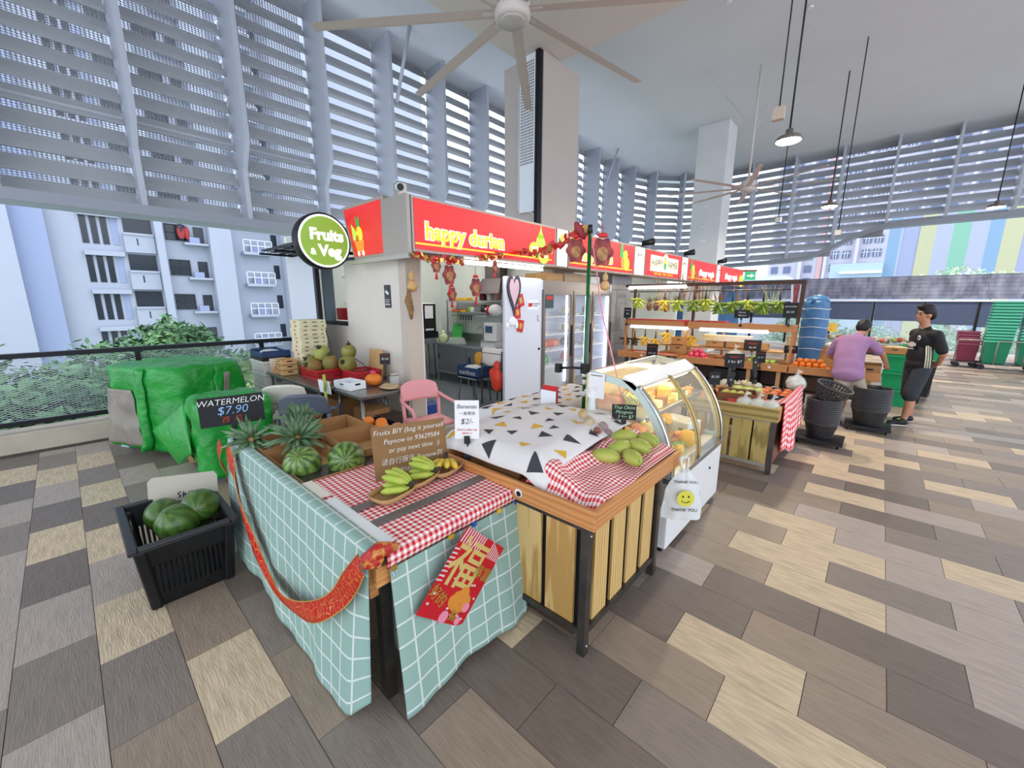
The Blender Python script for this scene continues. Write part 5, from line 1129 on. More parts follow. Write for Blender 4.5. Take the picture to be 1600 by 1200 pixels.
# black crate of watermelons on the floor
ct = thing('black_crate', 'large black plastic crate with slotted sides on the floor beside the mint cloth', 'crate', (-3.60, -3.45, 0))
M_bc = mat('crate_black', '#131415', 0.4, var=0.3, scale=7)
x0, x1, y0, y1 = -0.29, 0.30, -0.19, 0.19; X0, X1, Y0, Y1 = -0.35, 0.35, -0.235, 0.235; H = 0.44
B().box((x0, y0, 0.0), (x1, y1, 0.015)).build('base', M_bc, ct)
def wall4(b, za, zb, th=0.012):
    def P(x, y, z): f = z / H; return ((x0 if x < 0 else x1) * (1-f) + (X0 if x < 0 else X1) * f, (y0 if y < 0 else y1) * (1-f) + (Y0 if y < 0 else Y1) * f)
    cs_ = [(-1, -1), (1, -1), (1, 1), (-1, 1)]
    for i in range(4):
        a, c = cs_[i], cs_[(i+1) % 4]; vs = []
        for z in (za, zb):
            for q in (a, c):
                p = P(q[0], q[1], z); vs += [(p[0], p[1], z), (p[0] - q[0] * th, p[1] - q[1] * th, z)]
        b.add(vs, [(0, 2, 6, 4), (1, 5, 7, 3), (4, 6, 7, 5), (0, 1, 3, 2), (0, 4, 5, 1), (2, 3, 7, 6)])
    return b
wall4(B(), 0.0, 0.09).build('lower_wall', M_bc, ct); wall4(B(), 0.29, 0.42).build('upper_wall', M_bc, ct)
b = B()
for sy, yy0, yy1 in ((-1, y0, Y0), (1, y1, Y1)):
    for i in range(24):
        if i in (8, 9, 16): continue
        x = -0.29 + i * 0.025; b.add([(x, yy0 * 0.85 + yy1 * 0.15, 0.085), (x + 0.012, yy0 * 0.85 + yy1 * 0.15, 0.085), (x + 0.014, yy0 * 0.34 + yy1 * 0.66, 0.295), (x, yy0 * 0.34 + yy1 * 0.66, 0.295)], [(0, 1, 2, 3)])
for sx_, xx0, xx1 in ((-1, x0, X0), (1, x1, X1)):
    for i in range(15): y = -0.19 + i * 0.026; b.add([(xx0 * 0.8 + xx1 * 0.2, y, 0.085), (xx0 * 0.8 + xx1 * 0.2, y + 0.014, 0.085), (xx0 * 0.34 + xx1 * 0.66, y + 0.016, 0.295), (xx0 * 0.34 + xx1 * 0.66, y, 0.295)], [(0, 1, 2, 3)])
b.build('slot_bars', M_bc, ct, solid=0.008)
for sx_ in (-1, 1):
    for sy_ in (-1, 1): B().frust((sx_ * 0.295 - 0.03, sy_ * 0.185 - 0.03), (sx_ * 0.295 + 0.03, sy_ * 0.185 + 0.03), 0.0, 0.42, (sx_ * 0.335 - 0.03, sy_ * 0.22 - 0.03), (sx_ * 0.335 + 0.03, sy_ * 0.22 + 0.03)).build('corner_post', M_bc, ct, bevel=0.015)
for a, c in (((-0.385, -0.27, 0.415), (0.385, -0.225, 0.45)), ((-0.385, 0.225, 0.415), (0.385, 0.27, 0.45)), ((-0.385, -0.225, 0.415), (-0.34, 0.225, 0.45)), ((0.34, -0.225, 0.415), (0.385, 0.225, 0.45))): B().box(a, c).build('rim', mat('crate_rim', '#2a2b2d', 0.4), ct, bevel=0.008)
B().box((0.12, -0.232, 0.34), (0.2, -0.228, 0.41)).build('paper_label', mat('label_worn', '#b9b6ae', 0.8, var=0.2, scale=30), ct)
B().box((-0.30, -0.213, 0.28), (-0.22, -0.208, 0.36)).build('painted_patch', mat('patch_white', '#c9c5ba', 0.8, var=0.4, scale=30), ct)
watermelon('oval watermelon at the left in the black crate', (-3.74, -3.50, 0.40), 0.105, (R(90), 0, R(80)), M_melon2, 1.3)
watermelon('round watermelon at the front right in the black crate', (-3.49, -3.46, 0.42), 0.118, (R(25), R(20), 0), M_melon2)
watermelon('watermelon at the back of the black crate', (-3.56, -3.32, 0.46), 0.112, (R(80), R(0), R(70)), M_melon2, 1.15)
watermelon('watermelon mostly hidden at the bottom of the black crate', (-3.66, -3.36, 0.22), 0.11, (R(80), R(0), R(20)), M_melon2, 1.1)
cb_ = thing('card_panel', 'grey-white card panel with upside-down writing stuck in the black crate', 'card', (-3.86, -3.36, 0.47)); cb_.rotation_euler = (R(-12), 0, R(62))
B().prism([(-0.21, -0.17), (0.21, -0.17), (0.21, 0.10), (0.19, 0.13), (-0.18, 0.13), (-0.21, 0.10)], 0, 0.005, 'y').build('board', mat('card_greywhite', '#b9b2a2', 0.8), cb_)
text('50/45', 0.06, M_black, cb_, (0.03, -0.002, -0.01), (PI/2, PI, 0), shear=0.1); text('no: BESAR', 0.05, M_black, cb_, (0.0, -0.002, -0.07), (PI/2, PI, 0), shear=0.1)
# ------------------------------------------------------------------ steel and plank stand with wooden tray
sd2 = thing('plank_stand', 'steel-framed stand clad in pale planks next to the glass chiller', 'stand', (-1.73, -1.72, 0))
for x in (-0.55, 0.525):
    for y in (-0.45, 0.42): B().box((x - 0.022, y - 0.022, 0), (x + 0.022, y + 0.022, 0.755)).build('post', M_dsteel, sd2)
for z in (0.13, 0.735):
    B().box((-0.53, -0.465, z - 0.018), (0.503, -0.435, z + 0.018)).build('rail', M_dsteel, sd2); B().box((0.51, -0.43, z - 0.018), (0.54, 0.40, z + 0.018)).build('rail', M_dsteel, sd2)
    B().box((-0.53, 0.405, z - 0.018), (0.503, 0.435, z + 0.018)).build('rail', M_dsteel, sd2); B().box((-0.565, -0.43, z - 0.018), (-0.535, 0.40, z + 0.018)).build('rail', M_dsteel, sd2)
for y in (-0.365, -0.170, 0.025, 0.225): B().box((0.512, y, 0.15), (0.526, y + 0.145, 0.717)).build('plank', M_ash, sd2)
for x in (0.275, 0.055, -0.165, -0.385): B().box((x, -0.455, 0.15), (x + 0.185, -0.440, 0.717)).build('plank', M_ash, sd2)
B().box((-0.53, -0.436, 0.14), (0.508, -0.43, 0.72)).build('backing', M_blackm, sd2); B().box((0.503, -0.43, 0.14), (0.509, 0.40, 0.72)).build('backing', M_blackm, sd2)
B().box((-0.5, -0.42, 0.02), (0.45, 0.40, 0.04)).build('floor_shelf', mat('shelf_dark', '#5b4c3f', 0.8), sd2)
for x, y, z in ((0.548, -0.45, 0.06), (0.548, -0.45, 0.70)): B().lathe([(0.008, 0), (0.008, 0.006), (0.004, 0.008)], 10, (x - 0.001, y, z), mtx=Matrix.Rotation(PI/2, 4, 'Y')).build('bolt', M_steel, sd2)
# wooden tray on top, slightly raised at the back
ty = thing('wooden_tray', 'orange wooden tray with a printed badge on top of the plank stand', 'tray', (-1.72, -1.66, 0.755))
B().box((-0.58, -0.54, 0.0), (0.57, 0.55, 0.02)).build('floor', M_trx, ty)
B().box((-0.59, -0.555, 0.0), (0.58, -0.53, 0.105)).build('front_board', M_trx, ty, bevel=0.003); B().box((0.555, -0.53, 0.0), (0.58, 0.56, 0.105)).build('side_board', M_try, ty, bevel=0.003)
B().box((-0.59, -0.53, 0.0), (-0.565, 0.56, 0.105)).build('side_board', M_try, ty, bevel=0.003); B().box((-0.565, 0.535, 0.0), (0.555, 0.56, 0.105)).build('back_board', M_trx, ty, bevel=0.003)
mxs = Matrix.Rotation(PI/2, 4, 'X')
B().lathe([(0.024, 0.0), (0.024, 0.003)], 20, (0.10, -0.556, 0.045), mtx=mxs, sx=1.1).build('badge', M_white, ty); b = B().lathe([(0.016, 0.0), (0.016, 0.003)], 14, (0.103, -0.559, 0.042), mtx=mxs); b.build('badge_print', M_black, ty)
# gingham cloth lining the tray
def ging(u, v):
    x = -1.62 + 0.46 * u; y = -2.165 + 1.0 * v
    ridge = 0.055 * math.exp(-((u - 0.12 - 0.25 * v) / 0.16) ** 2) + 0.03 * math.exp(-((v - 0.12) / 0.06) ** 2) * (1 - u)
    z = 0.885 + ridge + 0.018 * noise.noise(Vector((x * 9, y * 7, 0))) + 0.012 * math.sin(x * 22 + y * 11) * (1 - v) - 0.03 * u * (1 - v) + 0.03 * max(0, v - 0.55)
    if v < 0.08: z -= (0.08 - v) * 0.9
    x += 0.02 * math.sin(v * 15) * (1 - u) * 0.7
    if u > 0.93: z = min(z, 0.875)
    return (x, y, max(z, 0.80))
gg = thing('gingham_lining', 'rumpled red gingham cloth lining the wooden tray under the mangoes', 'cloth', (-1.4, -1.66, 0.80))
B().surf(ging, 46, 80, lambda u, v: (u * 0.62, v * 1.05)).build('cloth', pattern_mat('gingham_red_small', '#f0ece8', '#c2272b', gingham_fn(0.030), mid='#e49a97', bump=0.2), gg, solid=0.004, w=True)
# white sheet with triangles
M_sheet = mat('sheet_white', '#dcd6d2', 0.85, var=0.02, scale=3)
def sheet(u, v):
    x = -2.33 + 0.80 * u; y = -2.17 + 1.12 * v
    e = min(1, min(u + 0.0, 1.0) / 0.10); f = min(1, v / 0.10)
    z = 0.985 + 0.012 * noise.noise(Vector((x * 4, y * 3, 3))) + 0.02 * math.sin(v * 3.1)
    z -= 0.10 * (1 - f) ** 1.5 + 0.03 * max(0, 0.15 - u) / 0.15 + 0.07 * max(0, u - 0.85) / 0.15 * (1 - 0.5 * v)
    x += 0.10 * (1 - v) * (u - 0.5) - 0.20 * (1 - u) * (v < 0) + 0.06 * v * (1 - u) * -1
    return (x, y, z)
tri_k = mat('tri_charcoal', '#3a383c', 0.8); tri_y = mat('tri_mustard', '#d9a62c', 0.8)
def sheet_thing(fn, label, loc, tris, nu=30, nv=36):
    t = thing('triangle_sheet', label, 'sheet', loc)
    B().surf(fn, nu, nv).build('sheet', M_sheet, t, solid=0.003, w=True)
    for (u, v, s, a, m) in tris:
        b = B(); P = []
        for k, (rr_, ph) in enumerate(((1.0, 0), (0.9, 2.2), (1.0, 4.0))): P.append((u + s * rr_ * math.cos(a + ph), v + s * rr_ * 0.75 * math.sin(a + ph)))
        n = 5; vs = []; idx = {}
        for i in range(n + 1):
            for j in range(n + 1 - i):
                w0, w1 = i / n, j / n; w2 = 1 - w0 - w1
                uu = P[0][0]*w0 + P[1][0]*w1 + P[2][0]*w2; vv = P[0][1]*w0 + P[1][1]*w1 + P[2][1]*w2
                p = Vector(fn(min(1, max(0, uu)), min(1, max(0, vv)))); idx[(i, j)] = len(vs); vs.append(p + Vector((0.0012, -0.0012, 0.0032)))
        fs = []
        for i in range(n):
            for j in range(n - i):
                fs.append((idx[(i, j)], idx[(i+1, j)], idx[(i, j+1)]))
                if j < n - i - 1: fs.append((idx[(i+1, j)], idx[(i+1, j+1)], idx[(i, j+1)]))
        b.add(vs, fs); b.build('triangle_print', m, t, w=True)
    return t
rn = random.Random(21); tr_ = []
for i in range(5):
    for j in range(6):
        tr_.append((0.10 + 0.2 * i + rn.uniform(-0.04, 0.04), 0.07 + 0.165 * j + (0.08 if i % 2 else 0) + rn.uniform(-0.02, 0.02), 0.055 if (i + j) % 2 else 0.075, rn.uniform(0, 6.28), tri_y if (i + 2 * j) % 3 == 0 else tri_k))
sheet_thing(sheet, 'white sheet printed with black and yellow triangles covering the wooden tray', (-1.95, -1.6, 0.86), tr_)
ft = thing('sheet_bundle', 'covered goods under the triangle sheet in the wooden tray', 'goods', (-1.98, -1.6, 0.776)); del ft['label']; props(ft, 'low brown cartons hidden under the triangle-printed sheet', 'carton'); B().box((-0.28, -0.45, 0), (0.22, 0.45, 0.17)).build('carton', M_card, ft)
bt = thing('rear_sheet_table', 'low steel table carrying the second triangle sheet behind the wooden tray', 'table', (-2.50, -0.80, 0)); B().box((-0.22, -0.62, 0.80), (0.24, 0.62, 0.90)).build('top', M_dsteel, bt)
for x in (-0.2, 0.22):
    for y in (-0.6, 0.6): B().box((x - 0.02, y - 0.02, 0), (x + 0.02, y + 0.02, 0.8)).build('leg', M_dsteel, bt)
def sheet2(u, v):
    x = -2.80 + 0.58 * u; y = -1.52 + 1.45 * v; e = min(u, 1 - u, v * 1.5, 1) / 0.12
    return (x, y, 0.94 + 0.008 * noise.noise(Vector((x * 5, y * 4, 9))) - 0.12 * max(0, 1 - e) ** 2)
tr2 = [(0.15 + 0.23 * i + rn.uniform(-0.03, 0.03), 0.08 + 0.12 * j, 0.07, rn.uniform(0, 6.28), tri_y if (i + j) % 2 else tri_k) for i in range(4) for j in range(8)]
sheet_thing(sheet2, 'second triangle-printed white sheet farther back near the green pole', (-2.5, -0.8, 0.84), tr2)
# produce in the tray
M_mango = mat('mango_green', '#96a03e', 0.42, col2='#b3b455', scale=6)
mg = [(-1.43, -1.36, 0.955, 40, 'mango at the back left of the mango pile'), (-1.285, -1.31, 0.955, -30, 'mango at the back right of the mango pile'), (-1.37, -1.53, 0.94, 70, 'mango at the middle left of the mango pile'), (-1.275, -1.46, 0.955, -25, 'mango in the centre of the mango pile'), (-1.255, -1.60, 0.925, -40, 'mango at the front right of the mango pile'), (-1.40, -1.66, 0.915, 10, 'mango lowest at the front left of the mango pile')]
for x, y, z, a, lab in mg:
    t = thing('mango', lab, 'mango', (x, y, z), R(a), 'green mangoes in the wooden tray'); B().ell((0, 0, 0), (0.092, 0.052, 0.045), 18, 12, fn=lambda v: 1 + 0.10 * v.x * max(0, v.z)).build('flesh', M_mango, t); B().ell((0.088, 0, 0.012), 0.006, 6, 4).build('stem_end', M_stem, t)
M_longan = mat('langsat', '#b99a5e', 0.5, var=0.1, scale=20); M_plum = mat('dark_plum', '#5a2f2c', 0.35, col2='#8a4a3a', scale=8)
bg = thing('fruit_bag', 'clear bag of yellow langsat and dark red fruit between the sheet and the mangoes', 'bag', (-1.66, -1.40, 0.90))
rn = random.Random(9)
for i in range(9): B().ell((rn.uniform(-0.07, 0.03), rn.uniform(-0.06, 0.06), 0.06 + 0.055 * (i % 3)), 0.03, 10, 8).build('langsat', M_longan, bg)
for i in range(10): B().ell((rn.uniform(0.05, 0.17), rn.uniform(-0.10, 0.04), 0.03 + 0.035 * (i % 3)), 0.03, 10, 8).build('plum', M_plum, bg)
B().ell((0.04, -0.01, 0.10), (0.15, 0.11, 0.12), 18, 12, fn=lambda v: 1 + 0.12 * noise.noise(v * 5)).build('film', mat('clear_film', '#f1efec', 0.06, alpha=0.16, spec=0.8), bg)
B().tube([(0.0, 0, 0.2), (-0.01, 0.02, 0.27), (-0.05, 0.05, 0.33)], [0.03, 0.012, 0.05], 9).build('twist', mat('clear_film2', '#f1efec', 0.1, alpha=0.35), bg)
chalk('small black chalk board about Thai mangoes standing on the wooden tray', (-1.55, -1.14, 1.055), 0.17, 0.11, R(32), R(-8), [('Thai Okim', 0.035, 0, 0.033, M_chg), ('Mangoes', 0.034, 0, 0.0, M_chg), ('3 for $7', 0.034, 0.01, -0.034, M_chg)], stem=0.12)
chalk('white card reading Bananas $2/- clipped to the corner of the wooden tray', (-2.13, -2.135, 1.10), 0.155, 0.25, R(42), R(-4), [('Bananas', 0.040, 0, 0.085, G_blk), ('一束两块', 0.026, 0.0, 0.040, G_blk), ('$2/-', 0.050, 0, -0.012, G_blk), ("Don't take my\nplace :)", 0.022, 0, -0.075, M_chr)], stem=0.10, m=mat('card_white', '#e6e3e2', 0.8), mname='card')
nt_ = thing('notice_stand', 'red and white card holder beside the green pole', 'holder', (-2.33, -0.98, 0.955)); B().box((-0.08, -0.01, 0), (0.08, 0.0, 0.16)).build('red_back', M_redp, nt_); B().box((-0.085, -0.03, -0.01), (0.075, -0.02, 0.12)).build('white_card', M_white, nt_)
# carrier bag hanging at the tray corner
cbg = thing('carrier_bag', 'white plastic carrier bag with a yellow smiley hanging from the tray corner', 'bag', (-1.075, -1.20, 0.44), R(-52)); cbg.scale = (1.3, 1.3, 1.3)
def bagf(s):
    def fn(u, v):
        z = 0.26 - 0.27 * v; w = (0.02 + 0.075 * min(1, v * 2.2)) * (1 + 0.06 * math.sin(v * 9)); d = 0.035 * min(1, v * 2) * math.sin(PI * u) * (1 - 0.25 * v)
        return (s * d + 0.012 * noise.noise(Vector((u * 5, v * 5, s))), (u - 0.5) * 2 * w, z)
    return fn
b = B(); b.surf(bagf(1), 12, 14); b.surf(bagf(-1), 12, 14); b.build('sack', mat('bag_white', '#dcdcda', 0.35, alpha=0.92), cbg)
B().tube([(0, -0.01, 0.24), (-0.02, -0.02, 0.31), (-0.02, 0.02, 0.31), (0, 0.01, 0.24)], 0.008, 6).build('handle', mat('bag_white', ''), cbg)
B().lathe([(0.042, 0), (0.042, 0.003)], 24, (0.044, 0.0, 0.12), mtx=Matrix.Rotation(PI/2, 4, 'Y')).build('smiley_disc', mat('smile_yellow', '#d7cf4a', 0.5), cbg)
for y in (-0.014, 0.014): B().ell((0.049, y, 0.132), (0.002, 0.004, 0.006), 8, 6).build('eye', M_black, cbg)
B().tube([(0.049, 0.022 * math.sin(a), 0.12 - 0.020 * math.cos(a)) for a in [-1.1 + 0.22 * i for i in range(11)]], 0.0018, 5).build('smile', M_black, cbg)
text('THANK YOU', 0.022, M_black, cbg, (0.040, 0, 0.055), RX); text('THANK YOU', 0.02, M_black, cbg, (0.030, 0, 0.20), RX)

# ------------------------------------------------------------------ curved glass chiller
ch = thing('curved_chiller', 'white display chiller with curved sliding glass front full of cut fruit', 'chiller', (-1.58, -0.44, 0))
M_chw = mat('chiller_white', '#e3e1df', 0.35); M_minf = mat('chiller_mint', '#c3cfc4', 0.35); M_chrm = mat('chrome_trim', '#c9cbd0', 0.2, metal=0.9); M_gf = mat('gold_track', '#b59c62', 0.4, metal=0.4)
Y0_, Y1_ = -0.61, 0.64
B().box((-0.37, Y0_, 0.05), (0.37, Y1_, 0.56)).build('base_cabinet', M_chw, ch, bevel=0.008); B().box((-0.33, Y0_ + 0.04, 0), (0.33, Y1_ - 0.04, 0.05)).build('plinth', M_black, ch)
B().box((-0.37, Y0_, 0.56), (0.385, Y1_, 0.60)).build('deck', M_chrm, ch)
curve = [(0.36, 0.60), (0.355, 0.70), (0.33, 0.82), (0.285, 0.94), (0.225, 1.05), (0.15, 1.15), (0.07, 1.235)]
topb, topf = (-0.30, 1.31), (0.04, 1.26)
def end_panel(y):
    n = len(curve); outer = curve + [topf, topb, (-0.37, 0.60)]
    inner = [(0.30, 0.64), (0.30, 0.70), (0.275, 0.81), (0.235, 0.92), (0.18, 1.02), (0.11, 1.12), (0.04, 1.19), (0.0, 1.21), (-0.26, 1.25), (-0.27, 0.64)]
    b = B(); m = len(outer); vs = [(p[0], y, p[1]) for p in outer] + [(p[0], y, p[1]) for p in inner]; vs += [(p[0], y + 0.02, p[2]) for p in vs[:]] if False else []
    o2 = [(p[0], y + 0.02, p[1]) for p in outer] + [(p[0], y + 0.02, p[1]) for p in inner]
    fs = [(i, (i+1) % m, m + (i+1) % m, m + i) for i in range(m)]
    fs2 = [tuple(2*m + k for k in f)[::-1] for f in fs]; rimo = [(i, 2*m + i, 2*m + (i+1) % m, (i+1) % m) for i in range(m)]; rimi = [(m + i, m + (i+1) % m, 3*m + (i+1) % m, 3*m + i) for i in range(m)]
    b.add(vs + o2, fs + fs2 + rimo + rimi).build('end_frame', M_minf, ch)
    B().prism([(p[0], p[1]) for p in inner], y + 0.006, y + 0.012, 'y').build('end_glass', M_glass, ch)
end_panel(Y0_); end_panel(Y1_ - 0.02)
def glassf(ya, yb, off):
    return lambda u, v: (cr(curve, v)[0] - off, ya + (yb - ya) * u, cr(curve, v)[1])
ymid = 0.0
for ya, yb, off in ((Y0_ + 0.03, ymid + 0.02, 0.0), (ymid - 0.02, Y1_ - 0.03, 0.015)):
    g = B().surf(glassf(ya, yb, off), 2, 16).build('sliding_glass', mat('curved_glass', '#f2f6f4', 0.03, alpha=0.045, spec=0.4), ch, solid=0.004)
    for yy in (ya, yb - 0.03):
        B().surf(glassf(yy, yy + 0.035, off - 0.006), 1, 16).build('glass_edge', M_gf, g, solid=0.012)
for yy, m in ((Y0_ + 0.005, M_chrm), (Y1_ - 0.035, M_chrm)): B().surf(lambda u, v, yy=yy: (cr(curve, v)[0] + 0.008, yy + 0.03 * u, cr(curve, v)[1]), 1, 16).build('side_trim', m, ch, solid=0.014)
B().add([(0.075, Y0_, 1.23), (0.075, Y1_, 1.23), (-0.03, Y1_, 1.30), (-0.03, Y0_, 1.30), (0.06, Y0_, 1.20), (0.06, Y1_, 1.20), (-0.045, Y1_, 1.27), (-0.045, Y0_, 1.27)], [(0, 1, 2, 3), (7, 6, 5, 4), (0, 4, 5, 1), (1, 5, 6, 2), (2, 6, 7, 3), (3, 7, 4, 0)]).build('top_rail', M_chw, ch)
B().box((-0.30, Y0_ + 0.02, 1.292), (-0.03, Y1_ - 0.02, 1.30)).build('top_glass', mat('top_glass', '#e3ece8', 0.05, alpha=0.22, spec=0.8), ch)
B().box((-0.33, Y0_ + 0.02, 1.275), (-0.29, Y1_ - 0.02, 1.31)).build('back_rail', M_chrm, ch); B().box((-0.36, Y0_ + 0.02, 0.6), (-0.345, Y1_ - 0.02, 1.28)).build('rear_door', mat('rear_glass', '#e0d2a0', 0.3, alpha=0.9), ch)
for z, xa, xb in ((0.985, -0.30, 0.14),): s_ = B().box((xa, Y0_ + 0.03, z), (xb, Y1_ - 0.03, z + 0.012)).build('glass_shelf', mat('shelf_glass', '#cfd8c8', 0.1, alpha=0.5), ch); B().box((xb, Y0_ + 0.03, z - 0.01), (xb + 0.012, Y1_ - 0.03, z + 0.025)).build('shelf_edge', M_alu, s_)
B().tube([(0.02, Y0_ + 0.08, 1.185), (0.02, Y1_ - 0.08, 1.185)], 0.012, 8).build('lamp_tube', mat('chiller_lamp', '#ffffff', 0.4, emit='#ffe0a0', estr=16), ch)
B().tube([(0.12, Y0_ + 0.08, 0.968), (0.12, Y1_ - 0.08, 0.968)], 0.009, 8).build('lamp_tube', mat('chiller_fill_low', '#ffffff', 0.4, emit='#ffe0a0', estr=14), ch)  # extra tube, added only to brighten the chiller floor shaded by the shelf
B().box((-0.33, Y0_ + 0.03, 0.601), (0.30, Y1_ - 0.03, 0.612)).build('tray_floor', mat('tray_cream', '#e8dfc4', 0.6), ch)
B().lathe([(0.012, 0), (0.012, 0.008)], 12, (0.37, 0.32, 0.40), mtx=Matrix.Rotation(PI/2, 4, 'Y')).build('lock', M_black, ch)
pn = B().box((0.37, -0.42, 0.28), (0.376, -0.28, 0.36)).build('control_panel', M_black, ch); text('4.5', 0.03, mat('led_dim', '#b9c2c9', 0.5), pn, (0.378, -0.35, 0.32), RX)
qr = thing('white_notice', 'white card sheet taped to the near upper corner of the chiller', 'notice', (-1.83, -1.062, 1.20)); B().box((-0.07, -0.004, -0.10), (0.07, 0, 0.10)).build('card', mat('card_white', ''), qr); B().box((-0.05, -0.0045, 0.075), (0.05, -0.004, 0.082)).build('caption', M_dsteel, qr)
# contents
CX, CY = -1.58, -0.44
M_grape = mat('green_grape', '#b2b24c', 0.3, col2='#c9c76a', scale=12)
def grapes(label, loc, seed, n=34):
    t = thing('grape_bunch', label, 'grapes', loc); rn = random.Random(seed); me = B().ell((0, 0, 0), (0.013, 0.013, 0.016), 8, 6).mesh('grape', M_grape)
    for i in range(n):
        f = i / n; a = rn.uniform(0, 6.28); r_ = 0.055 * (1 - 0.75 * f) * math.sqrt(rn.random()) + 0.01
        o = bpy.data.objects.new('grape', me); link(o, t); o.location = (r_ * math.cos(a), r_ * math.sin(a) , 0.13 - 0.12 * f)
    B().tube([(0, 0, 0.08), (0, 0, 0.17), (0.02, 0.01, 0.19)], 0.003, 5).build('stem', M_stem, t)
grapes('bunch of green grapes at the near end of the chiller top shelf', (CX - 0.02, CY - 0.47, 1.005), 1, 44); grapes('second bunch of green grapes beside the first on the chiller top shelf', (CX - 0.10, CY - 0.38, 1.005), 2, 44)
grapes('bunch of green grapes low in the near end of the chiller', (CX - 0.02, CY - 0.50, 0.62), 3, 40)
M_cut = mat('cut_mango', '#e0a63a', 0.4, col2='#ecc46a', scale=9); M_salm = mat('dried_orange', '#d98550', 0.5, col2='#e6b27c', scale=9)
def slab(name, label, cat, loc, d, m, rz=0, bev=0.012, tilt=0):
    o = B().cbox((0, 0, d[2]/2), d).build(name, m, None, loc=loc, rot=(0, tilt, rz), label=label, cat=cat, bevel=bev); return o
for i, (x, y, z, d, m, lab, rz) in enumerate((
    (-0.20, -0.50, 1.00, (0.18, 0.13, 0.10), M_salm, 'tray of orange dried fruit at the near top of the chiller', 0.2), (-0.18, -0.20, 1.00, (0.2, 0.16, 0.08), M_cut, 'pack of cut mango on the chiller top shelf', 0.1), (-0.05, -0.15, 1.00, (0.14, 0.2, 0.06), M_cardl, 'flat brown pack on the chiller top shelf', 0.3),
    (-0.17, 0.05, 1.00, (0.2, 0.18, 0.07), M_salm, 'pack of orange slices on the middle of the chiller top shelf', -0.2), (-0.12, 0.35, 1.00, (0.24, 0.28, 0.09), mat('pack_pale', '#e6e2cf', 0.3), 'pale wrapped tray at the far end of the chiller top shelf', 0.1),
    (-0.22, -0.48, 0.613, (0.16, 0.16, 0.15), M_card, 'brown carton at the near bottom of the chiller', 0.0), (-0.18, -0.28, 0.613, (0.16, 0.14, 0.10), M_cut, 'orange pack beside the low grapes in the chiller', 0.2), (0.06, -0.26, 0.613, (0.16, 0.16, 0.11), mat('pack_yellow', '#d9c65a', 0.4, col2='#e9e2a8', scale=9), 'yellow wrapped fruit pack at the near front of the chiller', 0.5),
    (0.0, 0.0, 0.613, (0.28, 0.18, 0.12), M_card, 'open brown carton of wrapped fruit in the middle of the chiller', 0.15), (0.2, -0.02, 0.613, (0.10, 0.12, 0.07), mat('pack_green', '#7fa860', 0.4), 'green labelled pack at the front bottom of the chiller', 0.3),
    (0.05, 0.42, 0.613, (0.3, 0.22, 0.16), mat('pack_film', '#d5d9d2', 0.15, var=0.1, scale=12), 'silvery wrapped pack at the far end of the chiller', -0.2), (-0.18, 0.42, 0.613, (0.16, 0.2, 0.22), mat('dark_jack', '#6c6a3c', 0.6, var=0.3, scale=20), 'dark green fruit half at the far back of the chiller', 0.2))):
    slab('fruit_pack', lab, 'fruit pack', (CX + x, CY + y, z), d, m, rz)
ball('melon', 'bright yellow melon at the front of the chiller', 'melon', (CX + 0.22, CY + 0.13, 0.69), 0.078, mat('melon_yellow', '#e5b21f', 0.35))
ball('lemon', 'small yellow fruit next to the yellow melon in the chiller', 'fruit', (CX + 0.24, CY - 0.10, 0.655), 0.042, mat('lemon_yellow', '#dcb23c', 0.4))
for i, (x, y, z, d, m, lab, rz) in enumerate(((-0.02, 0.15, 1.00, (0.12, 0.14, 0.10), M_cut, 'cut mango box in the middle of the chiller top shelf', 0.4), (-0.22, 0.20, 1.00, (0.12, 0.16, 0.12), mat('pack_yellow2', '#d9b94a', 0.4), 'yellow pack at the back of the chiller top shelf', 0.0), (0.05, 0.30, 1.00, (0.10, 0.14, 0.07), M_salm, 'salmon fruit slices at the front of the chiller top shelf', 0.2), (0.16, 0.28, 0.613, (0.14, 0.12, 0.10), mat('dark_jack2', '#4d5a2e', 0.6, var=0.3, scale=20), 'dark green half fruit beside the yellow melon', 0.3), (0.12, 0.55, 0.613, (0.2, 0.08, 0.14), M_card, 'brown carton edge at the far front of the chiller', 0.0), (0.05, -0.44, 0.613, (0.12, 0.12, 0.08), mat('pack_yellow2', '', 0.4), 'yellow pack beside the low grapes at the near end of the chiller', 0.2), (0.24, -0.28, 0.613, (0.08, 0.14, 0.05), mat('pack_cream', '#efe3b4', 0.5), 'cream pack at the near front corner of the chiller', 0.1))):
    slab('fruit_pack', lab, 'fruit pack', (CX + x, CY + y, z), d, m, rz)
for i in range(5): slab('cut_fruit_box', ('nearest', 'second', 'third', 'fourth', 'farthest')[i] + ' clear box of cut fruit stacked along the chiller floor back', 'fruit pack', (CX - 0.10 + 0.01 * i, CY - 0.36 + 0.17 * i, 0.74), (0.12, 0.14, 0.07), (M_cut, M_salm, mat('pack_yellow', ''), mat('pack_pale', ''), M_cut)[i], 0.1 * i, tilt=0.25)
rn = random.Random(77); ccols = [M_cut, M_salm, mat('pack_yellow', ''), mat('pack_cream', ''), mat('pack_green', ''), M_card, mat('pack_pale', '')]
for i in range(9): slab('fruit_pack', ORD[i] + ' small wrapped fruit pack from the near end along the chiller floor front', 'fruit pack', (CX + 0.13 + 0.03 * (i % 2), CY - 0.50 + 0.125 * i, 0.613), (0.09, 0.10, 0.06 + 0.03 * (i % 3)), ccols[(i * 3) % 7], rn.uniform(-0.4, 0.4))
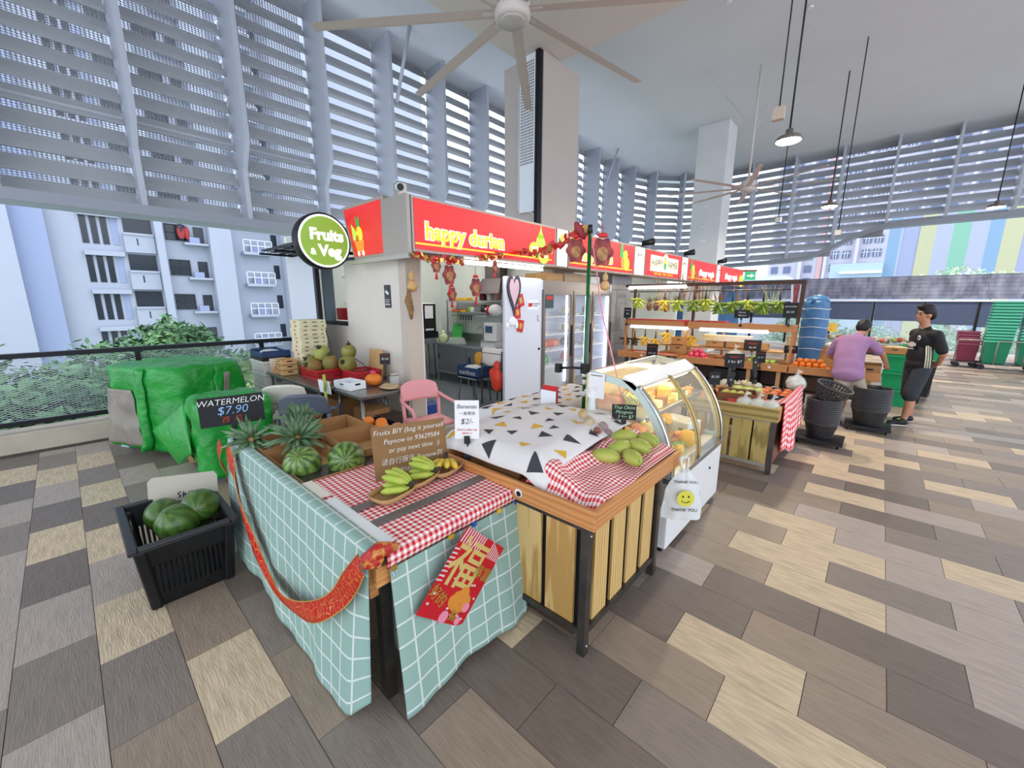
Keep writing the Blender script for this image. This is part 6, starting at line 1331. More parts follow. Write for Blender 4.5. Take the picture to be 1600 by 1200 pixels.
for i in range(8): slab('fruit_pack', ORD[i] + ' small fruit pack from the near end along the chiller top shelf edge', 'fruit pack', (CX + 0.07, CY - 0.33 + 0.12 * i, 1.0), (0.07, 0.09, 0.04 + 0.02 * (i % 3)), ccols[(i * 2 + 1) % 7], rn.uniform(-0.4, 0.4))
# green pole with clamp
gp = thing('green_pole', 'green pole with white tape bands standing behind the chiller', 'pole', (-2.185, -0.665, 0))
M_pole = mat('pole_green', '#0d5a2c', 0.4)
B().tube([(0, 0, 0.02), (0, 0, 2.44)], 0.017, 12).build('shaft', M_pole, gp); B().lathe([(0.16, 0), (0.16, 0.02), (0.03, 0.05)], 20).build('base', M_black, gp)
for z in (0.99, 1.10, 1.17): B().tube([(0, 0, z), (0, 0, z + 0.045)], 0.0185, 12).build('tape_band', M_white, gp)
B().tube([(0, 0, 2.40), (0, 0, 2.47)], 0.021, 12).build('cap', M_black, gp); B().box((-0.03, -0.03, 1.20), (0.03, 0.03, 1.29)).build('clamp', M_black, gp); B().tube([(0, -0.02, 1.25), (-0.10, -0.06, 1.25), (-0.2, -0.10, 1.24)], 0.012, 8).build('clamp_arm', M_black, gp); B().box((-0.24, -0.13, 1.20), (-0.19, -0.08, 1.28)).build('clamp_jaw', M_black, gp)
B().tube([(0, 0, 2.40), (0.25, -0.2, 1.75), (0.62, -0.42, 1.0)], 0.006, 6).build('pink_cord', M_pinkp, None, loc=(-2.17, -0.67, 0), label='pink cord slanting from the pole top down to the chiller', cat='cord')
M_orn = mat('ornament_red', '#6e1a1e', 0.5, col2='#a8433a', scale=14)
def ornament(label, loc, s=1.0, tassel=True, top=0.0, rz=0):
    t = thing('lucky_ornament', label, 'decoration', loc, rz)
    B().prism([(0.13 * s * (1 + 0.12 * math.cos(6 * a)) * math.cos(a), 0.16 * s * (1 + 0.12 * math.cos(6 * a)) * math.sin(a)) for a in [2*PI*i/36 for i in range(36)]], -0.006, 0.006, 'x').build('plaque', M_orn, t)
    B().prism([(0.07 * s * math.cos(a), 0.08 * s * math.sin(a) - 0.02 * s) for a in [2*PI*i/20 for i in range(20)]], 0.006, 0.010, 'x').build('gold_centre', mat('ornament_ochre', '#8c5a34', 0.6, col2='#b98a58', scale=16), t)
    B().ell((0, 0, 0.19 * s), (0.012, 0.07 * s, 0.03 * s), 12, 8).build('bow', M_redp, t); B().tube([(0, 0, 0.16 * s), (0, 0, max(0.34 * s, top))], 0.003, 5).build('string', M_redp, t)
    if tassel: B().tube([(0, 0, -0.16 * s), (0, 0, -0.32 * s)], [0.008, 0.022], 8).build('tassel', M_redp, t)
    return t
ornament('red and gold ornament hanging left of the green pole top', (-2.30, -0.70, 2.27), 0.62, False, rz=-0.7); ornament('dark red and gold ornament hanging right of the green pole top', (-2.10, -0.60, 2.25), 0.72, False, rz=-0.7)
B().ell((0, 0, 0), (0.015, 0.035, 0.085), 12, 8, mtx=Matrix.Rotation(0.6, 3, 'X')).build('red_bow', mat('bow_dark', '#8c1f26', 0.5), None, loc=(-2.27, -0.69, 2.43), rot=-0.7, label='red bow tied near the top of the green pole', cat='bow')
def gourd(label, loc, s=1.0):
    t = thing('hanging_gourd', label, 'gourd', loc); B().lathe([(0.001, 0), (0.05*s, 0.015*s), (0.07*s, 0.06*s), (0.055*s, 0.11*s), (0.025*s, 0.14*s), (0.04*s, 0.18*s), (0.038*s, 0.21*s), (0.012*s, 0.245*s), (0.006*s, 0.27*s)], 16).build('shell', mat('gourd_tan', '#c8a066', 0.5, var=0.08, scale=9), t)
    B().tube([(0.026*s*math.cos(a), 0.026*s*math.sin(a), 0.14*s) for a in [2*PI*i/12 for i in range(12)]], 0.006*s, 6, closed=True).build('red_band', M_redp, t); B().tube([(0, 0, 0.27*s), (0, 0, 0.5*s)], 0.002, 5).build('string', M_pinkp, t); return t
gourd('small tan gourd hanging right of the green pole', (-2.07, -0.58, 1.93), 0.6); gourd('tan gourd with a red band hanging at the stall corner', (-4.62, -0.80, 1.95), 1.0)
B().tube([(0, 0, 0.0), (0.02, -0.03, -0.14), (-0.01, 0.02, -0.25), (0.02, 0, -0.36)], [0.015, 0.05, 0.04, 0.015], 8).build('dried_herbs', mat('herbs_brown', '#8c6b45', 0.9, var=0.3, scale=25), None, loc=(-4.6, -0.86, 1.98), label='bundle of dried brown herbs hanging at the stall corner', cat='herbs')
for y, z, s, lab in ((-0.62, 2.26, 0.5, 'red fish-shaped charm hanging nearest the stall corner'), (-0.42, 2.16, 0.75, 'striped red charm hanging second from the stall corner'), (0.03, 2.02, 0.75, 'round red and gold charm hanging lowest in the doorway'), (0.40, 2.30, 0.45, 'small pink charm hanging by the fluorescent tube')): ornament(lab, (-4.36, y, z), s, True, 2.42 - z)
ornament('slim red charm hanging in the kitchen doorway', (-4.5, -0.27, 1.93), 0.55, True, 0.485)
def garland(label, pts, r=0.035, m=None):
    b = B(); g = B(); rn = random.Random(len(pts)); pts = [Vector(p) for p in pts]; n = 40
    for i in range(n):
        p = Vector(cr([tuple(q) for q in pts], i / (n - 1))) + Vector((rn.uniform(-1, 1), rn.uniform(-1, 1), rn.uniform(-1, 1))) * r * 0.6; (b if i % 3 else g).cbox(p, (r * 1.2, r * 1.2, r * 0.5), (rn.uniform(0, 6), rn.uniform(0, 6), rn.uniform(0, 6)))
    t = thing('tinsel_garland', label, 'garland', pts[0]); b.build('red_tinsel', M_redp, t, w=True, kind='stuff'); g.build('gold_tinsel', M_gold, t, w=True, kind='stuff')
    B().tube(pts, 0.004, 5).build('cord', M_redp, t, w=True)
garland('red and gold tinsel swag stretched from the first sign to the green pole', [(-4.36, 0.95, 2.56), (-3.6, 0.45, 2.45), (-2.9, -0.2, 2.42), (-2.25, -0.64, 2.44)], 0.05)
garland('tinsel garland along the bottom edge of the first sign at the corner', [(-4.36, -0.92, 2.37), (-4.36, -0.7, 2.34), (-4.36, -0.45, 2.36), (-4.36, -0.2, 2.33)], 0.04); garland('tinsel garland along the bottom edge of the first sign over the doorway', [(-4.36, 0.12, 2.40), (-4.36, 0.3, 2.44), (-4.36, 0.45, 2.47), (-4.36, 0.55, 2.48)], 0.04)
# ------------------------------------------------------------------ second plank stand with mixed fruit
s3_ = thing('produce_stand', 'low plank produce stand with a gingham cloth on its side, beyond the chiller', 'stand', (-1.40, 1.85, 0))
for x in (-0.48, 0.45):
    for y in (-0.72, 0.72): B().box((x - 0.025, y - 0.025, 0), (x + 0.025, y + 0.025, 0.60)).build('post', M_dsteel, s3_)
for z in (0.10, 0.58): B().box((-0.47, -0.74, z - 0.02), (0.45, -0.70, z + 0.02)).build('rail', M_alu, s3_)
for x in (-0.42, -0.18, 0.06, 0.255): B().box((x, -0.745, 0.12), (x + (0.21 if x < 0.2 else 0.165), -0.725, 0.58)).build('plank', M_ashg, s3_)
B().box((-0.55, -0.78, 0.60), (0.49, -0.74, 0.745)).build('front_board', M_ashx, s3_, bevel=0.004); B().box((0.455, -0.74, 0.60), (0.49, 0.80, 0.745)).build('side_board', M_try, s3_)
B().box((-0.55, -0.74, 0.60), (0.455, 0.80, 0.64)).build('bed', M_trx, s3_); B().box((0.445, -0.7, 0.08), (0.46, 0.72, 0.58)).build('side_panel', mat('side_mahogany', '#7c4a34', 0.5, var=0.1, scale=4), s3_)
B().box((-0.5, 0.70, 0.08), (0.45, 0.72, 0.58)).build('back_panel', mat('side_mahogany', ''), s3_)
def gd(u, v):
    y = 1.25 + 1.35 * u; return (-0.895 + 0.03 * v + 0.018 * math.sin(u * 22) * v, y - 0.10 * v * (1 - u), 0.79 - v * (0.62 - 0.25 * u * 0 - 0.12 * math.sin(u * 7 + 1)))
hg = thing('hanging_gingham', 'red gingham cloth hanging over the right side of the produce stand', 'cloth', (-0.88, 1.9, 0.1)); B().surf(gd, 40, 20, lambda u, v: (u * 1.35, v * 0.65)).build('drape', M_ging2, hg, solid=0.004, w=True)
B().surf(lambda u, v: (-0.895 - 0.55 * v * (1 - 0.4 * u), 1.25 + 1.35 * u, 0.79 - 0.10 * min(1, v * 3)), 20, 8, lambda u, v: (u * 1.35, -v * 0.5)).build('top_fold', M_ging2, hg, solid=0.004, w=True)
z3 = 0.645
B().box((-0.30, -0.14, 0), (0.30, 0.14, 0.03)).build('white_paper_liner', M_white, None, loc=(-1.60, 1.30, z3), rot=0.1, label='white paper liner at the front left of the produce stand', cat='paper', bevel=0.005)
open_box('fruit_carton', 'dark brown scalloped carton of yellow-green guavas on the produce stand', (-1.42, 1.52, z3 + 0.05), 0.40, 0.30, 0.10, mat('carton_darkbrown', '#7a4e2e', 0.8), 0.25, handles=False)
rn = random.Random(12)
for i in range(8): ball('guava', 'yellow-green fruit in the scalloped carton on the produce stand', 'fruit', (-1.54 + 0.08 * (i % 4), 1.44 + 0.09 * (i // 4), z3 + 0.115), 0.042, mat('guava', '#b3a53c', 0.45, col2='#c5bf5e', scale=6), 'guavas in the scalloped carton')
open_box('fruit_carton', 'shallow carton of long green mangoes behind the guavas', (-1.38, 1.95, z3 + 0.02), 0.52, 0.34, 0.10, M_cardl, -0.15, handles=False)
for i in range(6): t = ball('green_mango', 'long light green mango in the shallow carton on the produce stand', 'mango', (-1.52 + 0.12 * (i % 3), 1.90 + 0.10 * (i // 3), z3 + 0.09), 0.055, mat('mango_lime', '#a8b552', 0.4, col2='#bcc870', scale=6), 'long mangoes on the produce stand', 0.75); t.scale = (1.5, 0.95, 1)
open_box('fruit_tray', 'black tray of persimmons on the produce stand', (-1.10, 2.02, z3 + 0.03), 0.36, 0.50, 0.08, M_black, 0.0, cat='tray', handles=False)
for i in range(12): ball('persimmon', 'flat orange persimmon in the black tray on the produce stand', 'persimmon', (-1.21 + 0.105 * (i % 3), 1.84 + 0.11 * (i // 3), z3 + 0.085 + 0.01 * (i % 2)), 0.048, mat('persimmon', ''), 'persimmons in the black tray', 0.72)
def bagged(label, loc, s, group=None):
    t = thing('bagged_vegetables', label, 'bag', loc, group=group); B().ell((0, 0, 0.07 * s), (0.09 * s, 0.09 * s, 0.075 * s), 14, 10, fn=lambda v: 1 + 0.12 * noise.noise(v * 4 + Vector(loc))).build('contents', mat('bag_green_white', '#c3cba2', 0.4, col2='#e6e6dc', scale=14), t); B().ell((0, 0, 0.075 * s), (0.10 * s, 0.10 * s, 0.09 * s), 14, 10, fn=lambda v: 1 + 0.15 * noise.noise(v * 5)).build('film', mat('film_white', '#eeeeec', 0.15, alpha=0.35), t); B().tube([(0, 0, 0.14 * s), (0.01, 0, 0.19 * s), (0.03, 0.01, 0.22 * s)], [0.03 * s, 0.012 * s, 0.035 * s], 8).build('knot', mat('film_white', ''), t)
for i, x in enumerate((-1.27, -1.14, -1.01)): bagged(('left', 'middle', 'right')[i] + ' white plastic bag of vegetables at the front of the produce stand', (x, 1.24, z3), 0.95)
B().box((-0.05, -0.03, 0), (0.05, 0.03, 0.10)).build('red_packet', M_redp, None, loc=(-1.40, 1.26, z3), rot=(R(-20), 0, 0.2), label='red packet at the front of the produce stand', cat='packet'); B().box((-0.18, -0.09, 0), (0.18, 0.09, 0.02)).build('red_netting', mat('netting_red', '#e04a3a', 0.6, var=0.3, scale=60), None, loc=(-1.45, 1.22, z3), label='red netting sheet at the front of the produce stand', cat='netting')
for i in range(10): ball('pale_melon', 'pale grey-green melon at the back left of the produce stand', 'melon', (-1.78 + 0.10 * (i % 5), 2.30 + 0.13 * (i // 5), z3 + 0.06), 0.062, mat('pale_melon', '#b9b79a', 0.5, col2='#d6d2b8', scale=9), 'pale melons on the produce stand')
for i in range(6): ball('orange', 'orange at the left edge of the produce stand beside the chiller', 'orange', (-1.76 + 0.07 * (i % 3), 1.68 + 0.09 * (i // 3), z3 + 0.05), 0.045, M_orange, 'oranges beside the chiller')
for i in range(4): ball('red_apple', 'red and yellow apple at the far left of the produce stand', 'apple', (-1.86 + 0.08 * (i % 2), 2.04 + 0.10 * (i // 2), z3 + 0.05), 0.045, mat('apple_red', '#b5413a', 0.4, col2='#d8a455', scale=6), 'red apples on the produce stand')
for i, (x, lab) in enumerate(((-1.22, 'left dark leafy vegetable bundle at the back of the produce stand'), (-1.0, 'right dark leafy vegetable bundle at the back of the produce stand'))): t = thing('leafy_bundle', lab, 'vegetable', (x, 2.45, z3 + 0.03)); rosette(B(), 14, 0.14, 0.035, random.Random(i), 0.9, (0, 0, 0), 0.8).build('leaves', mat('leaf_veg', '#56705c', 0.6, col2='#7d9479', scale=9), t, solid=0.002); B().tube([(0, 0, -0.02), (0, 0, 0.03)], 0.03, 8).build('stalks', mat('stalk_pale', '#b9c4a0', 0.6), t)
bagged('white tied bag at the back right corner of the produce stand', (-0.98, 2.62, z3 + 0.05), 1.2)
t = thing('cream_blossom', 'cream paper wrapper sticking up behind the guavas', 'wrapper', (-1.50, 2.14, z3 + 0.12)); rosette(B(), 7, 0.10, 0.035, random.Random(4), 1.2, (0, 0, 0), 0.3).build('petals', mat('wrap_cream', '#e2d3ae', 0.7), t, solid=0.003)
for (x, y, z, w_, h_, yaw, ln, lab) in ((-1.70, 1.60, 0.90, 0.13, 0.16, 0.6, [('$1.50', 0.04, 0, 0.02, M_chw)], 'tilted blue-black price tag above the oranges on the produce stand'), (-1.72, 2.55, 1.02, 0.26, 0.20, 0.55, [('SWEET', 0.045, 0, 0.05, M_chr), ('5 for $7', 0.055, 0, -0.015, M_chw)], 'black price board reading 5 for $7 at the back of the produce stand'), (-1.42, 2.35, 1.00, 0.07, 0.24, 0.9, [('$3', 0.03, 0, 0.05, M_chw)], 'narrow black price tag standing behind the cream wrapper'), (-1.58, 1.86, 0.86, 0.10, 0.12, 0.9, [('$2', 0.03, 0, 0, M_chw)], 'small black price tag between the guavas and the green mangoes')): chalk(lab, (x, y, z), w_, h_, yaw, -0.1, ln, stem=0.08)

# ------------------------------------------------------------------ tarpaulins by the fence
M_tarp = mat('tarp_green', '#1d9434', 0.33, var=0.16, scale=3, bump=0.9, bscale=11); M_tarpg = mat('tarp_grey', '#8d857a', 0.45, var=0.08, scale=4, bump=0.4, bscale=14)
def tarp(name, label, loc, a, b_, h, hem, seed, extra=None, corner=0.28, rz=0.0):
    t = thing(name, label, 'tarpaulin', loc, rz)
    def fn(u, v):
        th = 2 * PI * u; c, s = math.cos(th), math.sin(th); k = (abs(c) ** 5 + abs(s) ** 5) ** -0.2; cor = (k - 1) / 0.15
        hm = hem(th)
        if v < 0.4: q = v / 0.4; r_ = q; z = h * (1 - 0.03 * q ** 4) + 0.012 * noise.noise(Vector((c * q * 9, s * q * 9, seed + 3))) + 0.03 * noise.noise(Vector((c * q * 3, s * q * 3, seed)))
        else: q = (v - 0.4) / 0.6; r_ = 1 + 0.07 * q + 0.10 * q * corner * cor + 0.045 * q * math.sin(th * 9 + seed) + 0.03 * q * math.sin(th * 17); z = h * (0.97 - 0.0 * q) - (h * 0.97 - hm) * q
        x, y = a * c * k * r_, b_ * s * k * r_
        x += 0.035 * noise.noise(Vector((x * 4, y * 4, z * 5 + seed))) + 0.015 * noise.noise(Vector((x * 11, y * 11, z * 9))); y += 0.035 * noise.noise(Vector((x * 4, y * 4, z * 5 + seed + 5))) + 0.015 * noise.noise(Vector((x * 11, y * 11, z * 9 + 7)))
        return (x, y, max(z, 0.012))
    B().surf(fn, 120, 34).build('sheet', M_tarp, t, solid=0.006)
    return t, fn
t1, f1 = tarp('green_tarpaulin', 'bright green tarpaulin with a grey turned side draped over goods by the fence', (-7.02, -2.86, 0), 0.60, 0.50, 1.08, lambda th: 0.05 + 0.10 * max(0, math.sin(th * 2 + 0.5)), 1, rz=R(28))
b = B(); b.surf(lambda u, v: tuple(Vector(f1(0.615 + 0.125 * u + 0.015 * v, 0.56 + 0.42 * v)) + Vector((-0.008, -0.02, 0.0))), 24, 20); b.build('turned_side', M_tarpg, t1, solid=0.004)
b = B(); b.surf(lambda u, v: tuple(Vector(f1((0.025 * u + 0.03) % 1, 0.48 + 0.40 * v)) + Vector((0.016, 0, 0.0))), 8, 12); b.build('turned_side', M_tarpg, t1, solid=0.004)
b = B(); b.surf(lambda u, v: tuple(Vector(f1(0.765 + 0.035 * u, 0.40 + 0.59 * v)) + Vector((0.004, -0.022 - 0.06 * v * math.sin(PI * u), 0.0))), 8, 16); b.build('front_pleat', M_tarp, t1, solid=0.005)
B().box((-0.5, -0.4, 0), (0.5, 0.4, 1.02)).build('covered_trolley', mat('covered_grey', '#7d8890', 0.6), t1)
B().box((-0.53, -0.44, 0.0), (-0.40, -0.40, 0.5)).build('pale_panel', mat('pale_blue', '#b9cbd6', 0.5), t1)
t2, f2 = tarp('green_tarpaulin', 'lower green tarpaulin pulled over a box behind the watermelon price board', (-5.42, -2.68, 0), 0.36, 0.33, 0.84, lambda th: 0.06 + 0.14 * max(0, math.sin(th * 3 + 1)), 4)
B().box((-0.3, -0.27, 0), (0.3, 0.27, 0.79)).build('covered_box', mat('covered_grey', ''), t2)
def wing(u, v):
    p0 = Vector((-0.30, -0.34, 0.78)); p1 = Vector((-0.66, -0.60, 0.42)); p2 = Vector((-0.35, -0.46, 0.06)); p3 = Vector((0.10, -0.40, 0.30))
    p = (p0 * (1-u) + p1 * u) * (1-v) + (p3 * (1-u) + p2 * u) * v; return tuple(p + Vector((0, -0.05 * math.sin(PI * u) * math.sin(PI * v), 0)))
B().surf(wing, 14, 14).build('flared_corner', M_tarp, t2, solid=0.006)
b = B(); b.tube([(-7.60, -3.02, 0.02), (-7.55, -3.1, 0.05), (-7.48, -3.15, 0.03)], [0.06, 0.09, 0.04], 8); b.build('grey_rag', mat('rag_grey', '#6d6c6e', 0.9, var=0.3, scale=20), None, label='grey rag on the floor at the foot of the left tarpaulin', cat='rag')
B().prism([(-0.22, -0.10), (0.20, -0.12), (0.24, 0.10), (-0.05, 0.14), (-0.2, 0.06)], 0, 0.006, 'z').build('cardboard_scrap', M_cardl, None, loc=(-6.15, -2.90, 0.001), label='flat beige cardboard scrap on the floor between the tarpaulins', cat='cardboard')
B().prism([(-0.2, -0.14), (0.2, -0.12), (0.18, 0.14), (-0.2, 0.12)], 0, 0.006, 'z').build('cardboard_scrap', mat('card_greywhite', ''), None, loc=(-4.45, -3.18, 0.001), label='flat grey card on the floor behind the black crate', cat='cardboard')

# ------------------------------------------------------------------ chairs
def chair(name, label, loc, rz, m):
    t = thing(name, label, 'chair', loc, rz)       # faces local +X
    B().surf(lambda u, v: (-0.21 + 0.43 * u, (-0.22 + 0.44 * v) * (1 - 0.06 * u), 0.44 + 0.012 * math.cos((v - 0.5) * PI) * -1 - 0.015 * max(0, u - 0.85) / 0.15), 12, 12).build('seat', m, t, solid=0.022)
    B().surf(lambda u, v: (-0.235 - 0.055 * u - 0.05 * math.cos((v - 0.5) * PI), (-0.25 + 0.5 * v) * (1 - 0.10 * u * u), 0.64 + 0.24 * u - 0.05 * abs(v - 0.5) ** 3 * 8 * u), 8, 20).build('backrest', m, t, solid=0.02)
    for s in (-1, 1):
        B().tube([(-0.25, s * 0.245, 0.70), (-0.15, s * 0.275, 0.665), (0.05, s * 0.285, 0.65), (0.17, s * 0.28, 0.635), (0.215, s * 0.272, 0.57), (0.22, s * 0.262, 0.45)], [0.022, 0.021, 0.02, 0.02, 0.021, 0.022], 10).build('armrest', m, t)
        B().tube([(0.22, s * 0.262, 0.46), (0.235, s * 0.262, 0.2), (0.25, s * 0.26, 0.0)], [0.022, 0.018, 0.015], 10).build('leg', m, t)
        B().tube([(-0.24, s * 0.235, 0.64), (-0.215, s * 0.225, 0.44), (-0.25, s * 0.235, 0.2), (-0.28, s * 0.24, 0.0)], [0.022, 0.022, 0.018, 0.015], 10).build('leg', m, t)
        B().box((-0.2, s * 0.225 - 0.012, 0.415), (0.22, s * 0.225 + 0.012, 0.44)).build('seat_rail', m, t)
    return t
chair('armchair_pink', 'pink plastic armchair beside the kitchen doorway', (-4.12, -0.98, 0), R(-12), mat('chair_pink', '#e79a9c', 0.4)).name = 'plastic_armchair'
chair('plastic_armchair', 'slate grey plastic armchair behind the pineapples', (-4.92, -2.02, 0), R(145), mat('chair_slate', '#59606f', 0.4))
chair('plastic_armchair', 'cream plastic armchair behind the slate grey one', (-5.60, -1.98, 0), R(145), mat('chair_cream', '#d6cfc3', 0.4))
cb3 = open_box('fruit_carton', 'black carton of brown roots on the slate grey armchair seat', (-4.92, -2.02, 0.455), 0.30, 0.26, 0.10, M_black, R(55), M_black, handles=False)
b = B(); rn = random.Random(8)
for i in range(26): b.ell((rn.uniform(-0.1, 0.1), rn.uniform(-0.09, 0.09), 0.08 + rn.uniform(0, 0.04)), 0.024, 8, 6)
b.build('roots', mat('roots_brown', '#a5693f', 0.7, var=0.2, scale=20), cb3, kind='stuff')

# ------------------------------------------------------------------ steel tables with coconuts and cartons along the end wall
M_st2 = mat('brushed_table', '#85837f', 0.3, metal=0.8, var=0.1, scale=6)
def stable(label, loc, sx, sy, h):
    t = thing('steel_table', label, 'table', loc); B().box((-sx/2, -sy/2, h - 0.04), (sx/2, sy/2, h)).build('top', M_st2, t, bevel=0.006)
    for x in (-1, 1):
        for y in (-1, 1): B().tube([(x * (sx/2 - 0.05), y * (sy/2 - 0.05), 0), (x * (sx/2 - 0.05), y * (sy/2 - 0.05), h - 0.04)], 0.02, 10).build('leg', M_st2, t)
    B().box((-sx/2 + 0.05, -sy/2 + 0.05, 0.22), (sx/2 - 0.05, sy/2 - 0.05, 0.24)).build('lower_shelf', M_st2, t)
    return t
stable('stainless steel table nearest the pink chair', (-4.80, -1.30, 0), 0.66, 0.72, 0.78)
stable('stainless steel table carrying the coconuts', (-6.05, -1.37, 0), 1.80, 0.94, 0.80)
def vent_crate(name, label, loc, sx, sy, h, m, rz=0):
    t = thing(name, label, 'crate', loc, rz); hx, hy = sx/2, sy/2
    B().box((-hx, -hy, 0), (hx, hy, 0.01)).build('base', m, t)
    for nm, fx in (('side', lambda b, q, z0, z1: None),): pass
    for s in (-1, 1):
        b = B(); b.box((-hx, s*hy - 0.006, h - 0.03), (hx, s*hy + 0.006, h)); b.box((-hx, s*hy - 0.006, 0), (hx, s*hy + 0.006, 0.02)); b.box((-hx, s*hy - 0.006, h*0.45), (hx, s*hy + 0.006, h*0.55))
        for i in range(int(sx / 0.02) + 1): b.box((-hx + i * 0.02 - 0.004, s*hy - 0.005, 0.01), (-hx + i * 0.02 + 0.004, s*hy + 0.005, h - 0.01))
        b.build('side', m, t)
        b = B(); b.box((s*hx - 0.006, -hy, h - 0.03), (s*hx + 0.006, hy, h)); b.box((s*hx - 0.006, -hy, 0), (s*hx + 0.006, hy, 0.02)); b.box((s*hx - 0.006, -hy, h*0.45), (s*hx + 0.006, hy, h*0.55))
        for i in range(int(sy / 0.02) + 1): b.box((s*hx - 0.005, -hy + i * 0.02 - 0.004, 0.01), (s*hx + 0.005, -hy + i * 0.02 + 0.004, h - 0.01))
        b.build('end', m, t)
    return t
M_crr = mat('crate_red', '#b3242b', 0.4)
vent_crate('red_crate', 'red plastic crate under the front coconuts', (-5.98, -1.40, 0.80), 0.52, 0.40, 0.13, M_crr)
vent_crate('red_crate', 'second red plastic crate half hidden behind the coconuts near the wall', (-5.40, -1.14, 0.80), 0.40, 0.34, 0.13, M_crr)
M_coco = mat('coconut_green', '#6d6a2a', 0.5, col2='#948b45', scale=5); M_cocob = mat('coconut_brown', '#8a5f33', 0.6, col2='#7b7638', scale=5)
cc = [(-6.14, -1.49, 0.98, M_coco, 0.105, 'coconut at the front left of the pile'), (-5.98, -1.52, 0.96, M_cocob, 0.105, 'brown coconut at the bottom front of the pile'), (-5.99, -1.40, 1.12, mat('coconut_lime', '#7d8a3c', 0.5, col2='#b0b05e', scale=5), 0.11, 'bright green coconut on top at the left of the pile'), (-5.82, -1.36, 1.00, M_cocob, 0.11, 'brown-green coconut in the middle of the pile'), (-5.58, -1.24, 1.0, M_coco, 0.115, 'round green coconut at the right of the pile'), (-5.68, -1.16, 1.15, M_coco, 0.10, 'small coconut on top at the right of the pile')]
for i, (x, y, z, m, r_, lab) in enumerate(cc):
    t = thing('coconut', lab, 'coconut', (x, y, z)); t.rotation_euler = ((0.9, 0.2, 0), (1.3, 0, 0), (0.5, 0.5, 0), (0.2, 0.2, 0), (1.2, 0.4, 0.4), (0.1, 0.2, 0))[i]
    B().ell((0, 0, 0), (r_, r_, r_ * 1.08), 20, 14, fn=lambda v: 1 + 0.03 * math.cos(3 * math.atan2(v.y, v.x)) * (1 - v.z * v.z)).build('husk', m, t); B().lathe([(0.03, 0), (0.035, 0.01), (0.012, 0.02), (0.008, 0.05)], 10, (0, 0, r_ * 1.05)).build('cap', M_bstem, t)
for a, c, lab in (((-5.80, -1.35, 1.10), (-6.15, -1.25, 1.42), 'long thin dry coconut stalk slanting up to the left'), ((-5.45, -1.2, 1.08), (-5.05, -1.2, 0.92), 'dry coconut stalk slanting down to the right')): B().tube([a, ((a[0]+c[0])/2 + 0.02, (a[1]+c[1])/2, (a[2]+c[2])/2 + 0.03), c], 0.006, 6).build('dry_stalk', M_bstem, None, label=lab, cat='stalk')
me = B().box((0, 0, 0), (0.36, 0.37, 0.058)).mesh('cream_carton', M_cream)
for i in range(13):
    t = thing('cream_carton', ('lowest cream printed carton' if i == 0 else 'topmost cream printed carton' if i == 12 else ORD[i] + ' cream printed carton from the bottom') + ' in the stack by the service window', 'carton', (-6.77 + 0.012 * math.sin(i * 2.3), -1.505 + 0.01 * math.cos(i * 1.7), 0.80 + i * 0.059))
    o = bpy.data.objects.new('box', me); link(o, t)
    for y, q in ((0.05, 0.05), (0.17, 0.07), (0.30, 0.03)): B().box((0.3605, y, 0.022), (0.362, y + q, 0.034)).build('print_mark', M_black, t)
    B().box((0.15, -0.0015, 0.018), (0.20, -0.0005, 0.04)).build('print_mark', M_redp, t)
stable('steel table end under the white foam boxes', (-7.12, -1.48, 0), 0.3, 0.6, 0.30) if False else None
M_foam = mat('foam_white', '#d9d5cc', 0.8)
for i in range(5):
    t = thing('foam_box', ('lowest', 'second lowest', 'middle', 'second highest', 'highest')[i] + ' white foam box in the stack beside the fence', 'box', (-7.28, -1.66, 0.19 * i)); B().box((-0.28, -0.2, 0), (0.28, 0.2, 0.14)).build('body', M_foam, t, bevel=0.01); B().box((-0.29, -0.21, 0.142), (0.29, 0.21, 0.188)).build('lid', M_foam, t, bevel=0.01); B().box((0.292, -0.05, 0.06), (0.294, 0.08, 0.12)).build('label', mat('label_grey', '#9aa0a6', 0.7), t)
    if i < 5: B().box((0.281, -0.02, 0.05), (0.283, 0.03, 0.09)).build('hand_hole', M_black, t)
bt_ = thing('blue_tray', 'dark blue printed tray on top of the white foam boxes', 'tray', (-7.28, -1.66, 0.95)); mbt = mat('tray_navy', '#233c66', 0.6)
B().box((-0.28, -0.2, 0), (0.28, 0.2, 0.06)).build('lower_body', M_black, bt_)
for a, c in (((-0.28, -0.2, 0.06), (0.28, -0.19, 0.13)), ((-0.28, 0.19, 0.06), (0.28, 0.2, 0.13)), ((-0.28, -0.19, 0.06), (-0.27, 0.19, 0.15)), ((0.27, -0.19, 0.06), (0.28, 0.19, 0.15))): B().box(a, c).build('side', mbt, bt_)
B().ell((0, 0, 0.10), (0.2, 0.14, 0.05), 12, 8).build('foam_insert', mat('insert_white', '#cfd0cf', 0.8), bt_)
for i, (x, y, lab) in enumerate(((-6.50, -1.70, 'lower'), (-6.50, -1.70, 'middle'), (-6.50, -1.70, 'upper'))): open_box('small_carton', lab + ' small brown carton stacked left of the red coconut crate', (x, y, 0.80 + 0.075 * i), 0.24, 0.2, 0.073, M_cardl, 0)
B().box((-0.12, -0.1, 0), (0.12, 0.1, 0.20)).build('printed_carton', mat('carton_print', '#d9cdbb', 0.7, col2='#cf8a52', scale=7), None, loc=(-6.78, -1.70, 0.80), label='white and orange printed carton left of the small brown cartons', cat='carton')
B().cbox((0, 0, 0.19), (0.36, 0.012, 0.38)).build('brown_sheet', M_cardl, None, loc=(-5.42, -0.93, 0.80), rot=(R(-6), 0, 0), label='brown cardboard sheet propped against the cream end wall', cat='cardboard')
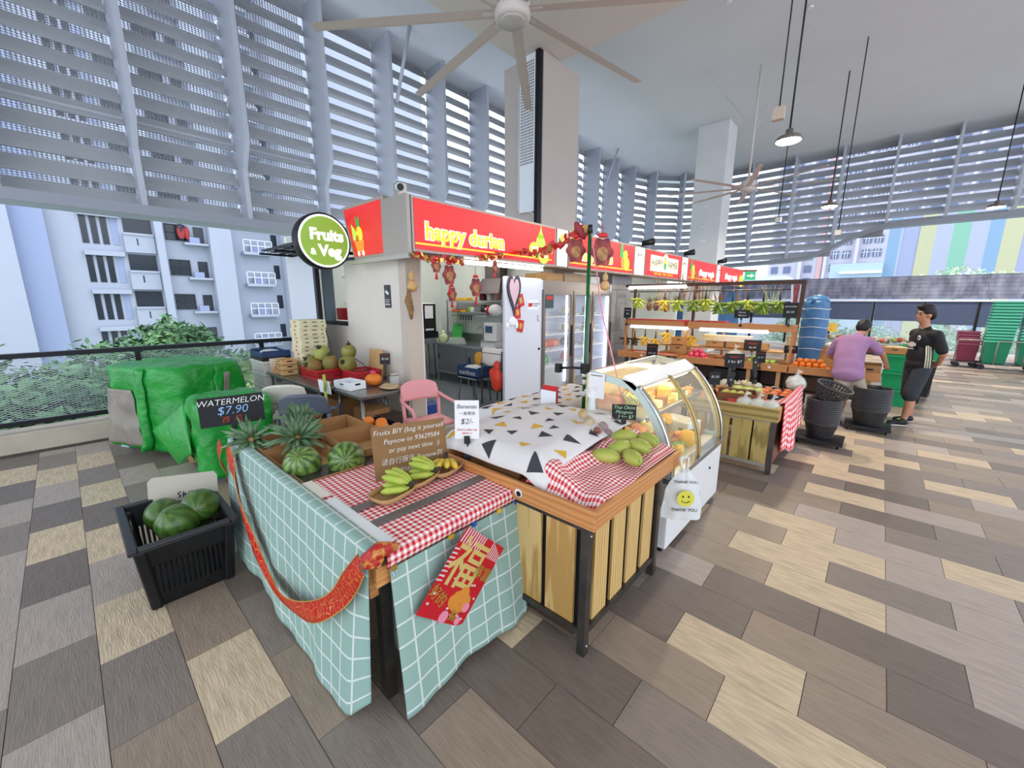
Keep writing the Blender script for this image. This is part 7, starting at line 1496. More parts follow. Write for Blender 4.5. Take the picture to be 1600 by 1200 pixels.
B().cbox((0, 0, 0.09), (0.5, 0.012, 0.12)).build('brown_flap', M_card, None, loc=(-5.62, -1.66, 0.70), rot=(R(-35), 0, 0), label='brown cardboard flap lying in front of the red coconut crate', cat='cardboard')
chalk('small dark price board reading $2.50 against the cream end wall', (-4.99, -1.02, 1.10), 0.13, 0.14, R(45), R(-8), [('COCONUT', 0.02, 0, 0.045, M_chr), ('$2.50', 0.04, 0, 0.0, M_chw)], stem=0.16)
wc = open_box('white_carton', 'white and red punched carton on the steel table', (-5.02, -1.50, 0.78), 0.34, 0.22, 0.10, M_white, 0.1, mat('inside_brown', '#8a5a42', 0.8)); B().box((-0.172, -0.10, 0.0), (-0.170, 0.10, 0.1)).build('red_end', M_redp, wc)
pk_ = thing('pumpkin', 'small orange pumpkin with a pink bow on the steel table', 'pumpkin', (-4.95, -1.22, 0.86)); B().ell((0, 0, 0), (0.10, 0.10, 0.08), 32, 12, fn=lambda v: 1 + 0.06 * abs(math.cos(5 * math.atan2(v.y, v.x))) * (1 - v.z ** 2) - 0.15 * max(0, v.z - 0.8)).build('flesh', mat('pumpkin_skin', '#e07a22', 0.45), pk_); B().ell((0.0, 0, 0.09), (0.05, 0.03, 0.03), 10, 6).build('bow', mat('bow_pink', '#d43f6a', 0.6), pk_); B().tube([(0, 0, 0.06), (0.01, 0, 0.1)], 0.01, 6).build('stalk', M_stem, pk_)
jr = jar('glass_jar', 'clear glass jar with a grey lid on the steel table by the wall', 'jar', (-4.72, -1.06, 0.78), 0.06, 0.14, mat('jar_clear', '#d8dcd4', 0.08, alpha=0.35), M_alu)
blob('brown_paper', [('e', (0, 0, 0.015), (0.16, 0.11, 0.014)), ('e', (0.05, 0.05, 0.03), (0.08, 0.05, 0.02)), ('e', (-0.08, 0.02, 0.03), (0.05, 0.06, 0.02))], mat('paper_brown', '#b89c78', 0.85, var=0.08, scale=9), None, 0.012, 1, loc=(-4.66, -1.18, 0.785)); props(bpy.data.objects['brown_paper'], 'crumpled brown paper bag on the steel table nearest the pink chair', 'paper bag')
blob('black_pouch', [('e', (0, 0, 0.018), (0.06, 0.04, 0.018))], M_black, None, 0.01, 2, loc=(-4.55, -1.03, 0.785)); props(bpy.data.objects['black_pouch'], 'small black pouch on the steel table corner', 'pouch')
bam = thing('bamboo_pole', 'green bamboo stick with white paper tied between the chairs and the steel table', 'bamboo', (-4.98, -1.82, 0)); 
for z0, z1 in ((0.0, 0.28), (0.285, 0.56), (0.565, 0.80), (0.805, 1.0)): B().tube([(0, 0, z0), (0, 0, z1)], 0.017, 10).build('segment', mat('bamboo_green', '#9aab45', 0.4), bam)
B().cbox((-0.06, 0.02, 0.84), (0.18, 0.01, 0.16), (0.2, 0.1, 0.3)).build('paper', M_white, bam)
for i, (x, y, m, d, lab) in enumerate(((-4.9, -1.3, M_card, (0.35, 0.3, 0.28), 'brown carton on the lower shelf of the steel table'), (-4.65, -1.2, mat('bag_dark', '#4a3c32', 0.7), (0.2, 0.3, 0.22), 'dark bag on the lower shelf of the steel table'), (-5.7, -1.3, M_card, (0.4, 0.4, 0.3), 'large brown carton under the coconut table'), (-6.2, -1.35, mat('crate_dark', '#39343a', 0.7), (0.4, 0.4, 0.35), 'dark crate under the coconut table'))): B().cbox((0, 0, d[2]/2), d).build('stored_box', m, None, loc=(x, y, 0.241), rot=0.1 * i, label=lab, cat='box')  # the crate under the coconut table has one even dark colour
rv = thing('open_ramp', 'sloping grey metal lid standing open behind the pink chair leg', 'lid', (-3.9, -0.35, 0.0)); B().cbox((0, 0, 0.12), (0.35, 0.5, 0.02), (0.5, 0.2, 0.3)).build('plate', M_dsteel, rv)
# ------------------------------------------------------------------ long wooden rack with bananas
rk2 = thing('wooden_rack', 'long two-tier wooden produce rack with a dark top bar hung with bananas', 'rack', (-2.3, 4.65, 0))
M_dw = mat('dark_wood', '#4a3328', 0.6, var=0.1, scale=5)
for x0, x1 in ((-2.15, -0.98), (-0.96, 0.22), (0.24, 0.98), (1.0, 2.16)):
    t_ = B().box((x0, -0.30, 0.66), (x1, 0.30, 0.69)).build('lower_bed', M_trx, rk2)
    B().box((x0, -0.325, 0.665), (x1, -0.30, 0.79)).build('front_board', M_trx, t_); B().box((x0, 0.30, 0.665), (x1, 0.32, 0.76)).build('back_board', M_trx, t_)
    for x in (x0, x1 - 0.02): B().box((x, -0.30, 0.69), (x + 0.02, 0.30, 0.78)).build('end_board', M_try, t_)
    for x in (x0 + 0.12, x1 - 0.16): B().box((x, -0.22, 0.0), (x + 0.06, -0.16, 0.66)).build('leg', M_cardl if x0 > 0 else M_dsteel, rk2)
B().box((-2.1, -0.1, 0.30), (2.1, 0.28, 0.33)).build('lower_shelf', M_dw, rk2); B().box((-2.1, 0.28, 0.05), (0.9, 0.30, 0.66)).build('back_panel', M_dw, rk2)
for x0, x1 in ((-2.15, -0.90), (-0.80, 0.97)):
    t_ = B().box((x0, -0.05, 1.32), (x1, 0.40, 1.345)).build('upper_bed', M_trx, rk2)
    B().box((x0, -0.075, 1.325), (x1, -0.05, 1.45)).build('front_board', M_trx, t_)
    for x in (x0, x1 - 0.02): B().box((x, -0.05, 1.345), (x + 0.02, 0.40, 1.44)).build('end_board', M_try, t_)
for x in (-2.15, -0.85, 0.95):
    for y in (0.0, 0.36): B().box((x - 0.02, y - 0.02, 0.0 if y > 0 else 0.79), (x + 0.02, y + 0.02, 1.32 if y > 0 else 1.32)).build('post', M_trx, rk2)
    B().box((x - 0.025, 0.34, 1.345), (x + 0.025, 0.39, 2.16)).build('upper_post', M_dw, rk2)
B().box((-2.2, -0.02, 2.15), (1.02, 0.03, 2.20)).build('top_bar', M_dw, rk2); B().box((-2.2, 0.34, 2.15), (1.02, 0.39, 2.20)).build('top_bar', M_dw, rk2)
for x in (-2.15, -0.85, 1.0): B().box((x - 0.025, 0.03, 2.15), (x + 0.025, 0.34, 2.20)).build('cross_bar', M_dw, rk2)
B().box((0.98, -0.03, 1.78), (1.04, 0.04, 2.20)).build('end_bracket', M_dw, rk2); B().tube([(-2.15, 0.12, 2.05), (1.0, 0.12, 2.05)], 0.012, 8).build('hanging_rail', M_dsteel, rk2)
for q, x in ((0, 0.72), (1, -1.6)): B().lathe([(0.022, 0), (0.022, 0.003)], 14, (x, -0.326, 0.73), mtx=mxs).build('badge', M_white, rk2)
tube_lamp((-4.30, 4.575, 1.30), (-3.08, 4.575, 1.30), 'warm tube lamp under the left upper shelf of the rack', 14, '#ffe6c4')
tube_lamp((-2.86, 4.575, 1.30), (-1.70, 4.575, 1.30), 'warm tube lamp under the right upper shelf of the rack', 14, '#ffe6c4')
tube_lamp((-4.42, 4.62, 2.12), (-3.2, 4.62, 2.12), 'bright white tube lamp under the dark top bar of the rack', 22, '#fff8f0')
for i, (x, z, n, m, lab) in enumerate(((-4.22, 1.93, 7, M_ban_g, 'hanging banana bunch farthest left on the rack'), (-3.66, 1.88, 6, M_ban_y, 'second hanging banana bunch from the left'), (-3.36, 1.88, 8, M_ban_g, 'third hanging banana bunch from the left'), (-3.08, 1.88, 7, M_ban_dg, 'fourth hanging banana bunch from the left'), (-2.84, 1.90, 8, M_ban_g, 'fifth hanging banana bunch from the left'), (-2.60, 1.84, 8, M_ban_dg, 'sixth hanging banana bunch from the left'), (-2.36, 1.85, 9, M_ban_dg, 'seventh hanging banana bunch from the left'), (-2.12, 1.88, 7, M_ban_g, 'eighth hanging banana bunch from the left'), (-1.86, 1.85, 9, M_ban_dg, 'large green ninth hanging banana bunch'), (-1.62, 1.87, 7, M_ban_dg, 'green hanging banana bunch farthest right beside the black board'))):
    hang_hand(lab, (x, 4.70 + 0.05 * (i % 2), z), -PI/2 + 0.3 * math.sin(i * 2), n, 0.25, 0.023, m)
for i, (x, z, m, lab) in enumerate(((-4.06, 1.09, M_ban_y, 'left yellow banana bunch hanging over the lower shelf'), (-3.82, 1.06, M_ban_y, 'right yellow banana bunch hanging over the lower shelf'), (-3.58, 1.20, M_ban_y, 'small banana bunch hanging near the cartons'), (-3.06, 1.17, M_ban_y, 'yellow banana bunch hanging between the two upper shelves'))): hang_hand(lab, (x, 4.80, z), -PI/2, 7, 0.20, 0.019, m)
for i, (x, lab) in enumerate(((-4.50, 'left dark blackened banana bunch at the end of the rack'), (-4.30, 'right dark blackened banana bunch at the end of the rack'))): hang_hand(lab, (x, 4.80, 1.05), -PI/2, 6, 0.17, 0.022, mat('banana_black', '#2b241d', 0.6, col2='#5d4a2d', scale=9))
M_pskin2 = mat('pineapple_rack', '#6f4f38', 0.8, col2='#a37c55', scale=30, bump=0.6)
for i, (x, z, lab) in enumerate(((-4.03, 1.80, 'left pineapple hanging upside down behind the bananas'), (-3.88, 1.80, 'right pineapple hanging upside down behind the bananas'), (-3.66, 1.78, 'pineapple hanging under the second banana bunch'), (-3.46, 1.82, 'pineapple hanging between the second and third banana bunches'), (-2.90, 1.80, 'pineapple hanging behind the fifth banana bunch'))):
    t = thing('hanging_pineapple', lab, 'pineapple', (x, 4.84, z)); B().ell((0, 0, -0.06), (0.062, 0.062, 0.10), 14, 10).build('fruit', M_pskin2, t); rosette(B(), 16, 0.18, 0.014, random.Random(i), 1.2, (0, 0, 0.03), 0.3).build('crown', mat('crown_dry', '#6a6a52', 0.7, col2='#8f8a6a', scale=9), t, solid=0.002)
# dried stalks bristling along the top bar
M_stk = mat('dry_stalks', '#7a4a38', 0.8, col2='#b08a62', scale=9)
rn = random.Random(31)
for i, (x, n, lab) in enumerate(((-3.72, 6, 'sheaf of dark dry stalks leaning over the top bar in front of the farmer sign'), (-3.30, 8, 'sheaf of brown dry stalks at the middle of the top bar'), (-2.95, 10, 'thick sheaf of purple-brown stalks on the top bar'), (-2.60, 9, 'sheaf of red-brown stalks hanging under the top bar'), (-2.25, 8, 'sheaf of thin brown stalks behind the right bananas'), (-1.75, 9, 'sheaf of pale green stalks hanging near the right end of the rack'))):
    t = thing('dry_stalks', lab, 'stalks', (x, 4.80, 2.06)); 
    for k in range(n):
        a = rn.uniform(-0.22, 0.22); z0 = -0.16 - rn.random() * 0.10; z1 = 0.22 + rn.random() * 0.18 if i < 3 else 0.05
        B().tube([(a * 0.3 + rn.uniform(-0.05, 0.05), 0.02 * k / n, z0), (a, rn.uniform(-0.03, 0.03), z1)], [0.010, 0.004], 5).build('stalk', M_stk if i < 5 else mat('stalk_palegreen', '#a9b487', 0.8), t)
def redbox(label, loc, sx=0.55, sy=0.30, h=0.07):
    t = thing('red_gift_box', label, 'box', loc); B().box((-sx/2, -sy/2, 0), (sx/2, sy/2, h)).build('box', mat('giftbox_red', '#c4242c', 0.45), t, bevel=0.006); text('SWEET', 0.10, M_white, t, (0, -0.02, h + 0.001), (0, 0, 0), shear=0.2); B().box((-sx/2 + 0.02, -sy/2 - 0.001, 0.02), (sx/2 - 0.02, -sy/2, 0.03)).build('stripe', M_white, t)
for x, lab in ((-3.98, 'left red gift box lying on the left upper shelf'), (-3.45, 'right red gift box lying on the left upper shelf'), (-2.72, 'red gift box at the left of the right upper shelf')): redbox(lab, (x, 4.80, 1.40))
redbox('small red gift box at the far left end of the left upper shelf', (-4.34, 4.78, 1.40), 0.18, 0.25)
for x, lab in ((-4.0, 'left flat red box on the lower shelf'), (-3.5, 'right flat red box on the lower shelf behind the black board')): redbox(lab, (x, 4.55, 0.72), 0.46, 0.34, 0.05)
for i in range(7):
    x = -2.36 + 0.145 * i
    B().surf(lambda u, v, x=x, i=i: (x - 0.13 + 0.27 * u, 4.66 + 0.30 * v, 1.375 + 0.015 * (i % 3) + 0.03 * math.sin(PI * u) + 0.02 * noise.noise(Vector((u * 4, v * 4, i)))), 8, 8).build('brown_pouch', mat('pouch_brown', '#b08552', 0.75, var=0.1, scale=8), None, label='%s brown paper pouch from the left on the right upper shelf' % ('first', 'second', 'third', 'fourth', 'fifth', 'sixth', 'last')[i], cat='pouch', solid=0.02)
B().cbox((0, 0, 0.012), (0.24, 0.2, 0.02)).build('dark_tablet', M_black, None, loc=(-1.52, 4.74, 1.36), label='flat dark board at the right end of the right upper shelf', cat='board')
for (x, y, z, w_, h_, ln, lab) in ((-4.36, 4.50, 1.60, 0.16, 0.22, [('PINEAPPLE', 0.025, 0, 0.05, M_chw), ('$3', 0.05, 0, -0.02, M_chw)], 'black price board at the left end of the left upper shelf'), (-2.16, 4.60, 1.62, 0.24, 0.15, [('Honey', 0.045, 0, 0.03, M_chw), ('Banana', 0.045, 0.01, -0.025, M_chw)], 'black board reading Honey Banana on the right upper shelf'), (-1.42, 4.55, 1.70, 0.20, 0.24, [('BANANA', 0.04, 0, 0.06, M_chw), ('$2.50', 0.05, 0, -0.03, M_chw)], 'black price board at the right end of the rack top shelf'), (-3.66, 4.28, 0.86, 0.22, 0.26, [('MANGO', 0.04, 0, 0.07, M_chr), ('3 for $7', 0.045, 0, -0.06, M_chw)], 'black price board hanging in front of the lower shelf red boxes'), (-1.72, 4.28, 0.90, 0.15, 0.20, [('AVOCADO', 0.024, 0, 0.06, M_chr), ('$5.90', 0.04, 0, -0.01, M_chg)], 'tilted black price tag in front of the green apples'), (-1.36, 4.75, 1.02, 0.20, 0.13, [('PEARS', 0.04, 0, 0.02, M_chw)], 'black price board behind the oranges'), (-1.95, 4.72, 1.05, 0.28, 0.20, [('FRESH', 0.05, 0, 0.03, M_chr), ('$6.00', 0.05, 0, -0.04, M_chw)], 'black price board above the green apples under the right shelf'), (-3.25, 4.27, 0.73, 0.20, 0.08, [('$4', 0.04, 0, 0, M_chw)], 'low wide black price tag left of the dragon fruit')):
    chalk(lab, (x, y, z), w_, h_, 0.15, -0.06, ln, stem=0.12 if z > 1 else 0.08)
def pile(name, label, cat, x0, x1, y0, y1, z, r, m, n, group, layers=2, sq=1.0):
    rn = random.Random(int(x0 * 100)); k = 0; nx = max(1, int((x1 - x0) / (2 * r))); ny = max(1, int((y1 - y0) / (2 * r)))
    for L in range(layers):
        for i in range(nx - L):
            for j in range(max(1, ny - L)):
                if k >= n: return
                ball(name, label, cat, (x0 + r + (i + 0.5 * L) * 2 * r, y0 + r + (j + 0.5 * L) * 2 * r, z + r + L * 1.45 * r), r, m, group, sq); k += 1
pile('orange', 'orange in the heap on the lower shelf left of the man in purple', 'orange', -1.32, -0.72, 4.38, 4.74, 0.69, 0.046, M_orange, 40, 'oranges heaped on the lower shelf', 3)
pile('green_apple', 'green apple in the heap on the lower shelf under the blue cover', 'apple', -2.0, -1.46, 4.38, 4.74, 0.69, 0.043, mat('apple_olive', '#8a9a3f', 0.4, col2='#a9b45c', scale=6), 40, 'green apples on the lower shelf', 3)
pile('dragon_fruit', 'red dragon fruit in the heap on the lower shelf', 'dragon fruit', -3.05, -2.62, 4.38, 4.75, 0.69, 0.052, mat('dragon_red', '#c02443', 0.45, col2='#e0506a', scale=9), 26, 'dragon fruits on the lower shelf', 3)
pile('yellow_orange', 'small yellow-orange fruit in the row along the lower shelf front', 'fruit', -2.42, -2.06, 4.38, 4.56, 0.69, 0.04, mat('yellow_orange', '#dd9a34', 0.45), 10, 'yellow-orange fruits on the lower shelf', 1)
bagged('white tied bag on the lower shelf between the dragon fruit and the green apples', (-2.22, 4.68, 0.69), 1.6)
jar('fruit_basket', 'small round basket with red fruit beside the white tied bag', 'basket', (-2.48, 4.70, 0.69), 0.10, 0.10, mat('basket_brown', '#7a5a3c', 0.8), mat('pome_red', ''), 0.03)
t = thing('green_melon', 'striped green melon behind the oranges', 'melon', (-1.10, 4.82, 0.78)); B().ell((0, 0, 0), 0.09, 16, 10).build('rind', mat('melon_lime', '#9aab3f', 0.4, col2='#c6cf7a', scale=7), t)
for i, (x, y, z, d, lab) in enumerate(((-3.46, 4.92, 0.98, (0.32, 0.2, 0.16), 'upper brown carton behind the lower shelf'), (-3.46, 4.92, 0.80, (0.36, 0.24, 0.17), 'lower brown carton behind the lower shelf'), (-2.75, 5.0, 0.98, (0.34, 0.2, 0.12), 'brown drawer carton under the right shelf at left'), (-2.35, 5.0, 0.98, (0.34, 0.2, 0.12), 'brown drawer carton under the right shelf in the middle'), (-1.95, 5.0, 0.98, (0.3, 0.2, 0.12), 'brown drawer carton under the right shelf at right'))):
    open_box('rack_carton', lab, (x, y + 0.35, z - 0.06), d[0], d[1], d[2], M_cardl)
t = thing('rear_rack', 'plain wooden shelf unit behind the produce rack holding cartons', 'shelf', (-2.7, 5.4, 0)); 
for z in (0.70, 0.88): B().box((-1.2, -0.2, z), (1.2, 0.2, z + 0.03)).build('board', M_cardl, t)
for x in (-1.18, 0, 1.15): B().box((x, 0.15, 0), (x + 0.04, 0.2, 1.2)).build('upright', M_cardl, t)
B().box((-0.45, -0.15, 0), (0.45, 0.15, 0.11)).build('yellow_white_box', mat('pack_banana', '#e3d79a', 0.5, col2='#efeee8', scale=3), None, loc=(-2.55, 5.36, 1.05), label='white and yellow packet on the shelf unit behind the rack', cat='packet')
for i, (x, y, m, lab) in enumerate(((-3.4, 4.9, M_dw, 'dark crate on the floor shelf at the left of the rack'), (-2.2, 4.9, M_black, 'black crate on the floor shelf at the middle of the rack'), (-1.0, 4.9, mat('crate_brown', '#5b4635', 0.8), 'brown crate on the floor shelf at the right of the rack'))): B().box((-0.4, -0.2, 0), (0.4, 0.05, 0.24)).build('floor_crate', m, None, loc=(x, y, 0.331), label=lab, cat='crate', bevel=0.01)
# plastic bag roll hanging at right end, blue wrapped column
t = thing('bag_roll', 'bundle of white and red carrier bags hanging at the right end of the rack', 'bags', (-1.45, 4.72, 1.88)); 
for q in range(5): B().cbox((0.035 * q, 0.01 * q, 0.1), (0.03, 0.02, 0.30), (0, 0.05 * (q - 2), 0)).build('bag', M_white if q in (0, 3) else mat('bag_maroon', '#a8434a', 0.5), t)
bw = thing('blue_cover', 'tall blue plastic cover wrapped around the post at the end of the rack', 'cover', (-1.13, 5.25, 0.0)); M_blue = mat('cover_blue', '#3f6f9e', 0.4, var=0.15, scale=4, bump=0.4, bscale=10)
B().surf(lambda u, v: ((0.17 + 0.015 * math.sin(u * 25 + v * 6) + 0.05 * v) * math.cos(2*PI*u), (0.15 + 0.015 * math.sin(u * 25) + 0.04 * v) * math.sin(2*PI*u), 1.86 - 1.3 * v), 48, 24).build('sheet', M_blue, bw, solid=0.004)
B().ell((0, 0, 1.86), (0.17, 0.15, 0.10), 18, 10, fn=lambda v: 1 + 0.2 * noise.noise(v * 4)).build('top_knot', M_blue, bw)
for z in (1.72, 1.55, 1.40, 1.22, 1.02, 0.82): B().tube([((0.195 + 0.05 * (1.86 - z) / 1.3) * math.cos(a), (0.175 + 0.04 * (1.86 - z) / 1.3) * math.sin(a), z + 0.01 * math.sin(3 * a)) for a in [2*PI*i/24 for i in range(24)]], 0.005, 5, closed=True).build('string', M_white, bw)
B().tube([(0, 0, 0), (0, 0, 1.86)], 0.03, 8).build('post', M_dsteel, bw)
# ------------------------------------------------------------------ round black baskets on dollies
def basket(label, loc, rz=0, tilt=(0, 0), r0=0.165, r1=0.225, h=0.24, group=None):
    t = thing('round_basket', label, 'basket', loc, group=group); t.rotation_euler = (tilt[0], tilt[1], rz)
    m = mat('basket_black', '#2f2e2f', 0.45, var=0.2, scale=30)
    b = B(); n = 28
    for k in range(6): z = 0.012 + (h - 0.03) * k / 5; r_ = r0 + (r1 - r0) * z / h; b.tube([(r_ * math.cos(2*PI*i/n), r_ * math.sin(2*PI*i/n), z) for i in range(n)], 0.006, 5, closed=True)
    b.build('hoops', m, t)
    b = B()
    for i in range(n): a = 2*PI*i/n; b.add([((r0) * math.cos(a - 0.05), r0 * math.sin(a - 0.05), 0.01), (r0 * math.cos(a + 0.05), r0 * math.sin(a + 0.05), 0.01), (r1 * math.cos(a + 0.05), r1 * math.sin(a + 0.05), h - 0.01), (r1 * math.cos(a - 0.05), r1 * math.sin(a - 0.05), h - 0.01)], [(0, 1, 2, 3)])
    b.build('ribs', m, t, solid=0.004)
    B().lathe([(0.001, 0), (r0, 0), (r0, 0.012), (0.001, 0.012)], n).build('base', m, t)
    B().tube([(r1 * 1.03 * math.cos(2*PI*i/n), r1 * 1.03 * math.sin(2*PI*i/n), h) for i in range(n)], 0.011, 8, closed=True).build('rim', mat('basket_rim', '#454446', 0.4), t)
    return t
bk0 = None
def bstack(x, y, n, lab, z0=0.09, step=0.024, sc=1.0):
    global bk0
    for k in range(n):
        l_ = ('lowest round black basket' if k == 0 else 'topmost nested round black basket' if k == n - 1 else ORD[k] + ' round black basket from the bottom') + ' in the stack ' + lab
        if bk0 is None: bk0 = basket(l_, (x, y, z0), group='nested black baskets'); bk0.scale = (sc,) * 3
        else: dup(bk0, (x, y, z0 + k * step), 0.1 * k, l_, 'nested black baskets', scale=sc)
def dolly(label, loc):
    t = thing('basket_dolly', label, 'dolly', loc); B().box((-0.26, -0.22, 0.06), (0.26, 0.22, 0.088)).build('deck', M_black, t, bevel=0.008); B().box((-0.26, -0.225, 0.045), (0.26, -0.22, 0.085)).build('skirt', M_black, t)
    for x in (-0.21, 0.21):
        for y in (-0.17, 0.17): w_ = B().tube([(x - 0.012, y, 0.028), (x + 0.012, y, 0.028)], 0.028, 12).build('wheel', M_blackm, t)
dolly('low black dolly under the tilted basket stack by the gingham cloth', (-0.66, 2.78, 0)); bstack(-0.66, 2.78, 14, 'beside the gingham cloth', 0.09, 0.024, 0.80)
basket('tilted black basket lying on top of the stack beside the gingham cloth', (-0.64, 2.80, 0.585), 0.4, (R(12), R(15)), 0.135, 0.19, 0.2)
dolly('low black dolly under the straight basket stack by the man in purple', (-0.20, 3.96, 0)); bstack(-0.20, 3.96, 14, 'by the purple-shirted man', 0.09, 0.024, 0.92)
# ------------------------------------------------------------------ produce tables farther back
fb = thing('vegetable_table', 'far table of bagged vegetables in front of the windows', 'table', (-0.55, 8.0, 0)); B().box((-1.0, -0.35, 0.74), (1.25, 0.45, 0.80)).build('top', M_dsteel, fb)
for x in (-0.95, 1.2):
    for y in (-0.3, 0.4): B().box((x - 0.02, y - 0.02, 0), (x + 0.02, y + 0.02, 0.74)).build('leg', M_dsteel, fb)
rn = random.Random(17)
vc = [mat('veg_red', '#b03a35', 0.5, col2='#d86a4a', scale=9), mat('veg_white', '#d9dcc8', 0.5, col2='#b9c79a', scale=7), mat('veg_green', '#7d9a4a', 0.5, col2='#b5c77a', scale=9), mat('veg_pack', '#d4cfd2', 0.3, col2='#c98a8a', scale=8)]
nm4 = ('first', 'second', 'third', 'fourth', 'fifth', 'sixth', 'seventh', 'eighth', 'ninth', 'tenth', 'eleventh', 'last')
for i in range(12):
    x = -1.46 + i * 0.19; t = thing('vegetable_tray', '%s vegetable tray from the left along the back of the far table' % nm4[i], 'tray', (x, 8.15 + 0.05 * (i % 2), 0.80)); B().frust((-0.08, -0.14), (0.08, 0.14), 0, 0.16, (-0.09, -0.16), (0.09, 0.16)).build('tray', M_redp if i % 3 == 0 else M_clear, t)
    for q in range(4): B().ell((rn.uniform(-0.05, 0.05), rn.uniform(-0.1, 0.1), 0.20 + rn.uniform(0, 0.08)), (0.06, 0.08, 0.05), 8, 6).build('vegetable', vc[(i + q) % 4 if q else i % 4], t)
for i in range(6): t = thing('cauliflower', '%s white cauliflower from the left at the front of the far table' % nm4[i], 'cauliflower', (-1.42 + 0.13 * i, 7.78, 0.86)); B().ell((0, 0, 0.03), (0.075, 0.075, 0.06), 12, 8, fn=lambda v: 1 + 0.12 * noise.noise(v * 8)).build('curd', mat('curd_white', '#dfe2cf', 0.7), t); rosette(B(), 6, 0.10, 0.03, random.Random(i), 0.9, (0, 0, -0.04), 0.1).build('leaves', mat('leaf_pale2', '#a8bd84', 0.7), t, solid=0.003)
B().box((-0.45, -0.12, 0), (0.45, 0.12, 0.22)).build('yellow_crate', mat('crate_yellow', '#c9b048', 0.5), None, loc=(-1.1, 7.45, 0.5), label='yellow crate below the cauliflowers', cat='crate', bevel=0.01); B().box((-0.5, -0.14, 0), (0.5, 0.14, 0.5)).build('crate_base', M_black, None, loc=(-1.1, 7.45, 0), label='black crate carrying the yellow crate near the far table', cat='crate')
ys_ = chalk('yellow and orange price card above the far vegetable table', (-1.10, 7.9, 1.27), 0.28, 0.20, 0.1, 0, [('SALE', 0.05, 0, 0.04, M_chr), ('$1.80', 0.05, 0, -0.03, M_chr)], stem=0.12, m=mat('card_yellow', '#e0b84a', 0.6), mname='card')
B().box((-0.2, -0.03, 0), (0.2, 0.03, 0.38)).build('brown_board', M_card, None, loc=(-0.86, 5.1, 0.69), rot=(R(-12), 0, 0), label='large brown cardboard box end standing behind the man in purple', cat='cardboard')
wb = open_box('white_edged_carton', 'carton with a white flap at the right end of the lower shelf', (-0.28, 4.62, 0.69), 0.26, 0.40, 0.20, M_card, 0, mat('inside_dark', '#3a2f28', 0.8)); B().box((0.13, -0.2, 0.0), (0.14, 0.2, 0.24)).build('white_flap', M_white, wb)
def gcrate(name, label, loc, sx, sy, h, m, group=None, rimm=None):
    t = thing(name, label, 'crate', loc, group=group); b = B(); hx, hy = sx/2, sy/2; k = 0.82
    for s in (-1, 1):
        b.add([(-hx*k, s*hy*k, 0), (hx*k, s*hy*k, 0), (hx, s*hy, h), (-hx, s*hy, h)], [(0, 1, 2, 3)]); b.add([(s*hx*k, -hy*k, 0), (s*hx*k, hy*k, 0), (s*hx, hy, h), (s*hx, -hy, h)], [(0, 1, 2, 3)])
    b.add([(-hx*k, -hy*k, 0), (hx*k, -hy*k, 0), (hx*k, hy*k, 0), (-hx*k, hy*k, 0)], [(0, 1, 2, 3)])
    b.build('body', m, t, solid=0.006)
    b = B()
    for s in (-1, 1): b.box((-hx - 0.02, s*hy - 0.02, h - 0.03), (hx + 0.02, s*hy + 0.02, h + 0.005)); b.box((s*hx - 0.02, -hy + 0.02, h - 0.03), (s*hx + 0.02, hy - 0.02, h + 0.005))
    b.build('rim', rimm or m, t)
    return t
M_gcr = mat('crate_green', '#14935a', 0.4); M_lime = mat('basin_lime', '#5bc23e', 0.4)
for z, lab in ((0.0, 'lower green crate behind the man in purple'), (0.31, 'middle green crate behind the man in purple'), (0.62, 'upper green crate behind the man in purple')): gcrate('green_crate', lab, (0.10, 6.2, z), 0.44, 0.36, 0.30, M_gcr)
open_box('potato_carton', 'brown carton of pale produce on top of the green crates', (0.0, 6.2, 0.93), 0.40, 0.34, 0.12, M_card); B().ell((0, 0, 0), (0.17, 0.13, 0.05), 14, 8, fn=lambda v: 1 + 0.15 * noise.noise(v * 6)).build('pale_produce', mat('produce_pale', '#d3b98a', 0.7, var=0.2, scale=20), None, loc=(0.0, 6.2, 1.02), label='heap of pale produce in the brown carton on the green crates', cat='produce')
gcrate('green_crate', 'tall green crate standing between the two men', (0.42, 7.6, 0.62), 0.6, 0.4, 0.36, M_gcr); B().frust((-0.2, -0.16), (0.2, 0.16), 0, 0.62, (-0.25, -0.19), (0.25, 0.19)).build('black_bin', M_black, None, loc=(0.42, 7.6, 0.0), label='tall black bin between the two men', cat='bin')
for z, r_, m, lab in ((0.55, 0.2, M_gcr, 'dark green basin at the bottom of the basin stack'), (0.60, 0.21, M_lime, 'light green basin in the middle of the basin stack'), (0.66, 0.22, M_lime, 'top lime green basin in the basin stack')):
    t = thing('plastic_basin', lab, 'basin', (0.34, 6.72, z)); B().lathe([(r_ * 0.7, 0), (r_, 0.12), (r_ + 0.015, 0.125), (r_ + 0.015, 0.13), (r_ - 0.01, 0.125), (r_ * 0.68, 0.01)], 24).build('bowl', m, t); B().tube([((r_ + 0.012) * math.cos(2*PI*i/20), (r_ + 0.012) * math.sin(2*PI*i/20), 0.128) for i in range(20)], 0.008, 6, closed=True).build('rim', m, t)
B().frust((-0.12, -0.12), (0.12, 0.12), 0, 0.55, (-0.15, -0.15), (0.15, 0.15)).build('black_pail', M_black, None, loc=(0.34, 6.72, 0), label='slim black pail under the green basins', cat='pail')
B().ell((0, 0, 0), (0.1, 0.08, 0.04), 12, 6).build('red_bowl', mat('bowl_red', '#d8512f', 0.4), None, loc=(0.38, 6.68, 0.79), label='orange-red bowl lying in the top green basin', cat='bowl')
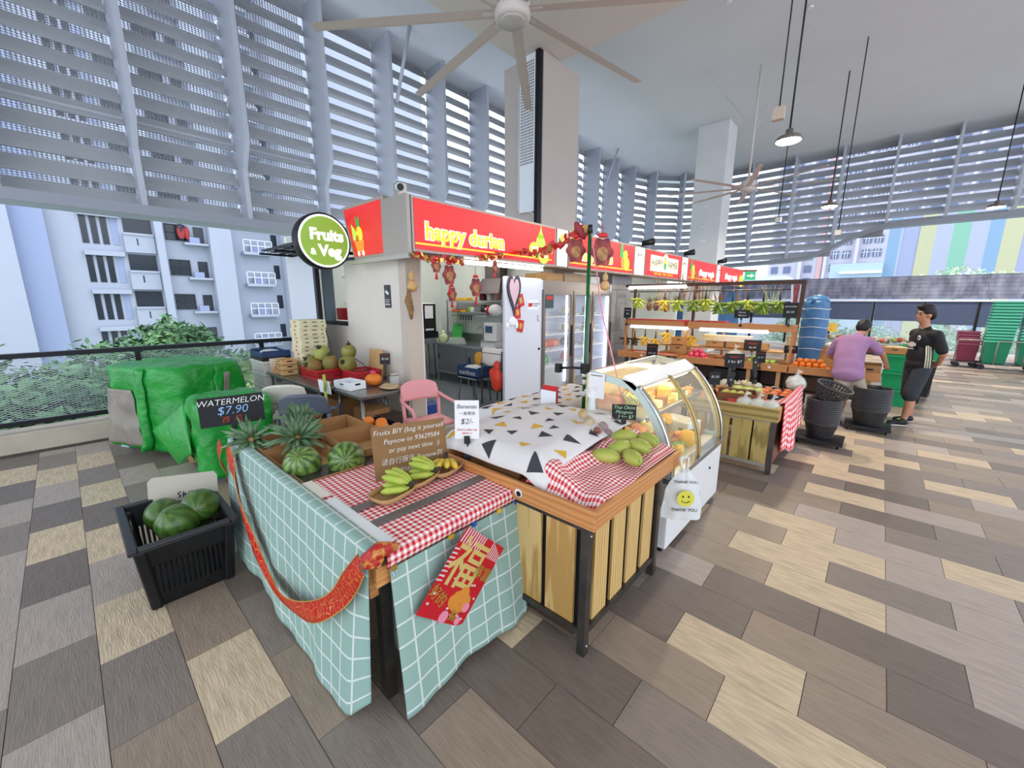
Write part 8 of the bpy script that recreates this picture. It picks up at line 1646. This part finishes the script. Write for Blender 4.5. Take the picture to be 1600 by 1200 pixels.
# tall nested green baskets on trolleys
def trolley(label, loc, sx=0.8, sy=0.6):
    t = thing('hand_trolley', label, 'trolley', loc); B().box((-sx/2, -sy/2, 0.14), (sx/2, sy/2, 0.17)).build('deck', M_dsteel, t)
    for x in (-1, 1):
        for y in (-1, 1): B().tube([(x * (sx/2 - 0.1), y * (sy/2 - 0.08) - 0.02, 0.07), (x * (sx/2 - 0.1), y * (sy/2 - 0.08) + 0.02, 0.07)], 0.07, 14).build('wheel', M_black, t)
    B().tube([(-0.25, -sy/2 - 0.02, 0.15), (-0.25, -sy/2 - 0.05, 0.75), (-0.22, -sy/2 - 0.05, 0.80), (0.22, -sy/2 - 0.05, 0.80), (0.25, -sy/2 - 0.05, 0.75), (0.25, -sy/2 - 0.02, 0.15)], 0.016, 8).build('push_bar', M_alu, t)
trolley('steel trolley under the tall green basket stacks', (2.45, 13.6, 0), 1.1, 0.7); trolley('steel trolley under the maroon basket stack', (1.72, 13.75, 0), 0.55, 0.6)
M_gb = mat('basket_emerald', '#0f7d58', 0.35); M_gb2 = mat('basket_maroon', '#7a2440', 0.4)
g0 = gcrate('nested_basket', 'lowest emerald basket in the tall nested stack on the trolley', (2.22, 13.55, 0.18), 0.50, 0.42, 0.62, M_gb, 'emerald baskets in the tall stack', mat('basket_emerald_lit_rim', '#5fd3ae', 0.35))  # rim colour lightened to paint bright edges against the shaded gaps between baskets
for k in range(1, 14): dup(g0, (2.22 + 0.004 * k, 13.55, 0.18 + 0.082 * k), 0.0, ('topmost emerald basket' if k == 13 else ORD[k] + ' emerald basket from the bottom') + ' in the tall nested stack', 'emerald baskets in the tall stack')
for k in range(0, 9): dup(g0, (2.86, 13.6, 0.18 + 0.082 * k), 0.0, ('lowest emerald basket' if k == 0 else 'topmost emerald basket' if k == 8 else ORD[k] + ' emerald basket from the bottom') + ' in the shorter stack at the right edge', 'emerald baskets in the shorter stack')
g1 = gcrate('nested_basket', 'lowest maroon basket in the short stack left of the emerald ones', (1.72, 13.75, 0.18), 0.42, 0.38, 0.50, M_gb2, 'maroon baskets', mat('basket_maroon_rim', '#9a4a66', 0.4))
for k in range(1, 5): dup(g1, (1.72 - 0.01 * k, 13.75, 0.18 + 0.085 * k), 0.0, ('topmost maroon basket' if k == 4 else ORD[k] + ' maroon basket from the bottom') + ' in the short stack', 'maroon baskets')
# ------------------------------------------------------------------ people
M_skin = mat('skin_tan', '#b98263', 0.55, var=0.04, scale=6, sub=0.05); M_hair = mat('hair_black', '#15110f', 0.55, bump=0.4, scale=60)
def head_prims(c, d, up=(0, 0, 1), s=1.0):
    """skull, jaw, nose, ears; d = facing direction"""
    c = Vector(c); d = Vector(d).normalized(); u = Vector(up); u = (u - d * u.dot(d)).normalized(); r_ = d.cross(u)
    P = lambda f, rr, uu: tuple(c + d * f * s + r_ * rr * s + u * uu * s)
    rz = math.atan2(d.x, -d.y)
    pr = [('e', P(-0.012, 0, 0.03), (0.076 * s, 0.094 * s, 0.095 * s), (0, 0, rz)), ('e', P(0.02, 0, -0.05), (0.058 * s, 0.066 * s, 0.072 * s), (0, 0, rz)), ('e', P(0.055, 0, -0.092), (0.028 * s, 0.024 * s, 0.022 * s)), ('e', P(0.095, 0, -0.02), (0.013 * s, 0.016 * s, 0.020 * s)), ('c', P(0.082, 0, 0.02), 0.009 * s, P(0.100, 0, -0.022), 0.013 * s), ('e', P(0.078, 0, -0.066), (0.022 * s, 0.012 * s, 0.009 * s), (0, 0, rz)), ('e', P(0.06, 0, 0.045), (0.055 * s, 0.03 * s, 0.012 * s), (0, 0, rz))]
    for q in (-1, 1): pr += [('e', P(-0.01, 0.077 * q, -0.01), (0.012 * s, 0.024 * s, 0.032 * s), (0, 0, rz)), ('e', P(0.055, 0.04 * q, -0.02), (0.026 * s, 0.024 * s, 0.02 * s))]
    return pr, P
def hand_prims(w, d, side, curl=0.5):
    """palm + five fingers from wrist w along d; side = direction of thumb"""
    w = Vector(w); d = Vector(d).normalized(); t = Vector(side); t = (t - d * t.dot(d)).normalized(); n = d.cross(t)
    pr = [('c', tuple(w), 0.024, tuple(w + d * 0.05), 0.026), ('e', tuple(w + d * 0.055), (0.034, 0.034, 0.028))]
    for k, L in enumerate((0.07, 0.078, 0.072, 0.056)):
        b0 = w + d * 0.075 + t * (0.026 - 0.018 * k); m = b0 + d * L * 0.5 + n * 0.012 * curl; e = m + d * L * 0.38 + n * 0.035 * curl
        pr += [('c', tuple(b0), 0.0095, tuple(m), 0.009), ('c', tuple(m), 0.009, tuple(e), 0.0075)]
    b0 = w + d * 0.03 + t * 0.026; m = b0 + d * 0.03 + t * 0.026; e = m + d * 0.028 + t * 0.006 + n * 0.01
    pr += [('c', tuple(b0), 0.012, tuple(m), 0.0105), ('c', tuple(m), 0.010, tuple(e), 0.008)]
    return pr
# --- standing man in black
mn = thing('person', 'standing man in a black football shirt, charcoal shorts and trainers, hands behind his back', 'person', (0.24, 4.72, 0), R(-58))
hp, P = head_prims((0, -0.03, 1.655), (-0.10, -1, 0.0))
FR, FL = (-0.11, 0.10, 0.07), (0.14, -0.14, 0.07); KR, KL = (-0.10, 0.03, 0.47), (0.12, -0.10, 0.48)
body = hp + [('c', (0, 0.01, 1.40), 0.06, (0, -0.02, 1.58), 0.052), ('e', (0, 0.02, 1.28), (0.165, 0.10, 0.18)), ('e', (0, 0.0, 1.05), (0.15, 0.105, 0.16)), ('e', (0, 0.02, 0.92), (0.16, 0.115, 0.11)), ('c', (-0.15, 0.02, 1.39), 0.06, (0.15, 0.02, 1.39), 0.06)]
for s, k, f in ((-1, KR, FR), (1, KL, FL)):
    body += [('c', (s * 0.085, 0.01, 0.88), 0.085, k, 0.055), ('c', k, 0.052, (k[0]*0.5+f[0]*0.5, k[1]*0.5+f[1]*0.5 + 0.02, 0.32), 0.056), ('c', (k[0]*0.5+f[0]*0.5, k[1]*0.5+f[1]*0.5 + 0.02, 0.32), 0.055, f, 0.034), ('c', f, 0.036, (f[0] - 0.01, f[1] - 0.13, 0.035), 0.03)]
    body += [('c', (s * 0.19, 0.03, 1.37), 0.052, (s * 0.265, 0.10, 1.12), 0.043), ('c', (s * 0.265, 0.10, 1.12), 0.041, (s * 0.10, 0.19, 0.95), 0.028)] + hand_prims((s * 0.10, 0.19, 0.95), (-s, 0.1, -0.35), (0, 0, 1), 0.6)
blob('body', body, M_skin, mn, 0.0095, 3)
M_shirt = mat('shirt_black', '#141416', 0.7, var=0.15, scale=4, bump=0.15, bscale=10)
sh = [('e', (0, 0.02, 1.28), (0.195, 0.125, 0.19)), ('e', (0, 0.0, 1.06), (0.178, 0.130, 0.2)), ('e', (0, 0.01, 0.93), (0.188, 0.145, 0.12)), ('c', (-0.15, 0.02, 1.38), 0.075, (0.15, 0.02, 1.38), 0.075), ('c', (0, 0.02, 1.40), 0.08, (0, 0.01, 1.455), 0.066)]
for s in (-1, 1): sh += [('c', (s * 0.19, 0.03, 1.375), 0.076, (s * 0.255, 0.085, 1.165), 0.066)]
blob('shirt', sh, M_shirt, mn, 0.012, 4, fn=lambda v: v + Vector((0.008 * noise.noise(v * 9), 0.008 * noise.noise(v * 9 + Vector((5, 0, 0))), 0)))
so = [('e', (0, 0.015, 0.90), (0.182, 0.138, 0.11))]
for s, k in ((-1, KR), (1, KL)): so += [('c', (s * 0.09, 0.01, 0.86), 0.105, (k[0], k[1], 0.50), 0.098), ('c', (k[0], k[1], 0.50), 0.098, (k[0], k[1], 0.47), 0.098)]
blob('shorts', so, mat('shorts_charcoal', '#303238', 0.8), mn, 0.014, 4)
hr = [('e', P(-0.025, 0, 0.055), (0.089, 0.103, 0.098), (0, 0, 0.1)), ('e', P(-0.075, 0, -0.0), (0.078, 0.045, 0.075)), ('e', P(0.05, 0, 0.115), (0.075, 0.06, 0.04)), ('e', P(-0.01, 0, 0.12), (0.082, 0.09, 0.045))]
blob('hair', hr, M_hair, mn, 0.011, 3)
for q in (-1, 1): B().ell(P(0.080, 0.033 * q, 0.004), (0.012, 0.008, 0.007), 10, 6).build('eye', M_black, mn); B().ell(P(0.083, 0.034 * q, 0.028), (0.02, 0.007, 0.005), 10, 6).build('eyebrow', M_hair, mn)
B().ell(P(0.092, 0, -0.066), (0.022, 0.007, 0.006), 10, 6).build('lips', mat('lip_tone', '#9a5a4a', 0.5), mn)
for f in (FR, FL):
    s_ = blob('shoe', [('c', (f[0], f[1] + 0.02, 0.06), 0.048, (f[0] - 0.015, f[1] - 0.16, 0.042), 0.040), ('c', (f[0], f[1], 0.09), 0.046, (f[0], f[1] - 0.05, 0.06), 0.05)], mat('shoe_black', '#1b1c1d', 0.6), mn, 0.012, 3)
    B().prism([(f[0] - 0.047 + 0.094 * (i > 6) * 0, 0) for i in range(1)] or [], 0, 0) if False else None
    B().ell((f[0] - 0.008, f[1] - 0.07, 0.016), (0.052, 0.145, 0.017), 18, 8).build('sole', mat('sole_white', '#c9c9c4', 0.6), s_); B().ell((f[0] - 0.006, f[1] - 0.05, 0.108), (0.022, 0.03, 0.012), 10, 6).build('laces', mat('lace_lime', '#9bc04a', 0.6), s_)
# shirt emblems and stripes (flat print on the shirt)
b = B().ell((0.095, -0.118, 1.33), (0.030, 0.008, 0.036), 14, 8); b.build('crest', mat('crest_white', '#c9cbd2', 0.5), mn); B().ell((0.095, -0.124, 1.33), (0.014, 0.006, 0.018), 10, 6).build('crest_centre', M_shirt, mn)
B().box((-0.062, -0.134, 1.205), (0.062, -0.118, 1.245)).build('sponsor_bar', mat('sponsor_cream', '#cfc2b8', 0.5), mn); B().box((-0.028, -0.136, 1.19), (0.028, -0.120, 1.262)).build('sponsor_bar', mat('sponsor_cream', ''), mn)
text('CHEVROLET', 0.024, M_white, mn, (0, -0.137, 1.165), RY); B().box((-0.13, -0.108, 1.33), (-0.10, -0.100, 1.345)).build('brand_mark', M_white, mn)
for q in range(3): B().tube([(0.168 + 0.0 * q, -0.055 + 0.026 * q, 1.22), (0.187, -0.045 + 0.028 * q, 1.06), (0.196, -0.045 + 0.03 * q, 0.90)], 0.009, 6).build('side_stripe', mat('stripe_cream', '#d2cdb4', 0.6), mn)
# --- man in purple bending over the shelf (back to the camera)
pm_ = thing('person', 'man in a purple t-shirt and beige shorts bending over the lower shelf, back turned', 'person', (-0.50, 4.02, 0))
hp, P = head_prims((0.06, 0.52, 1.43), (0.25, 1, -0.75))
F1, F2 = (-0.05, 0.02, 0.05), (0.16, 0.10, 0.05); K1, K2 = (-0.03, 0.03, 0.42), (0.15, 0.10, 0.43)
SPINE = [(-0.02, 0.03, 0.80), (-0.025, 0.06, 0.88), (-0.035, 0.11, 0.96), (-0.04, 0.16, 1.04), (-0.035, 0.22, 1.12), (-0.03, 0.28, 1.19), (-0.025, 0.32, 1.24)]
body = hp + [('c', (0.0, 0.34, 1.29), 0.055, (0.05, 0.47, 1.39), 0.05), ('c', (-0.19, 0.33, 1.24), 0.055, (0.14, 0.35, 1.26), 0.055)] + [('e', p, (0.15, 0.10, 0.11)) for p in SPINE]
for s, h_, k, f in ((-1, (-0.09, 0.04, 0.84), K1, F1), (1, (0.09, 0.06, 0.84), K2, F2)):
    body += [('c', h_, 0.09, k, 0.056), ('c', k, 0.054, (k[0]*.55+f[0]*.45, k[1]*.55+f[1]*.45 - 0.02, 0.29), 0.057), ('c', (k[0]*.55+f[0]*.45, k[1]*.55+f[1]*.45 - 0.02, 0.29), 0.055, f, 0.034), ('c', f, 0.036, (f[0] + 0.02, f[1] + 0.15, 0.03), 0.028)]
EL, ER = (-0.30, 0.36, 1.0), (0.33, 0.46, 1.07); WL, WR = (-0.16, 0.56, 0.90), (0.40, 0.60, 0.90)
body += [('c', (-0.20, 0.34, 1.23), 0.052, EL, 0.043), ('c', EL, 0.041, WL, 0.028), ('c', (0.16, 0.36, 1.25), 0.052, ER, 0.043), ('c', ER, 0.041, WR, 0.028)] + hand_prims(WL, (0.3, 0.8, -0.5), (1, 0, 0.2), 0.8) + hand_prims(WR, (0.15, 0.6, -0.7), (-1, 0.2, 0), 0.8)
blob('body', body, M_skin, pm_, 0.0095, 3)
M_pur = mat('tshirt_purple', '#9c7498', 0.85, var=0.06, scale=4, bump=0.2, bscale=9)
sh = [('e', tuple(cr([(-0.015, 0.01, 0.78)] + SPINE, i / 17)), (0.205 - 0.018 * math.sin(PI * i / 17), 0.135, 0.12)) for i in range(18)] + [('c', (-0.17, 0.32, 1.23), 0.082, (0.13, 0.34, 1.25), 0.082), ('c', (-0.01, 0.32, 1.26), 0.08, (0.02, 0.38, 1.325), 0.064), ('c', (-0.20, 0.34, 1.22), 0.076, (-0.275, 0.36, 1.06), 0.07), ('c', (0.16, 0.36, 1.24), 0.076, (0.275, 0.42, 1.12), 0.07)]
blob('tshirt', sh, M_pur, pm_, 0.012, 12, fn=lambda v: v + Vector((0.010 * noise.noise(v * 8), 0.012 * noise.noise(Vector((v.x * 7, v.y * 3, v.z * 9))), 0)))
so = [('e', (-0.01, 0.05, 0.78), (0.165, 0.11, 0.08)), ('c', (-0.085, 0.05, 0.74), 0.095, (K1[0] - 0.02, K1[1], 0.44), 0.105), ('c', (0.085, 0.06, 0.74), 0.095, (K2[0] + 0.02, K2[1], 0.44), 0.105)]
blob('shorts', so, mat('shorts_beige', '#a99b86', 0.85, var=0.05, scale=6), pm_, 0.014, 4)
blob('hair', [('e', P(-0.03, 0, 0.05), (0.092, 0.105, 0.10)), ('e', P(-0.07, 0, -0.01), (0.08, 0.06, 0.08)), ('e', P(0.03, 0, 0.10), (0.08, 0.07, 0.05))], M_hair, pm_, 0.011, 3)
for f in (F1, F2): s_ = B().ell((f[0] + 0.012, f[1] + 0.06, 0.011), (0.048, 0.14, 0.012), 18, 8).build('sandal', M_black, pm_); B().tube([(f[0] - 0.035, f[1] + 0.06, 0.02), (f[0] + 0.01, f[1] + 0.11, 0.062), (f[0] + 0.055, f[1] + 0.06, 0.02)], 0.008, 6).build('strap', M_black, s_)
# ------------------------------------------------------------------ ceiling fans
M_fan = mat('fan_white', '#cfc6c0', 0.5); M_blade = mat('fan_blade', '#c3b4ab', 0.5)
def fan(label, loc, rod, rad, n, a0, s=1.0):
    t = thing('ceiling_fan', label, 'fan', loc)
    B().lathe([(0.001, 0.0), (0.17 * s, 0.005), (0.19 * s, 0.02), (0.19 * s, 0.035)], 32).build('lens', mat('fan_lens', '#b9b4ae', 0.25), t)
    B().lathe([(0.195 * s, 0.03), (0.235 * s, 0.04), (0.25 * s, 0.09), (0.25 * s, 0.24), (0.21 * s, 0.29), (0.10 * s, 0.32), (0.06 * s, 0.40)], 32).build('hub', M_fan, t)
    B().tube([(0, 0, 0.3), (0, 0, rod)], 0.035 * s, 12).build('down_rod', M_fan, t)
    for k in range(n):
        a = R(a0) + 2 * PI * k / n; m = Matrix.Rotation(a, 4, 'Z') @ Matrix.Rotation(R(9), 4, 'X'); c = 0.09 * s
        prof = [(-c, 0.0), (-c * 0.5, 0.018 * s), (c * 0.3, 0.016 * s), (c, -0.004), (c * 0.3, -0.004), (-c * 0.5, -0.004)]
        b = B(); vs = []
        for x, w_ in ((0.2 * s, 0.9), (rad * 0.6, 1.0), (rad, 0.85)): vs += [m @ Vector((x, p[0] * w_, p[1] + 0.16 * s)) for p in prof]
        q = len(prof); b.add(vs, [(i*q+j, i*q+(j+1) % q, (i+1)*q+(j+1) % q, (i+1)*q+j) for i in range(2) for j in range(q)] + [tuple(range(q))[::-1], tuple(2*q+j for j in range(q))])
        bl_ = b.build('blade', M_blade, t); B().box((0.2 * s, -0.03 * s, 0.15 * s), (0.42 * s, 0.03 * s, 0.165 * s), m).build('blade_iron', M_fan, bl_)
    for k in range(4):
        a = R(45 + 90 * k); B().tube([(0, 0, rod * 0.5), (rad * 0.8 * math.cos(a), rad * 0.8 * math.sin(a), rod)], 0.005, 5).build('guy_wire', M_fin, t)
    return t
fan('huge eight-bladed white ceiling fan at the top centre of the view', (-4.63, 1.05, 5.62), 1.38, 2.95, 8, 36)
fan('second smaller ceiling fan on a long rod in front of the rear pillar', (-3.42, 9.25, 4.75), 3.05, 2.0, 8, 20, 0.75)
# ------------------------------------------------------------------ pendant high-bay lamps (each lamp carries its own light)
def pendant(label, loc, power=120, group=None):
    t = thing('pendant_lamp', label, 'lamp', loc, group=group)
    B().lathe([(0.19, 0.0), (0.20, 0.02), (0.16, 0.07), (0.06, 0.10), (0.05, 0.18)], 24).build('housing', mat('lamp_housing', '#77706a', 0.5, metal=0.3), t)
    B().lathe([(0.001, -0.012), (0.17, -0.010), (0.18, 0.0)], 24).build('diffuser', mat('lamp_glow', '#ffffff', 0.4, emit='#ffe9c8', estr=45), t)
    B().tube([(0, 0, 0.18), (0, 0, 7.8 - loc[2])], 0.014, 8).build('cord', M_black, t)
    ld_ = bpy.data.lights.new('lamp_light', 'AREA'); ld_.shape = 'DISK'; ld_.size = 0.34; ld_.energy = power; ld_.color = (1.0, 0.86, 0.68); lo = bpy.data.objects.new('lamp_light', ld_); COL.objects.link(lo); lo.parent = t; lo.location = (0, 0, -0.02)
    return t
for x, y, z, lab in ((-1.80, 4.75, 4.45, 'bright pendant lamp on a thick black cord over the produce rack'), (-1.75, 11.1, 4.45, 'distant pendant lamp in front of the louvres left of centre right'), (1.72, 14.3, 4.45, 'distant pendant lamp at the right edge above the striped wall')): pendant(lab, (x, y, z))
pb = thing('junction_pendant', 'small beige junction box hanging on a black cord beside the bright pendant lamp', 'box', (-2.03, 4.95, 4.98)); B().box((-0.09, -0.06, -0.1), (0.09, 0.06, 0.1)).build('box', mat('box_beige', '#cbb8a6', 0.6), pb, bevel=0.01); B().tube([(0, 0, 0.1), (0, 0, 2.82)], 0.011, 8).build('cord', M_black, pb)
for x, y, z, lab in ((-2.6, 9.2, 4.0, 'thin black drop rod behind the second fan'), (-1.35, 9.6, 3.6, 'thin black drop cord right of the second fan')): t = thing('drop_cord', lab, 'cord', (x, y, z)); B().tube([(0, 0, 0), (0, 0, 7.8 - z)], 0.012, 6).build('cord', M_black, t); B().box((-0.06, -0.06, -0.12), (0.06, 0.06, 0)).build('end_box', M_alu, t)
ex = thing('exit_sign', 'green exit sign with running figure and arrow at the far end of the signs', 'sign', (-4.35, 14.1, 2.82)); ex.rotation_euler = (0, 0, R(25)); B().box((-0.36, 0, -0.16), (0.36, 0.05, 0.16)).build('panel', glow('exit_green', '#1f9a6a', 0.5), ex)
b = B(); b.box((0.06, -0.004, -0.02), (0.22, 0, 0.02)); b.prism([(0.20, -0.07), (0.32, 0.0), (0.20, 0.07)], -0.004, 0, 'y'); b.build('arrow', G_white, ex); b = B(); b.box((-0.32, -0.004, -0.13), (-0.02, 0, 0.13)); b.build('white_panel', G_white, ex)
b = B(); b.lathe([(0.03, 0), (0.03, 0.004)], 12, (-0.15, -0.005, 0.08), mtx=mxs); b.cbox((-0.17, -0.006, 0.0), (0.05, 0.004, 0.12), (0, 0.3, 0)); b.cbox((-0.13, -0.006, -0.08), (0.04, 0.004, 0.10), (0, -0.6, 0)); b.cbox((-0.22, -0.006, -0.08), (0.04, 0.004, 0.10), (0, 0.7, 0)); b.build('running_figure', mat('exit_dark', '#147a52', 0.5), ex)
B().tube([(0, 0.02, 0.16), (0, 0.02, 0.30)], 0.012, 6).build('hanger', M_black, ex); B().box((-0.4, 0, 0.16), (0.4, 0.05, 0.22)).build('top_bar', mat('exit_bar', '#7b4a3a', 0.5), ex)
